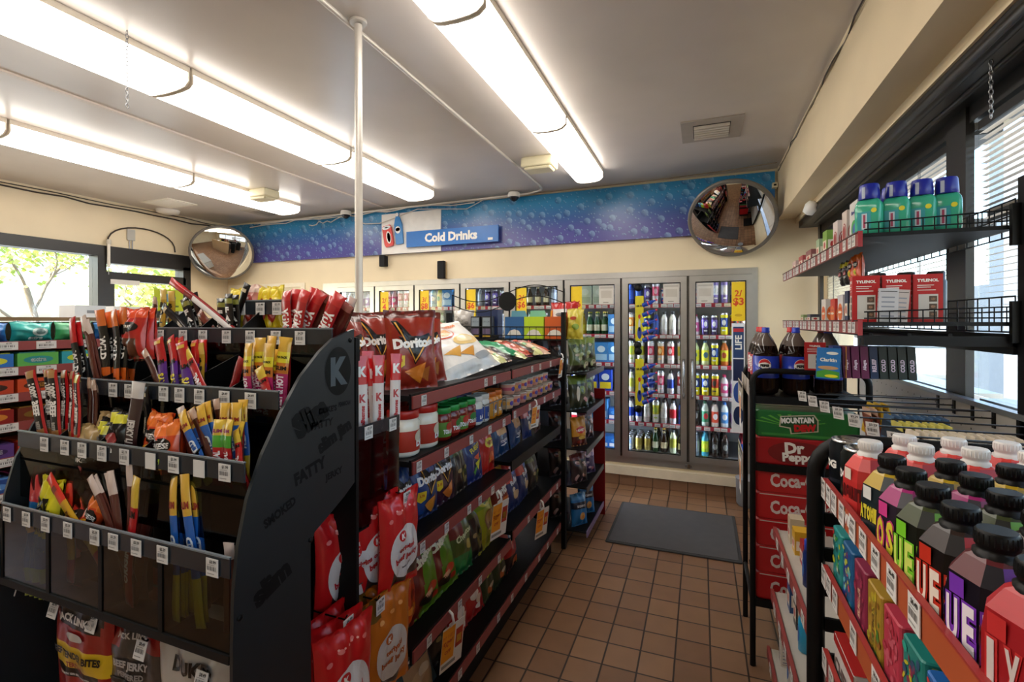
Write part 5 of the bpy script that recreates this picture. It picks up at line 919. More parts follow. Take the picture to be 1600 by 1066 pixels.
# sticks: tier, column in photo at the rail, lean, height above rail, kind, depth
STICKS = {     # x, y at the rail, height of the top, lean, kind
 3: [(-1.490, 0.918, 1.612, 0.23, 'brown'), (-1.448, 0.918, 1.634, -0.04, 'yellow'), (-1.433, 0.933, 1.629, -0.02, 'yellow'), (-1.335, 0.900, 1.585, -0.95, 'black'), (-1.335, 0.928, 1.607, -0.41, 'fat'), (-1.257, 0.918, 1.568, -0.80, 'youngr'), (-1.161, 0.902, 1.657, -1.07, 'long'), (-1.305, 0.938, 1.621, -0.30, 'black'), (-1.208, 0.918, 1.603, 0.01, 'fat'), (-1.166, 0.908, 1.614, 0.00, 'fat'), (-1.195, 0.938, 1.642, 0.44, 'black'), (-0.957, 0.904, 1.617, -0.10, 'yumbo'), (-0.953, 0.918, 1.621, 0.09, 'yumbo'), (-0.918, 0.900, 1.615, 0.30, 'yumbo'), (-0.910, 0.910, 1.612, 0.53, 'yumbo'), (-0.897, 0.922, 1.609, 0.48, 'yumbob'), (-0.839, 0.902, 1.604, 0.51, 'yumbo'), (-0.822, 0.918, 1.583, 0.58, 'yumbob'), (-0.810, 0.928, 1.597, 0.40, 'brownl')],
 2: [(-1.511, 0.748, 1.552, -0.25, 'wildr'), (-1.446, 0.756, 1.555, -0.38, 'brownl'), (-1.447, 0.768, 1.545, -0.32, 'brownl'), (-1.426, 0.768, 1.571, -0.12, 'wild'), (-1.361, 0.752, 1.570, -0.12, 'wild'), (-1.357, 0.764, 1.577, 0.02, 'wild'), (-1.423, 0.778, 1.565, -0.14, 'wild'), (-1.219, 0.758, 1.470, -0.65, 'brown'), (-1.200, 0.768, 1.501, -0.27, 'savage'), (-1.137, 0.750, 1.505, -0.36, 'savage'), (-1.130, 0.766, 1.502, -0.26, 'savage'), (-1.090, 0.752, 1.493, -0.27, 'savage'), (-1.047, 0.750, 1.485, -0.68, 'origr'), (-1.115, 0.783, 1.496, -0.14, 'savage'), (-1.105, 0.788, 1.490, -0.05, 'yellow'), (-0.968, 0.758, 1.460, 0.44, 'red'), (-0.910, 0.752, 1.493, -0.04, 'pink'), (-0.892, 0.768, 1.505, -0.03, 'pink'), (-0.852, 0.754, 1.494, 0.02, 'pink'), (-0.828, 0.762, 1.507, 0.09, 'pink'), (-0.830, 0.746, 1.443, -0.50, 'origr'), (-0.844, 0.788, 1.488, 0.14, 'red')],
 1: [(-1.489, 0.672, 1.421, -0.25, 'beef'), (-1.479, 0.682, 1.424, -0.12, 'beef'), (-1.433, 0.672, 1.425, -0.11, 'beef'), (-1.434, 0.686, 1.422, -0.13, 'beef'), (-1.391, 0.676, 1.422, -0.13, 'beef'), (-1.348, 0.670, 1.417, -0.04, 'beefy'), (-1.368, 0.700, 1.406, -0.08, 'brown'), (-1.329, 0.690, 1.403, -0.14, 'brown'), (-1.164, 0.674, 1.408, 0.12, 'cardb'), (-1.191, 0.720, 1.390, -0.01, 'black'), (-1.002, 0.690, 1.358, -0.40, 'brownl'), (-0.955, 0.672, 1.353, -0.58, 'mild'), (-0.938, 0.680, 1.357, -0.58, 'brown'), (-0.937, 0.690, 1.367, -0.35, 'mild'), (-0.938, 0.700, 1.372, -0.30, 'mild'), (-0.936, 0.710, 1.377, -0.20, 'brown'), (-0.890, 0.670, 1.346, -0.01, 'orig'), (-0.863, 0.672, 1.348, -0.01, 'orig'), (-0.903, 0.695, 1.374, -0.05, 'mild'), (-0.864, 0.688, 1.378, -0.03, 'mild'), (-0.867, 0.700, 1.367, -0.09, 'origr'), (-0.825, 0.672, 1.327, -0.37, 'origr')],
 0: [(-1.325, 0.642, 1.183, -0.88, 'redor'), (-1.351, 0.652, 1.175, -0.05, 'redor'), (-1.403, 0.670, 1.167, -0.40, 'redor'), (-1.196, 0.642, 1.198, -0.65, 'brownl'), (-1.198, 0.650, 1.199, -0.57, 'brownl'), (-1.203, 0.660, 1.206, -0.42, 'brownl'), (-1.163, 0.644, 1.219, -0.24, 'brownl'), (-1.174, 0.656, 1.215, -0.19, 'brownl'), (-1.179, 0.666, 1.224, -0.09, 'brownl'), (-1.133, 0.650, 1.245, -0.04, 'brownl'), (-1.146, 0.662, 1.239, 0.05, 'brownl'), (-1.095, 0.640, 1.222, 0.13, 'origr'), (-1.118, 0.656, 1.239, 0.15, 'brownl'), (-1.092, 0.648, 1.242, 0.17, 'brownl'), (-1.100, 0.660, 1.231, 0.25, 'brownl'), (-0.988, 0.642, 1.228, -0.11, 'mild'), (-0.990, 0.656, 1.219, -0.09, 'mild'), (-0.935, 0.644, 1.237, -0.19, 'mild'), (-0.840, 0.650, 1.119, 0.00, 'brownl')],
}
RJ = random.Random(12)
for k, L_ in STICKS.items():
    y, z = TIERS[k]; nm = {3: 'top tier', 2: 'second tier', 1: 'third tier', 0: 'lowest tier'}[k]
    more = [(a[0]+RJ.uniform(-.012, .012), a[1]+.014+.008*RJ.random(), a[2]-RJ.uniform(-.006, .014), a[3]*.8+RJ.uniform(-.08, .08), a[4]) for a in L_ if a[4] in ('wild', 'wildr', 'beef', 'savage', 'pink', 'mild', 'yumbo', 'brownl', 'orig', 'fat') and a[2] > z+.03 and RJ.random() < .62]
    for q, (x, yy, zt, lean, kd) in enumerate(sorted(L_+more, key=lambda a: a[0])):
        h0 = (.055, .06, .06, .055)[k] if k else (.165 if abs(lean) < .3 else .12)
        if k == 0 and zt < z: h0 = z-.934
        h0 = min(h0, .16*math.cos(lean)/max(.05, abs(math.sin(lean)))) if abs(lean) > .5 else h0
        z0 = z+.019-h0 if zt > z else .936; x0 = x-h0*math.tan(lean); La = (zt-z0)/math.cos(lean)
        x0 = max(PXL+.02, min(PXR-.03, x0))
        put(stick, (kd,), (x0, yy, z0), (-RJ.uniform(.0, .04), lean, RJ.uniform(-.25, .25) if abs(lean) < .4 else 0), '%s, %s from left, %s of the jerky display' % (STK[kd][5], ORD[q+1], nm), 'jerky stick', 'meat sticks in the jerky display', (1, 1, La/STK[kd][1]))
# small bags in the tiers
def jb(kd, k, px, lean, up, dp, lab, grp='small meat snack pouches in the jerky display', sc=None, rz=0):
    y, z = TIERS[k]; h_ = BAGS[kd][1]*(sc or 1)
    bagat(kd, kx(px)*(y+dp), y+dp, z+up-h_, (-.08, lean, rz), lab, grp, sc)
for q, (px, kd) in enumerate([(374, 'sausage'), (393, 'sausagep'), (411, 'sausage'), (429, 'sausage')]):
    bagat(kd, kx(px)*.965, .968, 1.515, (-.03, (-.08, .02, .1, -.02)[q], 0), '%s sausage packet on the small top tier, %s from left' % (['yellow', 'pink', 'tall yellow', 'yellow'][q], ORD[q+1]), 'sausage packets on the top tier')
jb('smallred', 2, 209, .0, .195, .045, 'red jerky pouch behind the orange and black sticks', sc=.8); jb('smallred', 2, 224, -.1, .19, .06, 'brown and red jerky pouch tilted at the right of the orange and black sticks', sc=.8)
for q, (px, kd, up, lean, lab) in enumerate([(131, 'smallkraft', .045, .1, 'small tan pouch at the left of the third tier'), (153, 'smallblack', .06, .25, 'small black pouch beside the tan one in the third tier'), (156, 'smallkraft', .07, .2, 'small kraft pouch leaning behind the black one in the third tier'), (183, 'smallblack', .088, .0, 'black pouch with yellow band in the third tier'), (170, 'smallblack', .055, -.2, 'black pouch leaning left of the yellow-banded one'), (240, 'smallorange', .085, .1, 'bright orange pouch in the third tier'), (262, 'smallorange', .075, -.1, 'second orange pouch partly behind the bright one'), (272, 'smallorange', .07, -.25, 'third orange pouch leaning right in the third tier')]):
    jb(kd, 1, px, lean, up, .016+.012*(q % 3), lab)
jb('xl', 0, 70, .03, .085, .016, 'yellow pouch with black XL lettering in the lowest tier'); jb('xl', 0, 76, .03, .095, .04, 'second yellow XL pouch behind the first'); jb('bluered', 0, 53, -.05, .10, .02, 'tall blue and red pouch at the far left of the lowest tier')
for q, (px, kd, lean, up) in enumerate([(132, 'smallorange', .5, .07), (140, 'smallred', -.4, .065), (125, 'smallkraft', -.3, .08), (157, 'sausage', .1, .08)]):
    jb(kd, 0, px, lean, up, .03+.008*q, ['crumpled orange pouch', 'crumpled red pouch', 'crumpled tan pouch', 'yellow pouch behind the clear sticks'][q]+' in the lowest tier', sc=.8)
# hooks with jerky bags under the tiers
def hook(parent, x, y0, y1, z, price):
    t = empty('peg_hook', (x+1.17, y1-.78, z)); t.parent = parent
    s = MB(); s.tube([(0, 0, 0), (0, y0-y1+.006, 0), (0, y0-y1, .012)], .0022, BLACK, 5); s.obj('wire', t)
    price_tag(price, t, (0, y0-y1-.003, -.012), 0, .034, .036, rx=-.25)
for q, (px, py_z, kd, dx) in enumerate([(30, .905, None, 0), (92, .885, 'jerkyred', -.06), (152, .885, 'teriyaki', .0), (228, .867, 'jerkygrey', .0), (322, .85, 'kraft', .0)]):
    x = kx(px)*.66; hook(jd, x, .65, .945, py_z-.0, '$8.49')
for q, (px, z, kd, y, lab) in enumerate([(58, .60, 'jerkyred', .72, 'dark red and tan jerky bag hanging leftmost under the tiers'), (72, .585, 'jerkyred', .84, 'second dark red jerky bag behind the first'), (138, .60, 'teriyaki', .67, 'red and yellow teriyaki jerky bag hanging under the tiers'), (140, .60, 'teriyaki', .76, 'second teriyaki bag hanging behind the front one'), (222, .585, 'jerkygrey', .68, 'dark grey peppered jerky bag hanging under the tiers'), (226, .585, 'jerkygrey', .77, 'second grey jerky bag behind the front one'), (316, .555, 'kraft', .68, 'white and brown jerky bag hanging at the right under the tiers'), (340, .55, 'kraft', .79, 'second white and brown bag behind the front one')]):
    x = max(PXL+.13, min(kx(px)*y, PXR-.14)); bagat(kd, x, y, z+.03, (.03, 0, RJ.uniform(-.12, .12)), lab, 'jerky bags hanging under the tiers')
# ------------------------------------------------------------------ hanging sausages and jerky bags between the display and the chips
for q in range(2):      # bar with price rail
    pass
sb = empty('side_hanger', (-.90, 1.10, 0)); tag(sb, 'black side hanger with price rail for sausages beside the curved panel', 'hanger rack')
s = MB(); s.box(-.035, -.13, 0, -.025, .12, 1.28, DK); s.box(-.035, -.13, 1.28, -.025, -.11, 1.50, DK); s.box(-.030, -.13, 1.435, .05, -.06, 1.495, DK); s.obj('back_plate', sb)
s = MB(); s.box(.085, -.12, 1.238, .088, .065, 1.272, STRIP); s.box(-.025, -.125, 1.238, .085, -.122, 1.272, STRIP); s.obj('price_rail', sb)
s = MB(); s.box(-.02, -.12, 1.00, .084, .065, 1.006, DK); s.obj('tray_floor', sb)
s = MB(); s.box(.084, -.12, 1.006, .086, .065, 1.238, ACRD); s.obj('clear_front', sb)
for yy in (-.075, .03): price_tag('$2.29', sb, (.0895, yy, 1.25), PI/2, .032, .034)
price_tag('$4.49', sb, (.052, -.095, 1.468), .6, .034, .036)
for q, (y, x, ln, z) in enumerate([(1.01, -.835, -.05, 1.01), (1.05, -.855, .02, 1.02), (1.09, -.835, .03, 1.02), (1.125, -.85, -.04, 1.01), (1.16, -.835, .05, 1.02), (1.03, -.885, .0, 1.03), (1.10, -.885, .04, 1.03)]):
    put(stick, ('k',), (x, y, z), (-.03, ln, FX-.5), 'red and white sausage stick beside the curved panel, %s of seven' % ORD[q+1], 'sausage stick', 'red and white sausage sticks beside the curved panel', (1.2, 1, 1.42))
pegb = empty('side_peg_rack', (-.93, 1.12, 0)); tag(pegb, 'black peg rack with red jerky bags between the curved panel and the chips', 'peg rack')
s = MB(); s.box(-.012, -.30, .02, 0, .16, 1.0, DK); s.obj('back_panel', pegb)
def shook(y, z, price):
    t = empty('peg_hook', (0, y, z)); t.parent = pegb
    s = MB(); s.tube([(0, 0, 0), (.15, 0, 0), (.156, 0, .012)], .0022, BLACK, 5); s.obj('wire', t); price_tag(price, t, (.159, 0, -.012), PI/2, .034, .038)
for y, z, pr in ((.02, 1.055, '$6.99'), (-.22, .84, '$6.99'), (-.10, .82, '$6.99')): shook(y, z, pr)
for q, (kd, y, z, x, lab) in enumerate([
    ('kjerky', 1.115, .80, -.785, 'red jerky bag with white oval, highest and nearest the chips'), ('kjerky', 1.07, .80, -.83, 'red jerky bag edge just behind the highest one'), ('kjerky', 1.02, .79, -.85, 'third red jerky bag edge in the upper group'), ('kjerky', .98, .79, -.87, 'fourth red jerky bag edge in the upper group'),
    ('kjerky', .885, .575, -.775, 'lower red jerky bag with white oval beside the curved panel'), ('kjerky', .885, .58, -.81, 'red jerky bag behind the lower front one'), ('kjerky', .885, .585, -.845, 'rearmost red jerky bag of the lower group'),
    ('ktin', 1.06, .56, -.785, 'orange teriyaki jerky bag with white oval at the right'), ('ktin', 1.06, .565, -.82, 'orange jerky bag behind the front one')]):
    bagat(kd, x, y, z, (.02, 0, FX-.10-.1*(q % 3)), lab, 'oval-label jerky bags beside the curved panel')
# ================================================================== RIGHT SIDE: NEAR DRINKS RACK, SODA RACK, REMEDY SHELVES
NX = .215; LIPR = M('#a0302c', .4); ORG = M('#b0522c', .45)
BX = -PI/2      # facing -x
def tubeframe(s, y, x0, x1, zt, r=.014, rad=.07):
    pts = [(x0, y, 0), (x0, y, zt-rad)]+[(x0+rad-rad*math.cos(a), y, zt-rad+rad*math.sin(a)) for a in [PI/2*k/6 for k in range(1, 7)]]+[(x1-rad, y, zt)]+[(x1-rad+rad*math.sin(a), y, zt-rad+rad*math.cos(a)) for a in [PI/2*k/6 for k in range(1, 7)]]+[(x1, y, 0)]
    s.tube(pts, r, DK, 10)
nr = empty('drinks_rack', (.43, .70, 0)); tag(nr, 'near black tube-framed rack of drink cartons at the lower right', 'rack')
s = MB(); tubeframe(s, .49, -.20, .20, 1.283, .017); s.obj('end_frame', nr)
for k in range(15):
    s = MB(); z = 1.19-.075*k
    if z > .08: s.box(-.185, .486, z-.014, .19, .494, z+.014, DK); s.obj('slat', nr)
LZ = (1.212, 1.031, .856, .669)
for j, lz in enumerate(LZ):
    sh = empty('shelf', (0, 0, 0)); sh.parent = nr; zz = lz-.037
    s = MB(); s.box(-.184, -.58, zz-.010, .20, .47, zz, DK); s.obj('deck', sh)
    s = MB(); s.box(-.186, -.58, zz-.010, -.181, .46, lz-.003, LIPK); s.box(-.1905, -.58, lz-.045, -.1865, .46, lz-.002, ORG if j < 2 else RED_L); s.box(-.1925, -.58, lz-.003, -.184, .46, lz, LIPR); s.obj('lip', sh)
    for q, yy in enumerate([(.340, .300, .262, .215, .155, .105, .052, -.005, -.07), (.335, .298, .255, .15, .05, -.05), (.33, .28, .2, .1), (.3, .2)][j]):
        price_tag(('$3.49', '$3.49', '$2.99', '$6.99', '$6.99', '$6.99', '$6.49', '$6.49', '$6.49')[q], sh, (-.1917, (.70+yy)*1.116-.70, lz-.023), BX, .034, .040)
    if j == 0:
        s = MB(); s.text(lambda a, b: (-.1910, -a, b), 'WINE', -.285, lz-.022, .020, WHITE, bold=.04); s.obj('rail_lettering', sh)
def carton(kind):
    c = CART[kind]; t = empty('drink_carton'); w = .0345; h = .107; e = w*.6
    s = MB(); body = M(c[0], .35)
    o = [(w, e), (e, w), (-e, w), (-w, e), (-w, -e), (-e, -w), (e, -w), (w, -e)]
    s.prism(o, 0, h-.03, body, 0, cap=True)
    o2 = [(.0165*math.cos(PI/8+2*PI*k/8), .0165*math.sin(PI/8+2*PI*k/8)) for k in range(8)]
    vs = [(p[0], p[1], h-.03) for p in o]+[(p[0]*.93, p[1]*.93, h-.008) for p in o]+[(p[0]*.62, p[1]*.62, h+.012) for p in o]+[(o2[k][0], o2[k][1], h+.018) for k in range(8)]
    s.add(vs, [(r*8+i, r*8+(i+1) % 8, (r+1)*8+(i+1) % 8, (r+1)*8+i) for r in range(3) for i in range(8)], [M(c[1] if i in (7, 3) and r == 1 else (c[0] if r == 0 or i in (6, 2) else c[2]), .35) for r in range(2) for i in range(8)]+[M(c[2], .35)]*8)
    per = [(-e, -w), (e, -w), (w, -e), (w, e), (e, w), (-e, w), (-w, e), (-w, -e)]     # walks round the faces, starting on the front
    seg = [(per[k], per[(k+1) % 8], math.dist(per[k], per[(k+1) % 8])) for k in range(8)]; tot = sum(g[2] for g in seg)
    def W(a, b, off=.0009):          # a runs round the carton from the middle of the front face
        a = (a+e) % tot; k = 0
        while a > seg[k][2] and k < 7: a -= seg[k][2]; k += 1
        (x0, y0), (x1, y1), L = seg[k]; f = a/L; nx, ny = (y1-y0)/L, -(x1-x0)/L
        return (x0+(x1-x0)*f+nx*off, y0+(y1-y0)*f+ny*off, b)
    LP_ = (-.0304, -.0100, .0100, .0304)
    for base in (.0, tot/2):
        S_ = lambda a, b, base=base: W(a+base, b); S2 = lambda a, b, base=base: W(a+base, b, .0016)
        n = len(c[4]); hh = .049 if n < 5 else .018
        s.rect(S_, -.019, .002, .019, .022, M(c[3], .4), 1)
        for k, ch in enumerate(c[4]):
            if n < 5: s.text(S_, ch, LP_[k], .050, hh*1.09, M(c[7], .4), maxw=.0180, bold=.13, stretch=.6); s.text(S2, ch, LP_[k], .050, hh, M(c[5], .35), maxw=.0140, bold=.04, stretch=.6)
            else: s.text(S_, ch, (k-(n-1)/2)*.0078+.002, .056, hh*1.3, M(c[5], .35), maxw=.0075, bold=.08)
        for k, ch in enumerate(c[6]): s.text(S_, ch, (k-(len(c[6])-1)/2)*.0052+.002, .015, .0075, M('#d8d4cc', .4), maxw=.0046, bold=.03) if ch != ' ' else None
        s.rect(S_, -.014, .078, .004, .098, M(c[7], .4), 4)
    s.obj('carton_body', t)
    s = MB(); m = M(c[8] if len(c) > 8 else '#131313', .35); s.lathe([(.0195, h+.012), (.0195, h+.019), (.0165, h+.021), (.0165, h+.025), (.0180, h+.026), (.0175, h+.040), (.0160, h+.042)], m, 24)
    for k in range(24):
        a = 2*PI*k/24; s.add([(.0178*math.cos(a-.05), .0178*math.sin(a-.05), h+.028), (.0178*math.cos(a+.05), .0178*math.sin(a+.05), h+.028), (.0176*math.cos(a+.05), .0176*math.sin(a+.05), h+.0395), (.0176*math.cos(a-.05), .0176*math.sin(a-.05), h+.0395), (.0187*math.cos(a), .0187*math.sin(a), h+.029), (.0184*math.cos(a), .0184*math.sin(a), h+.0385)], [(0, 4, 5, 3), (4, 1, 2, 5)], m)
    s.obj('cap', t); return t
CART = {
 'marg': ('#c8302e', '#b8201f', '#d8403a', '#b01c20', 'MARGARITA', '#5a1414', 'WINE COCKTAIL', '#e8d8c8', '#e4e0dc'),
 'boss': ('#18262a', '#a88a1c', '#b8981f', '#1d3a34', 'ATOMIC', '#e0d03a', 'PUNCH', '#e4e4e0', '#151515'),
 'bossm': ('#241a28', '#8a1c5c', '#a0246c', '#a82068', 'BOSS', '#e0d03a', 'BERRY BLAST', '#d8408c', '#151515'),
 'fuelg': ('#15170f', '#6cb82c', '#3a4220', '#1a1c14', 'FUEL', '#d8e86c', 'SPIKED SIPS', '#7ed02c', '#151515'),
 'fuelo': ('#17100e', '#c8241c', '#2a1a16', '#30160c', 'FUEL', '#f0e0d0', 'SPIKED SIPS', '#c8301c', '#151515'),
 'fuelp': ('#15101a', '#6a2a9c', '#5a1a20', '#15101a', 'FUEL', '#f0e4ec', 'SPIKED SIPS', '#7a34b4', '#151515'),
 'sixr': ('#a01a20', '#8a1418', '#b8242c', '#7a1014', 'SIXS', '#d8c8c4', 'PREMIUM', '#c83030', '#151515')}
CN = {'marg': 'red margarita carton with white cap', 'boss': 'black and yellow punch carton', 'bossm': 'magenta and black punch carton', 'fuelg': 'black and lime green carton', 'fuelo': 'black and orange-red carton', 'fuelp': 'black and purple carton', 'sixr': 'deep red carton'}
slots = [(.965+.068, 'marg', 1), (.965, 'marg', 0), (.868, 'boss', 0), (.800, 'bossm', 0), (.732, 'fuelg', 0), (.664, 'fuelo', 0), (.596, 'fuelp', 0), (.528, 'sixr', 0)]
RN = random.Random(4)
for q, (y, kd, hid) in enumerate(slots):
    for r_ in range(4):
        if hid and r_ == 0: continue
        put(carton, (kd,), (.284+.0738*r_+RN.uniform(-.0008, .0008), y*1.066+RN.uniform(-.0005, .0005), 1.1755), BX+.30+RN.uniform(-.04, .04), '%s, %s row from the aisle%s' % (CN[kd], ORD[r_+1], ', behind its twin' if hid else ''), 'drink carton', 'wine cocktail cartons on the near rack')
def tallcan(c1, c2, txt):
    s = MB(); r, h = .033, .122; A_, B_ = M(c1, .28, .3), M(c2, .28, .3); T_ = M('#cfd2d4', .2, .95)
    s.lathe([(r*.75, 0, T_), (r*.95, .007, A_), (r, .014, A_), (r, h*.3, B_), (r, h*.36, A_), (r, h*.9, A_), (r*.87, h*.97, T_), (r*.88, h, T_), (r*.84, h+.001, T_), (r*.80, h-.005, T_), (r*.1, h-.005, T_)], A_, 28)
    S_ = lambda a, b: (r*1.015*math.sin(a/r), -r*1.015*math.cos(a/r), b); s.text(S_, txt, 0, h*.60, .017, WHITE, bold=.06, maxw=.05)
    s.add([(.004*math.cos(a)-.004, .008*math.sin(a)-.006, h-.003) for a in [2*PI*k/10 for k in range(10)]], [tuple(range(10))], STEEL)
    return s.obj('drink_can')
CANS = [(1.082, .262, '#14181c', '#1c2a34', 'HOG', 'black drink can nearest the rack end frame, front row'), (1.013, .2655, '#111611', '#27381f', 'HOG', 'dark green-black can between the black can and red carton, front row')]
for (y, x, c1, c2, tx, lab) in CANS: put(tallcan, (c1, c2, tx), (x*1.07, y*1.066, 1.1755), BX, lab, 'can', 'drink cans on the near rack')
# second and third shelf: patterned cartons
def patt(kind):
    c = PAT[kind]; s = MB(); w, d, h = .064, .066, .128; s.rbox(-w/2, -d/2, 0, w/2, d/2, h, .006, M(c[0], .4), ch=.002); F = front(-d/2-.0008); R_ = random.Random(kind)
    for F in (front(-d/2-.0008), lambda a, b: (-d/2-.0008, -a, b), lambda a, b: (d/2+.0008, a, b)):
        for k in range(34):
            s.ell(F, R_.uniform(-.024, .024), R_.uniform(.008, h-.008), R_.uniform(.002, .0075), R_.uniform(.002, .009), M(R_.choice(c[1]), .4), 7, R_.uniform(0, 3))
        if c[2]: s.rect(F, -.012, .006, .012, h-.006, M(c[0], .4)); s.text(F, c[2], 0, h/2, .013, M(c[3], .4), rot=PI/2, maxw=h*.8, bold=.06)
    return s.obj('patterned_carton')
PAT = {'melon': ('#2a8c8a', ['#c8c82c', '#b8282c', '#3ca04a', '#e8e8d8', '#1c5c5a'], '', ''), 'blue': ('#205c8c', ['#2a9aa4', '#c8c84a', '#2c3c9c', '#5ab8c8', '#b84a5c'], '', ''), 'pinkw': ('#8a2a48', ['#b83a5c', '#6a1c34'], 'SUGAR', '#e8c8a0'), 'pine': ('#a8842c', ['#c8b42c', '#3c7c2c', '#8a5a1c'], 'BEATBOX', '#2a1c10'), 'pinkl': ('#b8384c', ['#c85a6a', '#a82a3c'], '', ''), 'teal': ('#1f7a72', ['#c8b82c', '#2c4c6c', '#8a2c4c', '#2aa08c'], '', ''), 'berry': ('#2460a8', ['#b82c34', '#c83a3c', '#a8341c', '#1c4a8c'], '', ''), 'orange': ('#a8641c', ['#8a4a14', '#b87a2c'], 'FRESH', '#5c2c10')}
PN = {'melon': 'teal carton with melon pattern', 'blue': 'blue carton with fish-like pattern', 'pinkw': 'dark pink carton with lettering', 'pine': 'yellow pineapple pattern carton', 'pinkl': 'coral pink carton', 'teal': 'teal floral pattern carton', 'berry': 'blue carton with red berries', 'orange': 'orange-brown carton'}
for q, kd in enumerate(['melon', 'blue', 'pinkw', 'pine', 'pinkl', 'teal', 'berry', 'orange']):
    for r_ in range(2): put(patt, (kd,), (.285+.072*r_, 1.115-.0725*q, .9945), BX, '%s, %s row, second shelf of the near rack' % (PN[kd], ['front', 'back'][r_]), 'carton', 'patterned cartons on the near rack')
def flatbox(c1, c2):
    s = MB(); s.rbox(-.065, -.06, 0, .065, .06, .095, .003, M('#cfcac6', .4)); F = front(-.0608); s.rect(F, -.065, .078, .065, .094, M(c1, .4)); s.text(F, 'CHEW', 0, .042, .03, M(c2, .4), bold=.05); F2 = lambda a, b: (a, b, .0958); s.rect(F2, -.065, -.06, .065, .06, M(c1, .4)); return s.obj('candy_box')
for q in range(4): put(flatbox, (['#a8201f', '#b8501c'][q % 2], '#5a5654'), (.31, 1.06-.145*q, .8195), BX, 'white-%s box, third shelf of the near rack, %s from the end frame' % (['red', 'orange'][q % 2], ORD[q+1]), 'box', 'boxes on the third shelf of the near rack')
# ------------------------------------------------------------------ soda rack
so = empty('soda_rack', (.45, 2.56, 0)); tag(so, 'black tube-framed rack holding soda bottles and stacked drink cases', 'rack')
for y in (-.19, .19):
    s = MB(); tubeframe(s, y, -.235, .20, 1.318, .0125, .05); s.obj('frame', so)
for z in (1.205, .905, .30):
    s = MB(); s.box(-.22, -.183, z-.006, .19, .185, z, DK); s.box(-.235, -.195, z-.032, .19, -.183, z, DK); s.obj('shelf', so)
for dy in (-.14, 0, .14):
    s = MB(); s.box(-.252, dy-.055, 1.205, -.250, dy+.055, 1.275, M('#b8aca0', .3)); s.obj('price_card', so)
s = MB(); s.tube([(-.235, -.19, .28), (-.235, .19, .28)], .01, DK, 8); s.obj('rail', so)
def two_litre(kind):
    cap, lab, liq, txt = kind.split('|'); t = empty('soda_bottle'); r = .054; G_ = M('#1a0e0a', .08) if liq == 'cola' else M(liq, .1); CL = M('#5f544e', .05); L_ = M(lab, .3)
    s = MB(); s.lathe([(.02, .0, G_), (.035, .001, G_), (.050, .012, G_), (r, .035, G_), (r*.985, .078, L_), (r, .081, L_), (r, .176, G_), (r*.985, .174, G_), (r*.93, .195, G_), (r*.80, .222, CL), (r*.58, .248, CL), (r*.35, .268, CL), (.014, .282, CL), (.0135, .288, CL)], G_, 28)
    S_ = lambda a, b: ((r+.0012)*math.sin(a/r), -(r+.0012)*math.cos(a/r), b); S2 = lambda a, b: ((r+.0020)*math.sin(a/r), -(r+.0020)*math.cos(a/r), b); S3 = lambda a, b: ((r+.0027)*math.sin(a/r), -(r+.0027)*math.cos(a/r), b)
    if txt == 'PEPSI':
        for ph in (0, 2.1, 4.2):
            A = lambda f, ph=ph: (lambda a, b: f(a+ph*r, b))
            s.ell(A(S_), 0, .135, .026, .030, WHITE, 20); s.poly(A(S2), [(-.0235, .142)]+[(.0245*math.cos(t_), .135+.028*math.sin(t_)) for t_ in [PI*.92-PI*.86*k/9 for k in range(10)]]+[(.02, .146), (0, .149)], M('#c8202c', .3)); s.poly(A(S2), [(.0235, .126)]+[(-.0245*math.cos(t_), .135-.028*math.sin(t_)) for t_ in [PI*.92-PI*.86*k/9 for k in range(10)]]+[(-.02, .122), (0, .119)], M('#1c2f8c', .3)); s.text(A(S3), 'PEPSI', 0, .1345, .0125, DARK, bold=.07, maxw=.05)
    else:
        for ph in (0, 2.1, 4.2): s.text(lambda a, b, ph=ph: S_(a+ph*r, b), txt, 0, .13, .026, WHITE, rot=PI/2, maxw=.07, bold=.04)
    s.obj('bottle_body', t)
    s = MB(); s.lathe([(.0165, .280), (.0172, .283), (.0172, .286), (.0158, .288), (.0158, .302), (.0145, .304)], M(cap, .35), 22); s.obj('cap', t); return t
PEP = '#1c3fc0|#2038a8|cola|PEPSI'; COKE = '#c81c22|#b81c20|cola|Coke'
zb = 1.2055
for q, (kd, x, y, rz, lab) in enumerate([(PEP, .275, 2.44, -.2, 'blue-labelled cola bottle at the front corner of the soda rack'), (PEP, .395, 2.44, .2, 'second blue-labelled cola bottle from the corner'), (PEP, .52, 2.445, .1, 'third blue-labelled cola bottle, behind the hanging remedy boxes'), (PEP, .60+.03, 2.45, .1, 'fourth blue-labelled cola bottle, beside the remedy hooks'), (COKE, .275, 2.56, -1.3, 'red-capped cola bottle behind the corner one'), (COKE, .275, 2.68, -1.2, 'rearmost red-capped cola bottle by the aisle'), (COKE, .395, 2.57, .3, 'red-capped cola bottle between two blue ones'), (COKE, .52, 2.57, .3, 'red-capped bottle third along the back row')]):
    if x > .62: continue
    put(two_litre, (kd,), (x, y, zb), rz, lab, 'soda bottle', 'two litre soda bottles')
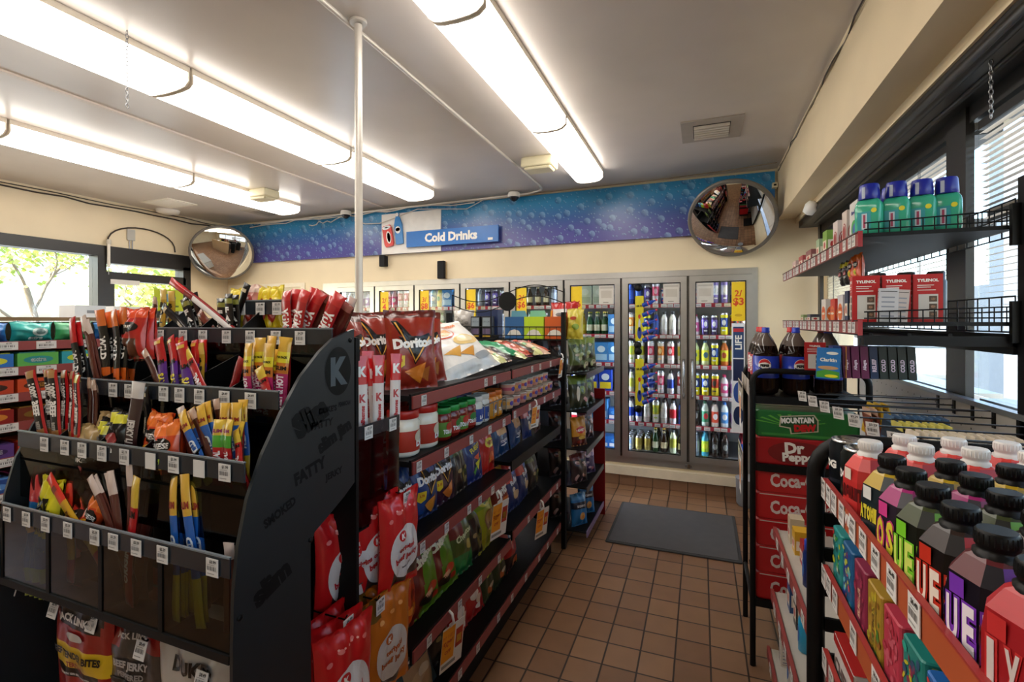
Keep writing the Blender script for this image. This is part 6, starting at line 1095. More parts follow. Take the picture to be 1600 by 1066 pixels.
def case12(kind):
    c = CASES[kind]; s = MB(); L_, D_, H_ = .395, .125, .118; s.rbox(-L_/2, -D_/2, 0, L_/2, D_/2, H_, .012, M(c[0], .35), ch=.006)
    F = front(-D_/2-.0009); F2 = front(-D_/2-.0018); F3 = front(-D_/2-.0026); E = lambda a, b: (-L_/2-.0009, -a, b); E2 = lambda a, b: (-L_/2-.0018, -a, b); T_ = lambda a, b: (a, b, H_+.0009)
    if kind == 'dew':
        for k in range(9):
            a = PI*.15+k*PI*.09; s.poly(F, [(-.06, .05), (-.06+.15*math.cos(a-.05), .05+.055*abs(math.sin(a-.05))), (-.06+.15*math.cos(a+.05), .05+.055*abs(math.sin(a+.05)))], M('#5aa83c', .4))
        s.ell(F, .11, .06, .06, .045, M('#1f6a2c', .4)); s.rect(F, -L_*.44, .008, L_*.44, .018, M('#3a8a3c', .4)); s.poly(F2, [(-.105, .048), (-.10, .095), (.03, .108), (.045, .085), (.045, .035), (-.06, .018), (-.065, .042)], M('#c8c2a8', .4)); s.poly(F3, [(-.100, .052), (-.096, .091), (.026, .103), (.040, .083), (.040, .039), (-.056, .023), (-.06, .047)], M('#1c4a24', .4))
        s.text(front(-D_/2-.0033), 'MOUNTAIN', -.035, .080, .026, WHITE, rot=.08, maxw=.125, bold=.06); s.text(front(-D_/2-.0033), 'DEW', -.005, .048, .032, RED, rot=.08, bold=.08, maxw=.085); s.rect(E, -.05, .02, .05, .10, M('#3c8a2c', .4))
    elif kind == 'pep':
        s.text(F2, 'Dr', -.045, .078, .05, WHITE, rot=.06, bold=.05); s.text(F2, 'Pepper', -.02, .034, .05, WHITE, rot=.06, maxw=.17, bold=.05); s.ell(F, -.03, .055, .12, .05, M('#7a1418', .4)); s.text(F2, 'Dr', -.02, .080, .04, WHITE, rot=.06, bold=.05) if False else None
        s.text(T_, 'Dr Pepper', 0, 0, .04, WHITE, maxw=.2, bold=.03); s.rect(E, -.05, .03, .05, .07, WHITE)
    else:
        s.text(F2, 'Coca-Cola', -.02, .062, .060, M('#d8c8c4', .4), rot=.06, maxw=.24, bold=.035); s.rect(E, -.055, .05, .055, .062, WHITE); s.rect(F, -L_*.46, .108, L_*.46, .112, M('#c8bcb4', .4))
    return s.obj('drinks_case')
CASES = {'dew': ('#1f6b30',), 'pep': ('#a5161e',), 'coke': ('#b5141a',)}
zz = .3015
for k in range(5):
    for r_ in range(2): put(case12, ('coke',), (.425, 2.44+.135*r_, zz+.1195*k), 0, 'red cola case, %s from the bottom of the soda rack stack%s' % (ORD[k+1], ', rear column' if r_ else ''), 'drinks case', 'red cola cases stacked in the soda rack')
for r_ in range(2):
    put(case12, ('pep',), (.425, 2.44+.135*r_, .935-.029), 0, 'dark red pepper soda case under the green one%s' % (', rear' if r_ else ''), 'drinks case', None); put(case12, ('dew',), (.425, 2.44+.135*r_, 1.026), 0, 'green citrus soda case with white and red lettering%s' % (', rear' if r_ else ''), 'drinks case', None)
# clip strips on the aisle side of the soda rack
for k, (z0, lab) in enumerate([(1.12, 'clear clip strip of price cards on the soda rack post, upper'), (.80, 'clear clip strip with orange card on the soda rack post, lower')]):
    t = empty('clip_strip', (.185, 2.66, z0)); tag(t, lab, 'clip strip', 'clip strips on the soda rack')
    s = MB(); s.box(-.004, -.18, .0, -.001, .10, .12, M('#b4a89c', .25)); s.box(-.005, -.16, .10, -.004, .08, .115, DARK); s.obj('backing', t)
    s = MB(); s.rect(lambda a, b: (-.0055, -a, b), .02, -.10, .12, .07, WHITE); s.rect(lambda a, b: (-.006, -a, b), .03, -.06, .10, .05, M('#e08a2a', .4)); s.obj('card', t)
# ------------------------------------------------------------------ remedy gondola by the right window
rg = empty('remedy_shelves', (.66, 2.5, 0)); tag(rg, 'black wire shelving of remedies in front of the right window', 'shelving')
PEG = M('#a8a39b', .5)
def rpart(s, name, parent=rg):
    o = s.obj(name, parent)
    if parent is rg: o.location = (-.66, -2.5, 0)
    return o
s = MB(); s.box(.85, .45, .10, .865, 3.30, 1.262, PEG)
for k in range(40):
    for j in range(3): s.rect(lambda a, b: (.8494, -a, b), -(.60+.066*k)-.003, 1.225-.05*j-.003, -(.60+.066*k)+.003, 1.225-.05*j+.003, DARK)
rpart(s, 'pegboard')
s = MB(); s.box(.843, .45, 1.255, .872, 3.30, 1.272, M('#8f9296', .3, .6)); rpart(s, 'top_rail')
for y in (1.78, 3.29): s = MB(); s.box(.85, y-.02, 0, .89, y+.02, 1.95, DK); rpart(s, 'upright')
s = MB(); s.box(.45, 1.24, 0, .84, 2.34, .10, DK); s.box(.45, 2.80, 0, .84, 3.29, .10, DK); rpart(s, 'base')
def rshelf(z, name):
    t = empty('wire_shelf', (0, 0, 0)); t.parent = rg; t.location = (-.66, -2.5, 0)
    s = MB(); s.box(.475, 1.80, z-.012, .845, 3.28, z, DK); s.obj('deck', t)
    s = MB(); s.box(.463, 1.80, z-.038, .471, 3.28, z+.004, RED_L); s.box(.463, 1.796, z-.042, .475, 1.80, z+.008, M('#a01c24', .4)); s.box(.460, 1.80, z+.003, .476, 3.28, z+.007, M('#4a2420', .5)); s.obj('price_rail', t)
    s = MB()
    for q, zz in enumerate((.012, .032)): s.tube([(.48, 1.80, z+zz), (.84, 1.80, z+zz+(.012 if q else .0))], .0022, DK, 5)
    for q in range(13): s.tube([(.49+.028*q, 1.80, z), (.49+.028*q, 1.80, z+.034+.010*q/12)], .0018, DK, 4)
    for q in range(22): s.tube([(.845, 1.80+.067*q, z-.03), (.845, 1.80+.067*q, z+.075)], .002, DK, 4)
    for zz in (.03, .075, -.03): s.tube([(.845, 1.80, z+zz), (.845, 3.28, z+zz)], .0026, DK, 5)
    s.obj('wire_fence', t)
    s = MB(); s.box(.83, 1.782, z-.06, .865, 1.798, z+.06, BLACK); s.obj('bracket', t)
    y = 1.84; q = 0
    while y < 3.25: price_tag('$7.99', t, (.4622, y, z-.017), BX, .034, .036); y += .044+.02*((q*7) % 3); q += 1
    return t
rshelf(1.815, ''); rshelf(1.535, '')
rshelf_low = empty('hanging_bar', (0, 0, 0)); rshelf_low.parent = rg; rshelf_low.location = (-.66, -2.5, 0)
s = MB()
for q in range(3): s.tube([(.50+.1*q, 1.81, 1.495), (.50+.1*q, 3.28, 1.495)], .006, DK, 6)
s.box(.48, 1.80, 1.462, .85, 1.83, 1.492, DK); s.box(.84, 1.80, 1.44, .85, 3.28, 1.50, DK); s.obj('bars', rshelf_low)
def remedy(w_, d_, h_, c1, kind):
    s = MB(); s.box(-w_/2, -d_/2, 0, w_/2, d_/2, h_, M(c1, .4)); F = front(-d_/2-.0006); F2 = front(-d_/2-.0012)
    Sd = lambda a, b: (w_/2+.0006, a, b); So = lambda a, b: (-w_/2-.0006, -a, b)
    sides = [(F, F2, w_), (Sd, lambda a, b: (w_/2+.0012, a, b), d_), (So, lambda a, b: (-w_/2-.0012, -a, b), d_)]
    for F, F2, W_ in sides:
        if kind == 'tyl':
            s.text(F, 'TYLENOL', 0, h_*.87, h_*.065, WHITE, bold=.05, maxw=W_*.82); s.rect(F, -W_*.36, h_*.76, W_*.2, h_*.775, WHITE); s.rect(F, -W_*.36, h_*.72, W_*.1, h_*.733, WHITE); s.rect(F, -W_*.36, h_*.66, W_*.26, h_*.673, WHITE)
            s.rect(F, -W_*.32, h_*.06, W_*.34, h_*.58, M('#cfcbc4', .5))
            for k in range(3): s.rect(F2, W_*.04, h_*(.10+.16*k), W_*.30, h_*(.22+.16*k), M('#5c4a3c', .5)); s.ell(F2, W_*.17, h_*(.16+.16*k), W_*.08, h_*.03, M('#b88a6c', .5), 8)
        elif kind == 'oval':
            s.ell(F, 0, h_*.34, W_*.40, h_*.30, M('#a8302c', .4)); s.ell(F2, 0, h_*.34, W_*.34, h_*.26, M('#e8d8d0', .4)); s.ell(lambda a, b: F2(a, b) if False else tuple(v+o for v, o in zip(F2(a, b), (.0006, -.0006, 0))), 0, h_*.34, W_*.28, h_*.22, M('#9c2a28', .4))
        elif kind == 'ovalo':
            s.ell(F, 0, h_*.36, W_*.42, h_*.33, M('#e0702a', .4)); s.ell(F2, 0, h_*.36, W_*.32, h_*.05, M('#f0e0d0', .4)); s.ell(F2, 0, h_*.50, W_*.32, h_*.04, M('#c8502a', .4))
        elif kind == 'gas':
            s.text(F, 'Gas-X', 0, h_*.72, h_*.11, M('#2a3a8c', .4), rot=.1, bold=.04, maxw=W_*.8); s.ell(F, W_*.1, h_*.28, W_*.36, h_*.22, M('#3c9c3c', .4)); s.ell(F2, W_*.2, h_*.22, W_*.25, h_*.18, M('#2a5aa8', .4))
        elif kind == 'green': s.rect(F, -W_*.45, h_*.02, W_*.45, h_*.55, M('#6cc42c', .4)); s.rect(F, -W_*.45, h_*.82, W_*.45, h_*.90, DARK); s.rect(F, -W_*.3, h_*.64, W_*.3, h_*.68, RED)
        elif kind == 'white':
            for k in range(5): s.rect(F, -W_*.36, h_*(.15+.14*k), W_*.3, h_*(.19+.14*k), M('#8a8f9c', .5))
            s.rect(F, -W_*.42, h_*.08, W_*.42, h_*.095, DARK); s.rect(F, -W_*.42, h_*.9, W_*.42, h_*.915, DARK)
        elif kind == 'small': s.rect(F, -W_*.4, h_*.2, W_*.4, h_*.6, M('#e8dcc8', .5)); s.ell(F2, 0, h_*.4, W_*.2, h_*.14, M('#b8342c', .4))
        elif kind.startswith('v:'):
            s.text(F, kind[2:], 0, h_*.42, W_*.55, M('#e8d8f0', .4), rot=PI/2, maxw=h_*.6, bold=.05)
        elif kind == 'clar':
            s.ell(F, W_*.15, h_*.84, W_*.25, h_*.05, WHITE); s.text(F2, 'Claritin', 0, h_*.62, h_*.12, WHITE, maxw=W_*.85, bold=.04); s.poly(F, [(-W_*.48, .004), (W_*.48, .004), (W_*.48, h_*.24), (-W_*.1, h_*.30), (-W_*.48, h_*.22)], M('#4a9c3a', .4)); s.ell(F2, W_*.15, h_*.10, W_*.28, h_*.05, M('#e8e02c', .4)); s.ell(F, 0, h_*.36, W_*.44, h_*.06, M('#c89a6c', .4))
    return s.obj('remedy_box')
def mouthwash():
    t = empty('mouthwash_bottle'); G_ = M('#3fae8e', .12); L_ = M('#2a9aa4', .3); o = []
    for cx_, cy_, a in ((.024, .012, 0), (-.024, .012, 90), (-.024, -.012, 180), (.024, -.012, 270)):
        for k in range(5): t_ = math.radians(a+k*22.5); o.append((cx_+.012*math.cos(t_), cy_+.012*math.sin(t_)))
    n = len(o); s = MB(); rings = [(0, .82), (.004, .95), (.012, 1), (.088, 1), (.100, .95), (.110, .78), (.114, .58)]
    vs = [(x*k, y*k, z) for z, k in rings for x, y in o]; s.add(vs, [(r*n+i, r*n+(i+1) % n, (r+1)*n+(i+1) % n, (r+1)*n+i) for r in range(len(rings)-1) for i in range(n)], G_, True); s.add(vs[:n], [tuple(range(n))[::-1]], G_)
    F = front(-.0246); F2 = front(-.0252); s.rect(F, -.026, .012, .010, .072, L_); s.rect(F2, -.014, .016, .000, .066, M('#c8d8e0', .4)); s.rect(front(-.0257), -.010, .020, -.004, .062, M('#a83c5c', .4)); s.ell(F2, .018, .074, .0075, .0075, M('#e0d82c', .4), 16); s.obj('bottle_body', t)
    s = MB(); m = M('#1f2a96', .3); s.lathe([(.0275, .112), (.029, .114), (.0285, .130), (.0262, .158), (.0245, .161)], m, 26); F = lambda a, b: (.0288*math.sin(a/.0288)*1.0, -.0290*math.cos(a/.0288), b); s.rect(F, -.014, .114, -.004, .150, M('#9aa4b8', .3), 3); s.obj('cap', t); return t
TZ = 1.8155; MZ = 1.5355
for k, (px, rz) in enumerate([(1358, -.5), (1400, -.45), (1440, -.42), (1479, -.4)]):
    y = 1.845; put(mouthwash, (), (kx(px)*y, y, TZ), rz, 'mint green mouthwash bottle with blue cap, %s of four from left' % ORD[k+1], 'mouthwash bottle', 'mint mouthwash bottles on the top remedy shelf')
put(mouthwash, (), (.585+.0, 1.91, TZ), -.4, 'mint mouthwash bottle just behind the front four', 'mouthwash bottle')
for k, (y, kd, w_, d_, h_, c, rz, lab) in enumerate([(1.915, 'gas', .085, .05, .125, '#d8d4ce', .0, 'white remedy box with green swirl beside the mouthwash'), (2.045, 'oval', .06, .04, .12, '#d8c8bc', 0, 'white box with dark red oval next to the swirl box'), (2.16, 'oval', .065, .045, .105, '#e0d0c8', 0, 'shorter white box with red oval on the top remedy shelf'), (2.34, 'small', .07, .04, .10, '#7aa03c', 0, 'green and yellow packet on the top remedy shelf'), (2.47, 'small', .06, .04, .085, '#9ab088', 0, 'pale green packet on the top remedy shelf'), (2.64, 'small', .12, .05, .06, '#8a4a48', 0, 'maroon flat box on the top remedy shelf'), (2.86, 'small', .11, .04, .06, '#a83c3c', 0, 'red flat box further along the top remedy shelf'), (3.05, 'small', .10, .04, .055, '#c8a8a0', 0, 'pink flat box at the far end of the top remedy shelf')]):
    put(remedy, (w_, d_, h_, c, kd), (.505, y, TZ), BX, lab, 'remedy box', 'remedy boxes on the top shelf')
for k, (x, y, lab) in enumerate([(.497, 1.86, 'red pain reliever box, leftmost of three at the shelf end'), (.577, 1.86, 'red pain reliever box, middle of three at the shelf end'), (.657, 1.86, 'red pain reliever box, rightmost of three at the shelf end')]):
    put(remedy, (.072, .055, .148, '#b8181c', 'tyl'), (x, y, MZ), (0, 0, -.12), lab, 'remedy box', 'red pain reliever boxes at the shelf end')
def jarcap():
    s = MB(); s.lathe([(.028, 0), (.028, .15), (.024, .158), (.024, .185), (.02, .188)], M('#3a3634', .3), 18); return s.obj('dark_bottle')
for k, x in enumerate((.56, .64, .72)): put(jarcap, (), (x, 1.96, MZ), 0, 'dark bottle top behind the red boxes, %s from left' % ORD[k+1], 'bottle', 'dark bottles behind the red boxes', (1, 1, .88))
put(remedy, (.05, .03, .105, '#c8c8cc', 'white'), (.545, 1.822, MZ), (-.03, .04, -.1), 'small white leaflet box in front of the leftmost red box', 'remedy box'); put(remedy, (.03, .02, .10, '#c4b8b4', 'white'), (.578, 1.815, MZ), (-.03, .08, -.1), 'narrow pale box in front of the leftmost red box', 'remedy box')
for k, (y, kd, w_, d_, h_, c, lab) in enumerate([(1.945, 'green', .05, .03, .135, '#d8d8d0', 'green and white upright box beside the red boxes'), (2.02, 'small', .04, .04, .11, '#2a3454', 'navy upright box on the middle remedy shelf'), (2.10, 'ovalo', .07, .04, .10, '#d0ccd0', 'white box with blue and orange oval on the middle shelf'), (2.21, 'ovalo', .07, .04, .09, '#c83c28', 'orange-red box with oval on the middle shelf'), (2.36, 'ovalo', .075, .04, .095, '#d8d0c4', 'white box with large orange oval on the middle shelf'), (2.66, 'small', .08, .04, .035, '#3a3a44', 'dark flat box on the middle remedy shelf'), (2.82, 'small', .07, .04, .035, '#8a9a5c', 'small green flat box on the middle remedy shelf')]):
    put(remedy, (w_, d_, h_, c, kd), (.505, y, MZ), BX, lab, 'remedy box', 'remedy boxes on the middle shelf')
for k in range(4): bagat('smallorange' if k < 2 else 'smallblack', .54, 2.02+.07*k+.06, 1.68, (0, 0, BX), '%s sachet hanging under the top remedy shelf, %s from the near end' % (['orange', 'dark orange', 'dark', 'black'][k], ORD[k+1]), 'sachets hanging under the top shelf', .8)
# hanging boxes on hooks
hk = [('tyl', '#b0181c', .46, 2.30, 1.345, .07, .02, .11, 'red pain reliever box hanging at the left of the hooks')]
put(remedy, (.075, .025, .115, '#b0181c', 'tyl'), (.44, 2.29, 1.335), (0, 0, -.2), 'red pain reliever box hanging left of the blue allergy box', 'remedy box')
put(remedy, (.075, .03, .115, '#2a78c0', 'clar'), (.445, 2.10, 1.322), (0, .04, -.25), 'bright blue allergy box with green meadow picture', 'remedy box')
xs = .484
for k, (c, kd, nm) in enumerate([('#173a7c', 'v:LORATADINE', 'dark blue'), ('#6a1450', 'v:Allegra', 'magenta'), ('#6a1450', 'v:Allegra', 'magenta'), ('#6a1450', 'v:Allegra', 'magenta'), ('#14305a', 'v:RELIEF', 'navy'), ('#142a2c', 'v:COLD', 'dark green'), ('#142a2c', 'v:COLD', 'dark green'), ('#142a2c', 'v:COLD', 'dark green'), ('#142a2c', 'v:COLD', 'dark green')]):
    put(remedy, (.024, .09, .118, c, kd), (xs+.0005, 2.155, 1.325), (0, -.05, -.05), '%s remedy box hanging edge-on, %s from left on the upper hook' % (nm, ORD[k+1]), 'remedy box', 'thin remedy boxes on the upper hook'); xs += .0285
s = MB(); s.add([(0, 0, 0), (0, -.095, 0), (0, -.095, .118), (0, 0, .118), (-.003, 0, 0), (-.003, -.095, 0), (-.003, -.095, .118), (-.003, 0, .118)], [(0, 1, 2, 3), (7, 6, 5, 4), (4, 5, 1, 0), (5, 6, 2, 1), (6, 7, 3, 2), (7, 4, 0, 3)], M('#c87c2c', .4))
s.poly(lambda a, b: (-.0036, -a, b), [(.005, .03), (.05, .01), (.09, .03), (.09, .1), (.04, .11), (.005, .08)], M('#5a2a8c', .4)); o = s.obj('remedy_box'); o.location = (.507, 2.20-.0, 1.325); tag(o, 'orange and purple box front at the head of the magenta boxes', 'remedy box')
for q in range(9):
    y = 2.29-.125*q; z = 1.235
    t = empty('peg_hook', (.85, y, z)); t.parent = rg; t.location = (.85-.66, y-2.5, z); x_end = -.45+.014*q
    s = MB(); s.tube([(0, 0, -.03), (0, 0, 0), (x_end, 0, 0), (x_end-.004, 0, .012)], .0028, M('#2c2826', .35, .4), 6); s.tube([(-.01, 0, .022), (x_end+.04, 0, .022)], .0018, M('#2c2826', .35, .4), 5) if q % 2 else None; s.box(-.004, -.008, -.03, 0, .008, .02, DK); s.obj('wire', t)
    price_tag('$3.29', t, (x_end-.006, -.004, -.01), -.75, .034, .042, rx=.2)
def hangpack(c1, c2, w_=.09, h_=.115):
    s = MB(); s.box(-.004, -w_/2, -h_, .004, w_/2, -.022, M(c1, .35)); s.box(-.001, -w_/2, -.03, .001, w_/2, .0, M(c2, .5)); s.box(-.0046, -w_/2+.01, -h_+.02, .0046, w_/2-.01, -h_+.04, M(c2, .4)); return s.obj('hanging_pack')
for q, (c1, c2, nm, n, x0) in enumerate([('#c89a1c', '#e0b83c', 'yellow', 3, .60), ('#7a3a2c', '#c8a48c', 'pinkish brown', 2, .55), ('#1c2c3c', '#3c5c7c', 'navy', 8, .58), ('#1a2430', '#c8bc5c', 'dark blue and yellow', 7, .56), ('#5c241a', '#d8c8b0', 'rust brown', 12, .56), ('#4a2418', '#d8ccb8', 'brown', 12, .57), ('#4c1c16', '#c8bca8', 'dark brown', 10, .60)]):
    y = 2.29-.125*(q+1)
    for k in range(n): put(hangpack, (c1, c2), (x0+.020*k, y, 1.229), (0, RN.uniform(-.15, .15), 0), '%s pack, %s on the %s hook along the pegboard' % (nm, ORD[k+1], ORD[q+2]), 'hanging pack', 'packs on the pegboard hooks')
# low shelves under the hooks
for j, (z, xf) in enumerate(((.64, .29), (.37, .28), (.12, .265))):
    s = MB(); s.box(xf+.012, 1.24, z-.015, .845, 2.32, z, M('#b8b2a8', .5)); s.box(xf, 1.24, z-.03, xf+.012, 2.32, z+.012, RED_L); sh = rpart(s, 'low_shelf')
    for q in range(8): price_tag('$4.99', sh, (xf-.0012, 1.28+.13*q, z-.009), BX, .05, .036)
for k, (x, y, z, w_, d_, h_, c, kd, lab) in enumerate([(.36, 2.22, .6405, .05, .06, .10, '#c8b89c', 'small', 'tan box on the highest low shelf'), (.36, 2.12, .6405, .05, .06, .09, '#d8a82c', 'small', 'yellow box on the highest low shelf'), (.37, 2.02, .6405, .05, .06, .085, '#a8242c', 'small', 'red box on the highest low shelf'), (.36, 1.93, .6405, .04, .05, .08, '#e0dcd4', 'white', 'white box on the highest low shelf'), (.36, 2.2, .3705, .06, .06, .12, '#2a4a7c', 'small', 'blue box on the middle low shelf'), (.36, 2.09, .3705, .05, .06, .13, '#23201f', 'small', 'black box on the middle low shelf'), (.33, 2.24, .1205, .05, .05, .10, '#e0d8cc', 'white', 'white carton on the lowest shelf')]):
    put(remedy, (d_, w_, h_, c, kd), (x, y, z), BX, lab, 'box', 'small boxes on the low right shelves')
def spray(c, cap):
    s = MB(); A_, C_ = M(c, .3), M(cap, .35); s.lathe([(.02, 0, A_), (.024, .004, A_), (.024, .11, A_), (.018, .125, C_), (.019, .126, C_), (.019, .155, C_), (.014, .16, C_)], A_, 20); S_ = lambda a, b: (.0247*math.sin(a/.024), -.0247*math.cos(a/.024), b); s.ell(S_, 0, .06, .012, .03, M('#3a6cb0', .4), 12); return s.obj('spray_bottle')
for k, (x, y, z, c, cp, lab) in enumerate([(.335, 2.10, .1205, '#d8d4cc', '#1f4fa8', 'white bottle with blue cap on the lowest right shelf'), (.345, 1.86, .6405, '#1c2f6c', '#1f3fa8', 'navy bottle on the highest low shelf'), (.345, 1.94, .3705, '#2a9ac8', '#d8d8d8', 'sky blue bottle on the middle low shelf'), (.345, 1.99, .1205, '#1f6a4a', '#1c4a34', 'green bottle on the lowest right shelf')]): put(spray, (c, cp), (x, y, z), BX, lab, 'bottle')
# ================================================================== CANDY SHELVES ON THE LEFT, FLOOR MAT, OUTSIDE
cg = empty('candy_shelves', (-2.62, 1.6, 0)); tag(cg, 'low candy and gum shelving with red price rails at the far left', 'shelving')
s = MB(); s.box(-.24, -1.3, 0, -.22, 1.3, 1.54, BOARD); s.obj('back_panel', cg)
s = MB(); s.box(-.26, -1.3, 1.545, .02, 1.3, 1.56, BOARD); s.obj('top_board', cg)
CZ = [1.463, 1.367, 1.268, 1.158, 1.03, .90, .76, .60, .40, .2]
for j, z in enumerate(CZ):
    s = MB(); s.box(-.22, -1.3, z-.012, .20, 1.3, z, M('#2a2622', .5)); s.box(.20, -1.3, z-.03, .208, 1.3, z+.004, RED_L); sh = s.obj('shelf', cg)
    if j < 6:
        y = -.62
        while y < .5: price_tag('$1.99', sh, (.2092, y, z-.013), PI/2, .062, .03); y += .115
def candybox(c1, c2, c3, txt):
    s = MB(); s.box(-.062, -.075, 0, .062, .075, .052, M(c1, .4)); F = front(-.0758); s.ell(F, 0, .026, .045, .014, M(c2, .4)); s.text(F, txt, 0, .026, .016, M(c3, .4), bold=.05, maxw=.07); s.box(-.055, -.068, .052, .055, .068, .056, M(c2, .4)); return s.obj('candy_box')
rows = {0: (['gum', 'gumg', 'gumb'], 'bag'), 1: ([('#5cae4c', '#2a8c8c', '#e8f0f0', 'extra'), ('#2a9aa8', '#b8c82c', '#e8f4f4', 'extra'), ('#2a6cb8', '#c8c82c', '#e8f0f8', 'extra')], ''), 2: ([('#c8481c', '#5a2a14', '#e0a83c', "REESE'S"), ('#3a1c14', '#c8b8a8', '#3a1c14', 'MILK'), ('#b83c1c', '#3a1c10', '#e8c84c', 'CUPS')], ''), 3: ([('#6a2a14', '#7a5a1c', '#c8401c', 'NUT'), ('#3a1810', '#a84a1c', '#d8c8a0', 'BAR'), ('#8a1c18', '#c87c2c', '#2a1c14', 'BAR')], ''), 4: ([('#b82c1c', '#d85a1c', '#e8e0d0', 'CHEW'), ('#c83c1c', '#8a1c14', '#e8d8c0', 'GUM'), ('#5a3a7c', '#3a2454', '#d8d0e0', 'GRAPE')], ''), 5: ([('#8a2a5c', '#c8487c', '#f0e0e8', 'SWEET'), ('#2a4a8c', '#5a8ac8', '#e8f0f8', 'SOUR')], ''), 6: ([('#a8481c', '#e0a03c', '#3a1c14', 'CRUNCH'), ('#7a1c1c', '#c8b07c', '#4a1414', 'TOFFEE')], ''), 7: ([('#2c5c3c', '#a8c86c', '#1c3c28', 'MINTS'), ('#b8862c', '#5a3418', '#f0dca0', 'HONEY')], '')}
shn = ['top', 'second', 'third', 'fourth', 'fifth', 'sixth', 'seventh', 'eighth']
cc = {0: ['teal gum bag', 'green gum bag', 'blue gum bag'], 1: ['green gum box', 'teal gum box', 'blue gum box'], 2: ['orange candy box', 'brown candy box', 'red-brown candy box'], 3: ['dark brown bar box', 'brown bar box', 'maroon bar box'], 4: ['red chew box', 'orange-red gum box', 'violet candy box'], 5: ['magenta candy box', 'blue candy box'], 6: ['rusty orange bar box', 'maroon toffee box'], 7: ['dark green mint box', 'amber candy box']}
for j, (kinds, w_) in rows.items():
    for k in range(13):
        y = .40+.135*k; kd = kinds[(k+1) % len(kinds)]; lab = '%s, %s candy shelf, %s from near end' % (cc[j][(k+1) % len(kinds)], shn[j], ORD[k+1])
        if w_: bagat(kd, -2.50+.03, y, CZ[j]+.001, (0, 0, FX), lab, 'gum and candy on the left shelves')
        else: put(candybox, kd, (-2.495, y, CZ[j]+.001), FX, lab, 'candy box', 'gum and candy on the left shelves')
# things on top of the candy shelves
for k, (x, y, w_, h_, c, lab) in enumerate([(-2.70, 1.36, .12, .055, '#e0e4ea', 'white box on top of the candy shelves, left one'), (-2.70, 1.52, .13, .055, '#e8e6e4', 'white box with small mark on top of the candy shelves'), (-2.70, 1.68, .16, .035, '#2a2622', 'dark flat box on top of the candy shelves')]):
    s = MB(); s.box(-.06, -w_/2, 0, .06, w_/2, h_, M(c, .5)); s.rect(lambda a, b: (.0606, a, b), -.015, h_*.35, .015, h_*.6, M('#8c9098', .5)); o = s.obj('storage_box'); o.location = (x, y, 1.5605); tag(o, lab, 'box', 'boxes on top of the candy shelves')
s = MB(); s.box(-.002, -.075, 0, .002, .075, .115, M('#b8c01c', .5)); s.ell(lambda a, b: (.003, a, b), 0, .07, .035, .022, M('#6a8c9c', .5)); s.rect(lambda a, b: (.003, a, b), -.05, .02, .05, .03, M('#5c6c1c', .5)); s.box(-.03, -.075, -.001, .002, .075, .001, M('#b8c01c', .5)); o = s.obj('yellow_sign'); o.location = (-2.68, 1.735, 1.598); tag(o, 'small yellow-green sign card standing before the left window mullion', 'sign card')
s = MB(); s.box(-.002, -.055, -.045, .002, .055, .03, M('#e8e0cc', .5)); s.rect(lambda a, b: (.003, a, b), -.055, -.045, .025, .03, M('#f0b82c', .5)); s.text(lambda a, b: (.004, a, b), '2/$8', -.015, -.005, .026, RED, bold=.05, maxw=.07); s.box(-.004, -.02, .028, .004, .02, .045, M('#f0eee8', .4)); o = s.obj('sale_card'); o.location = (-2.395, 1.26, 1.345); tag(o, 'yellow sale card clipped to the second candy shelf rail', 'sign card')
s = MB(); s.box(-.25, -.5, 0, .25, .5, .9, M('#c8c4bc', .5)); s.box(-.26, -.51, .9, .26, .51, .93, M('#8c8880', .4)); o = s.obj('window_counter'); o.location = (-5.35, 2.6, 0); tag(o, 'low pale counter under the left window', 'counter')
# floor mat
def mat_m():
    m = M('#4a4a4b', .95, 0, 'carpet'); return m
s = MB(); s.rbox(-.435, -.39, 0, .435, .39, .009, .01, M('#3d3d3f', .95, 0, 'carpet'), ch=.002); s.rbox(-.415, -.37, .009, .415, .37, .012, .01, M('#525154', 1, 0, 'carpet'), ch=.001)
o = s.obj('floor_mat'); o.location = (-.19, 3.71, .0005); tag(o, 'dark grey rectangular mat on the tiles before the cooler doors', 'floor mat')
s = MB(); s.lathe([(.07, 0), (.085, .02), (.09, .22), (.095, .23)], M('#8a8c90', .4), 20); o = s.obj('waste_bin'); o.location = (.36, 4.40, 0); tag(o, 'small grey bin beside the cooler behind the soda rack', 'bin')
# door stop at the cooler base
s = MB(); s.rbox(-.03, -.02, -.012, .03, 0, .012, .004, STEEL); s.lathe([(.012, -.018), (.012, .018)], M('#5c4a3a', .4), 10, T=Matrix.Translation((0, -.02, 0))); o = s.obj('hinge'); o.location = (-.105, YB-.0125, .235); tag(o, 'small metal hinge under the gap between the two rightmost cooler doors', 'hinge')
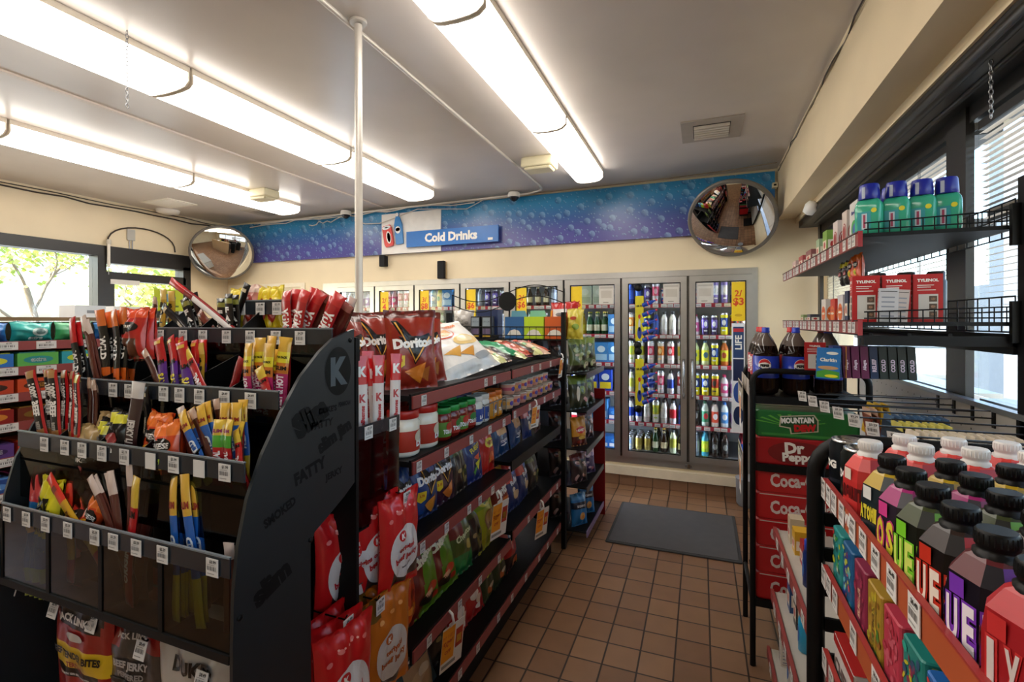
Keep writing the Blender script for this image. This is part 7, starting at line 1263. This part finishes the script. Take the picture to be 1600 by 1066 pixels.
# ------------------------------------------------------------------ outside
s = MB(); s.box(-60, -40, -.2, XL-.15, 60, -.12, M('#a09d96', .8)); s.box(XR+.15, -40, -.2, 60, 60, -.12, M('#a7a49d', .8)); struct(s, 'ground')
GRN = M('#a4b44c', .7); GR2 = M('#c8c46c', .7); BARK = M('#8c7c68', .8)
def tree_out(x, y, h, seed, lab, r=2.2, n=1900):
    R_ = random.Random(seed); t = empty('tree', (x, y, -.12)); tag(t, lab, 'tree', 'trees outside the left windows')
    s = MB(); tips = []
    def br(p, d, L, rad, dep):
        pts = [p]; q = Vector(p); dd = Vector(d)
        for i in range(4):
            dd = (dd+Vector((R_.uniform(-.2, .2), R_.uniform(-.2, .2), R_.uniform(-.06, .12)))).normalized(); q = q+dd*L/4; pts.append(tuple(q))
        s.tube(pts, rad, BARK, 5)
        if dep == 0: tips.append(q); return
        for _ in range(3 if dep > 1 else 4):
            k = R_.choice(pts[2:]); a = R_.uniform(0, 6.28); nd = (dd*.6+Vector((math.cos(a), math.sin(a), R_.uniform(-.1, .6)))*.8).normalized(); br(k, nd, L*.62, rad*.5, dep-1)
    br((0, 0, 0), (0, 0, 1), h*.45, .07, 3); s.obj('branches', t)
    s = MB(); vs = []; fs = []; ms = []
    for i in range(n):
        c = R_.choice(tips)+Vector((R_.gauss(0, .35), R_.gauss(0, .35), R_.gauss(0, .3))); a = R_.uniform(0, 3.1); b = R_.uniform(-1, 1); e = R_.uniform(.05, .10)
        u = Vector((math.cos(a), math.sin(a), b*.5))*e; v = Vector((-math.sin(a)*.5, math.cos(a)*.5, 1))*e*.7
        k = len(vs); vs += [tuple(c-u), tuple(c-v), tuple(c+u), tuple(c+v)]; fs.append((k, k+1, k+2, k+3)); ms.append(GRN if R_.random() < .5 else GR2)
    s.add(vs, fs, ms); s.obj('foliage', t)
tree_out(-13, 3.5, 4.8, 1, 'spreading yellow-green tree outside the big left window'); tree_out(-11.5, 7.8, 4.6, 2, 'yellow-green tree outside the left door, nearer the corner'); tree_out(-16, 1.5, 5.5, 3, 'tree outside at the left edge of the big window'); tree_out(-17, 8, 6, 4, 'farther tree between the two left openings')
s = MB(); s.box(-2, -3, 0, 2, 3, 3, M('#d8d6d0', .6)); s.box(-2.05, -3.05, 3, 2.05, 3.05, 3.15, M('#8c8c8c', .5)); o = s.obj('storage_shed'); o.location = (9.5, 9.5, -.12); tag(o, 'pale flat-roofed building beyond the right windows', 'building')
t = empty('parked_van', (5.2, 16, -.12)); tag(t, 'pale blue-white van outside the right window', 'van')
s = MB(); s.rbox(-.95, -2.3, .3, .95, 2.3, 1.0, .2, M('#c8d4dc', .3)); s.rbox(-.9, -2.2, 1.0, .9, 1.3, 1.9, .3, M('#d0dae2', .3)); s.obj('body', t)
s = MB(); s.box(-.91, -1.8, 1.15, -.905, 1.0, 1.7, M('#2a3440', .1)); s.obj('side_window', t)
for yy in (-1.5, 1.5):
    s = MB(); s.lathe([(.12, -.1), (.32, -.1), (.33, 0), (.32, .1), (.12, .1)], BLACK, 18, T=Matrix.Translation((-.88, yy, .33)) @ Matrix.Rotation(PI/2, 4, 'Y')); s.obj('wheel', t)
s = MB(); s.box(-.12, -.12, 0, .12, .12, 3.4, M('#8a94a0', .5)); o = s.obj('canopy_post'); o.location = (2.75, 5.9, -.12); tag(o, 'grey square post outside between the right windows', 'post')
s = MB(); s.box(-.3, -.5, 0, .3, .5, 2.2, M('#7c8690', .5)); o = s.obj('outdoor_cabinet'); o.location = (4.3, 9.6, -.12); tag(o, 'tall grey cabinet outside the near right window', 'cabinet')
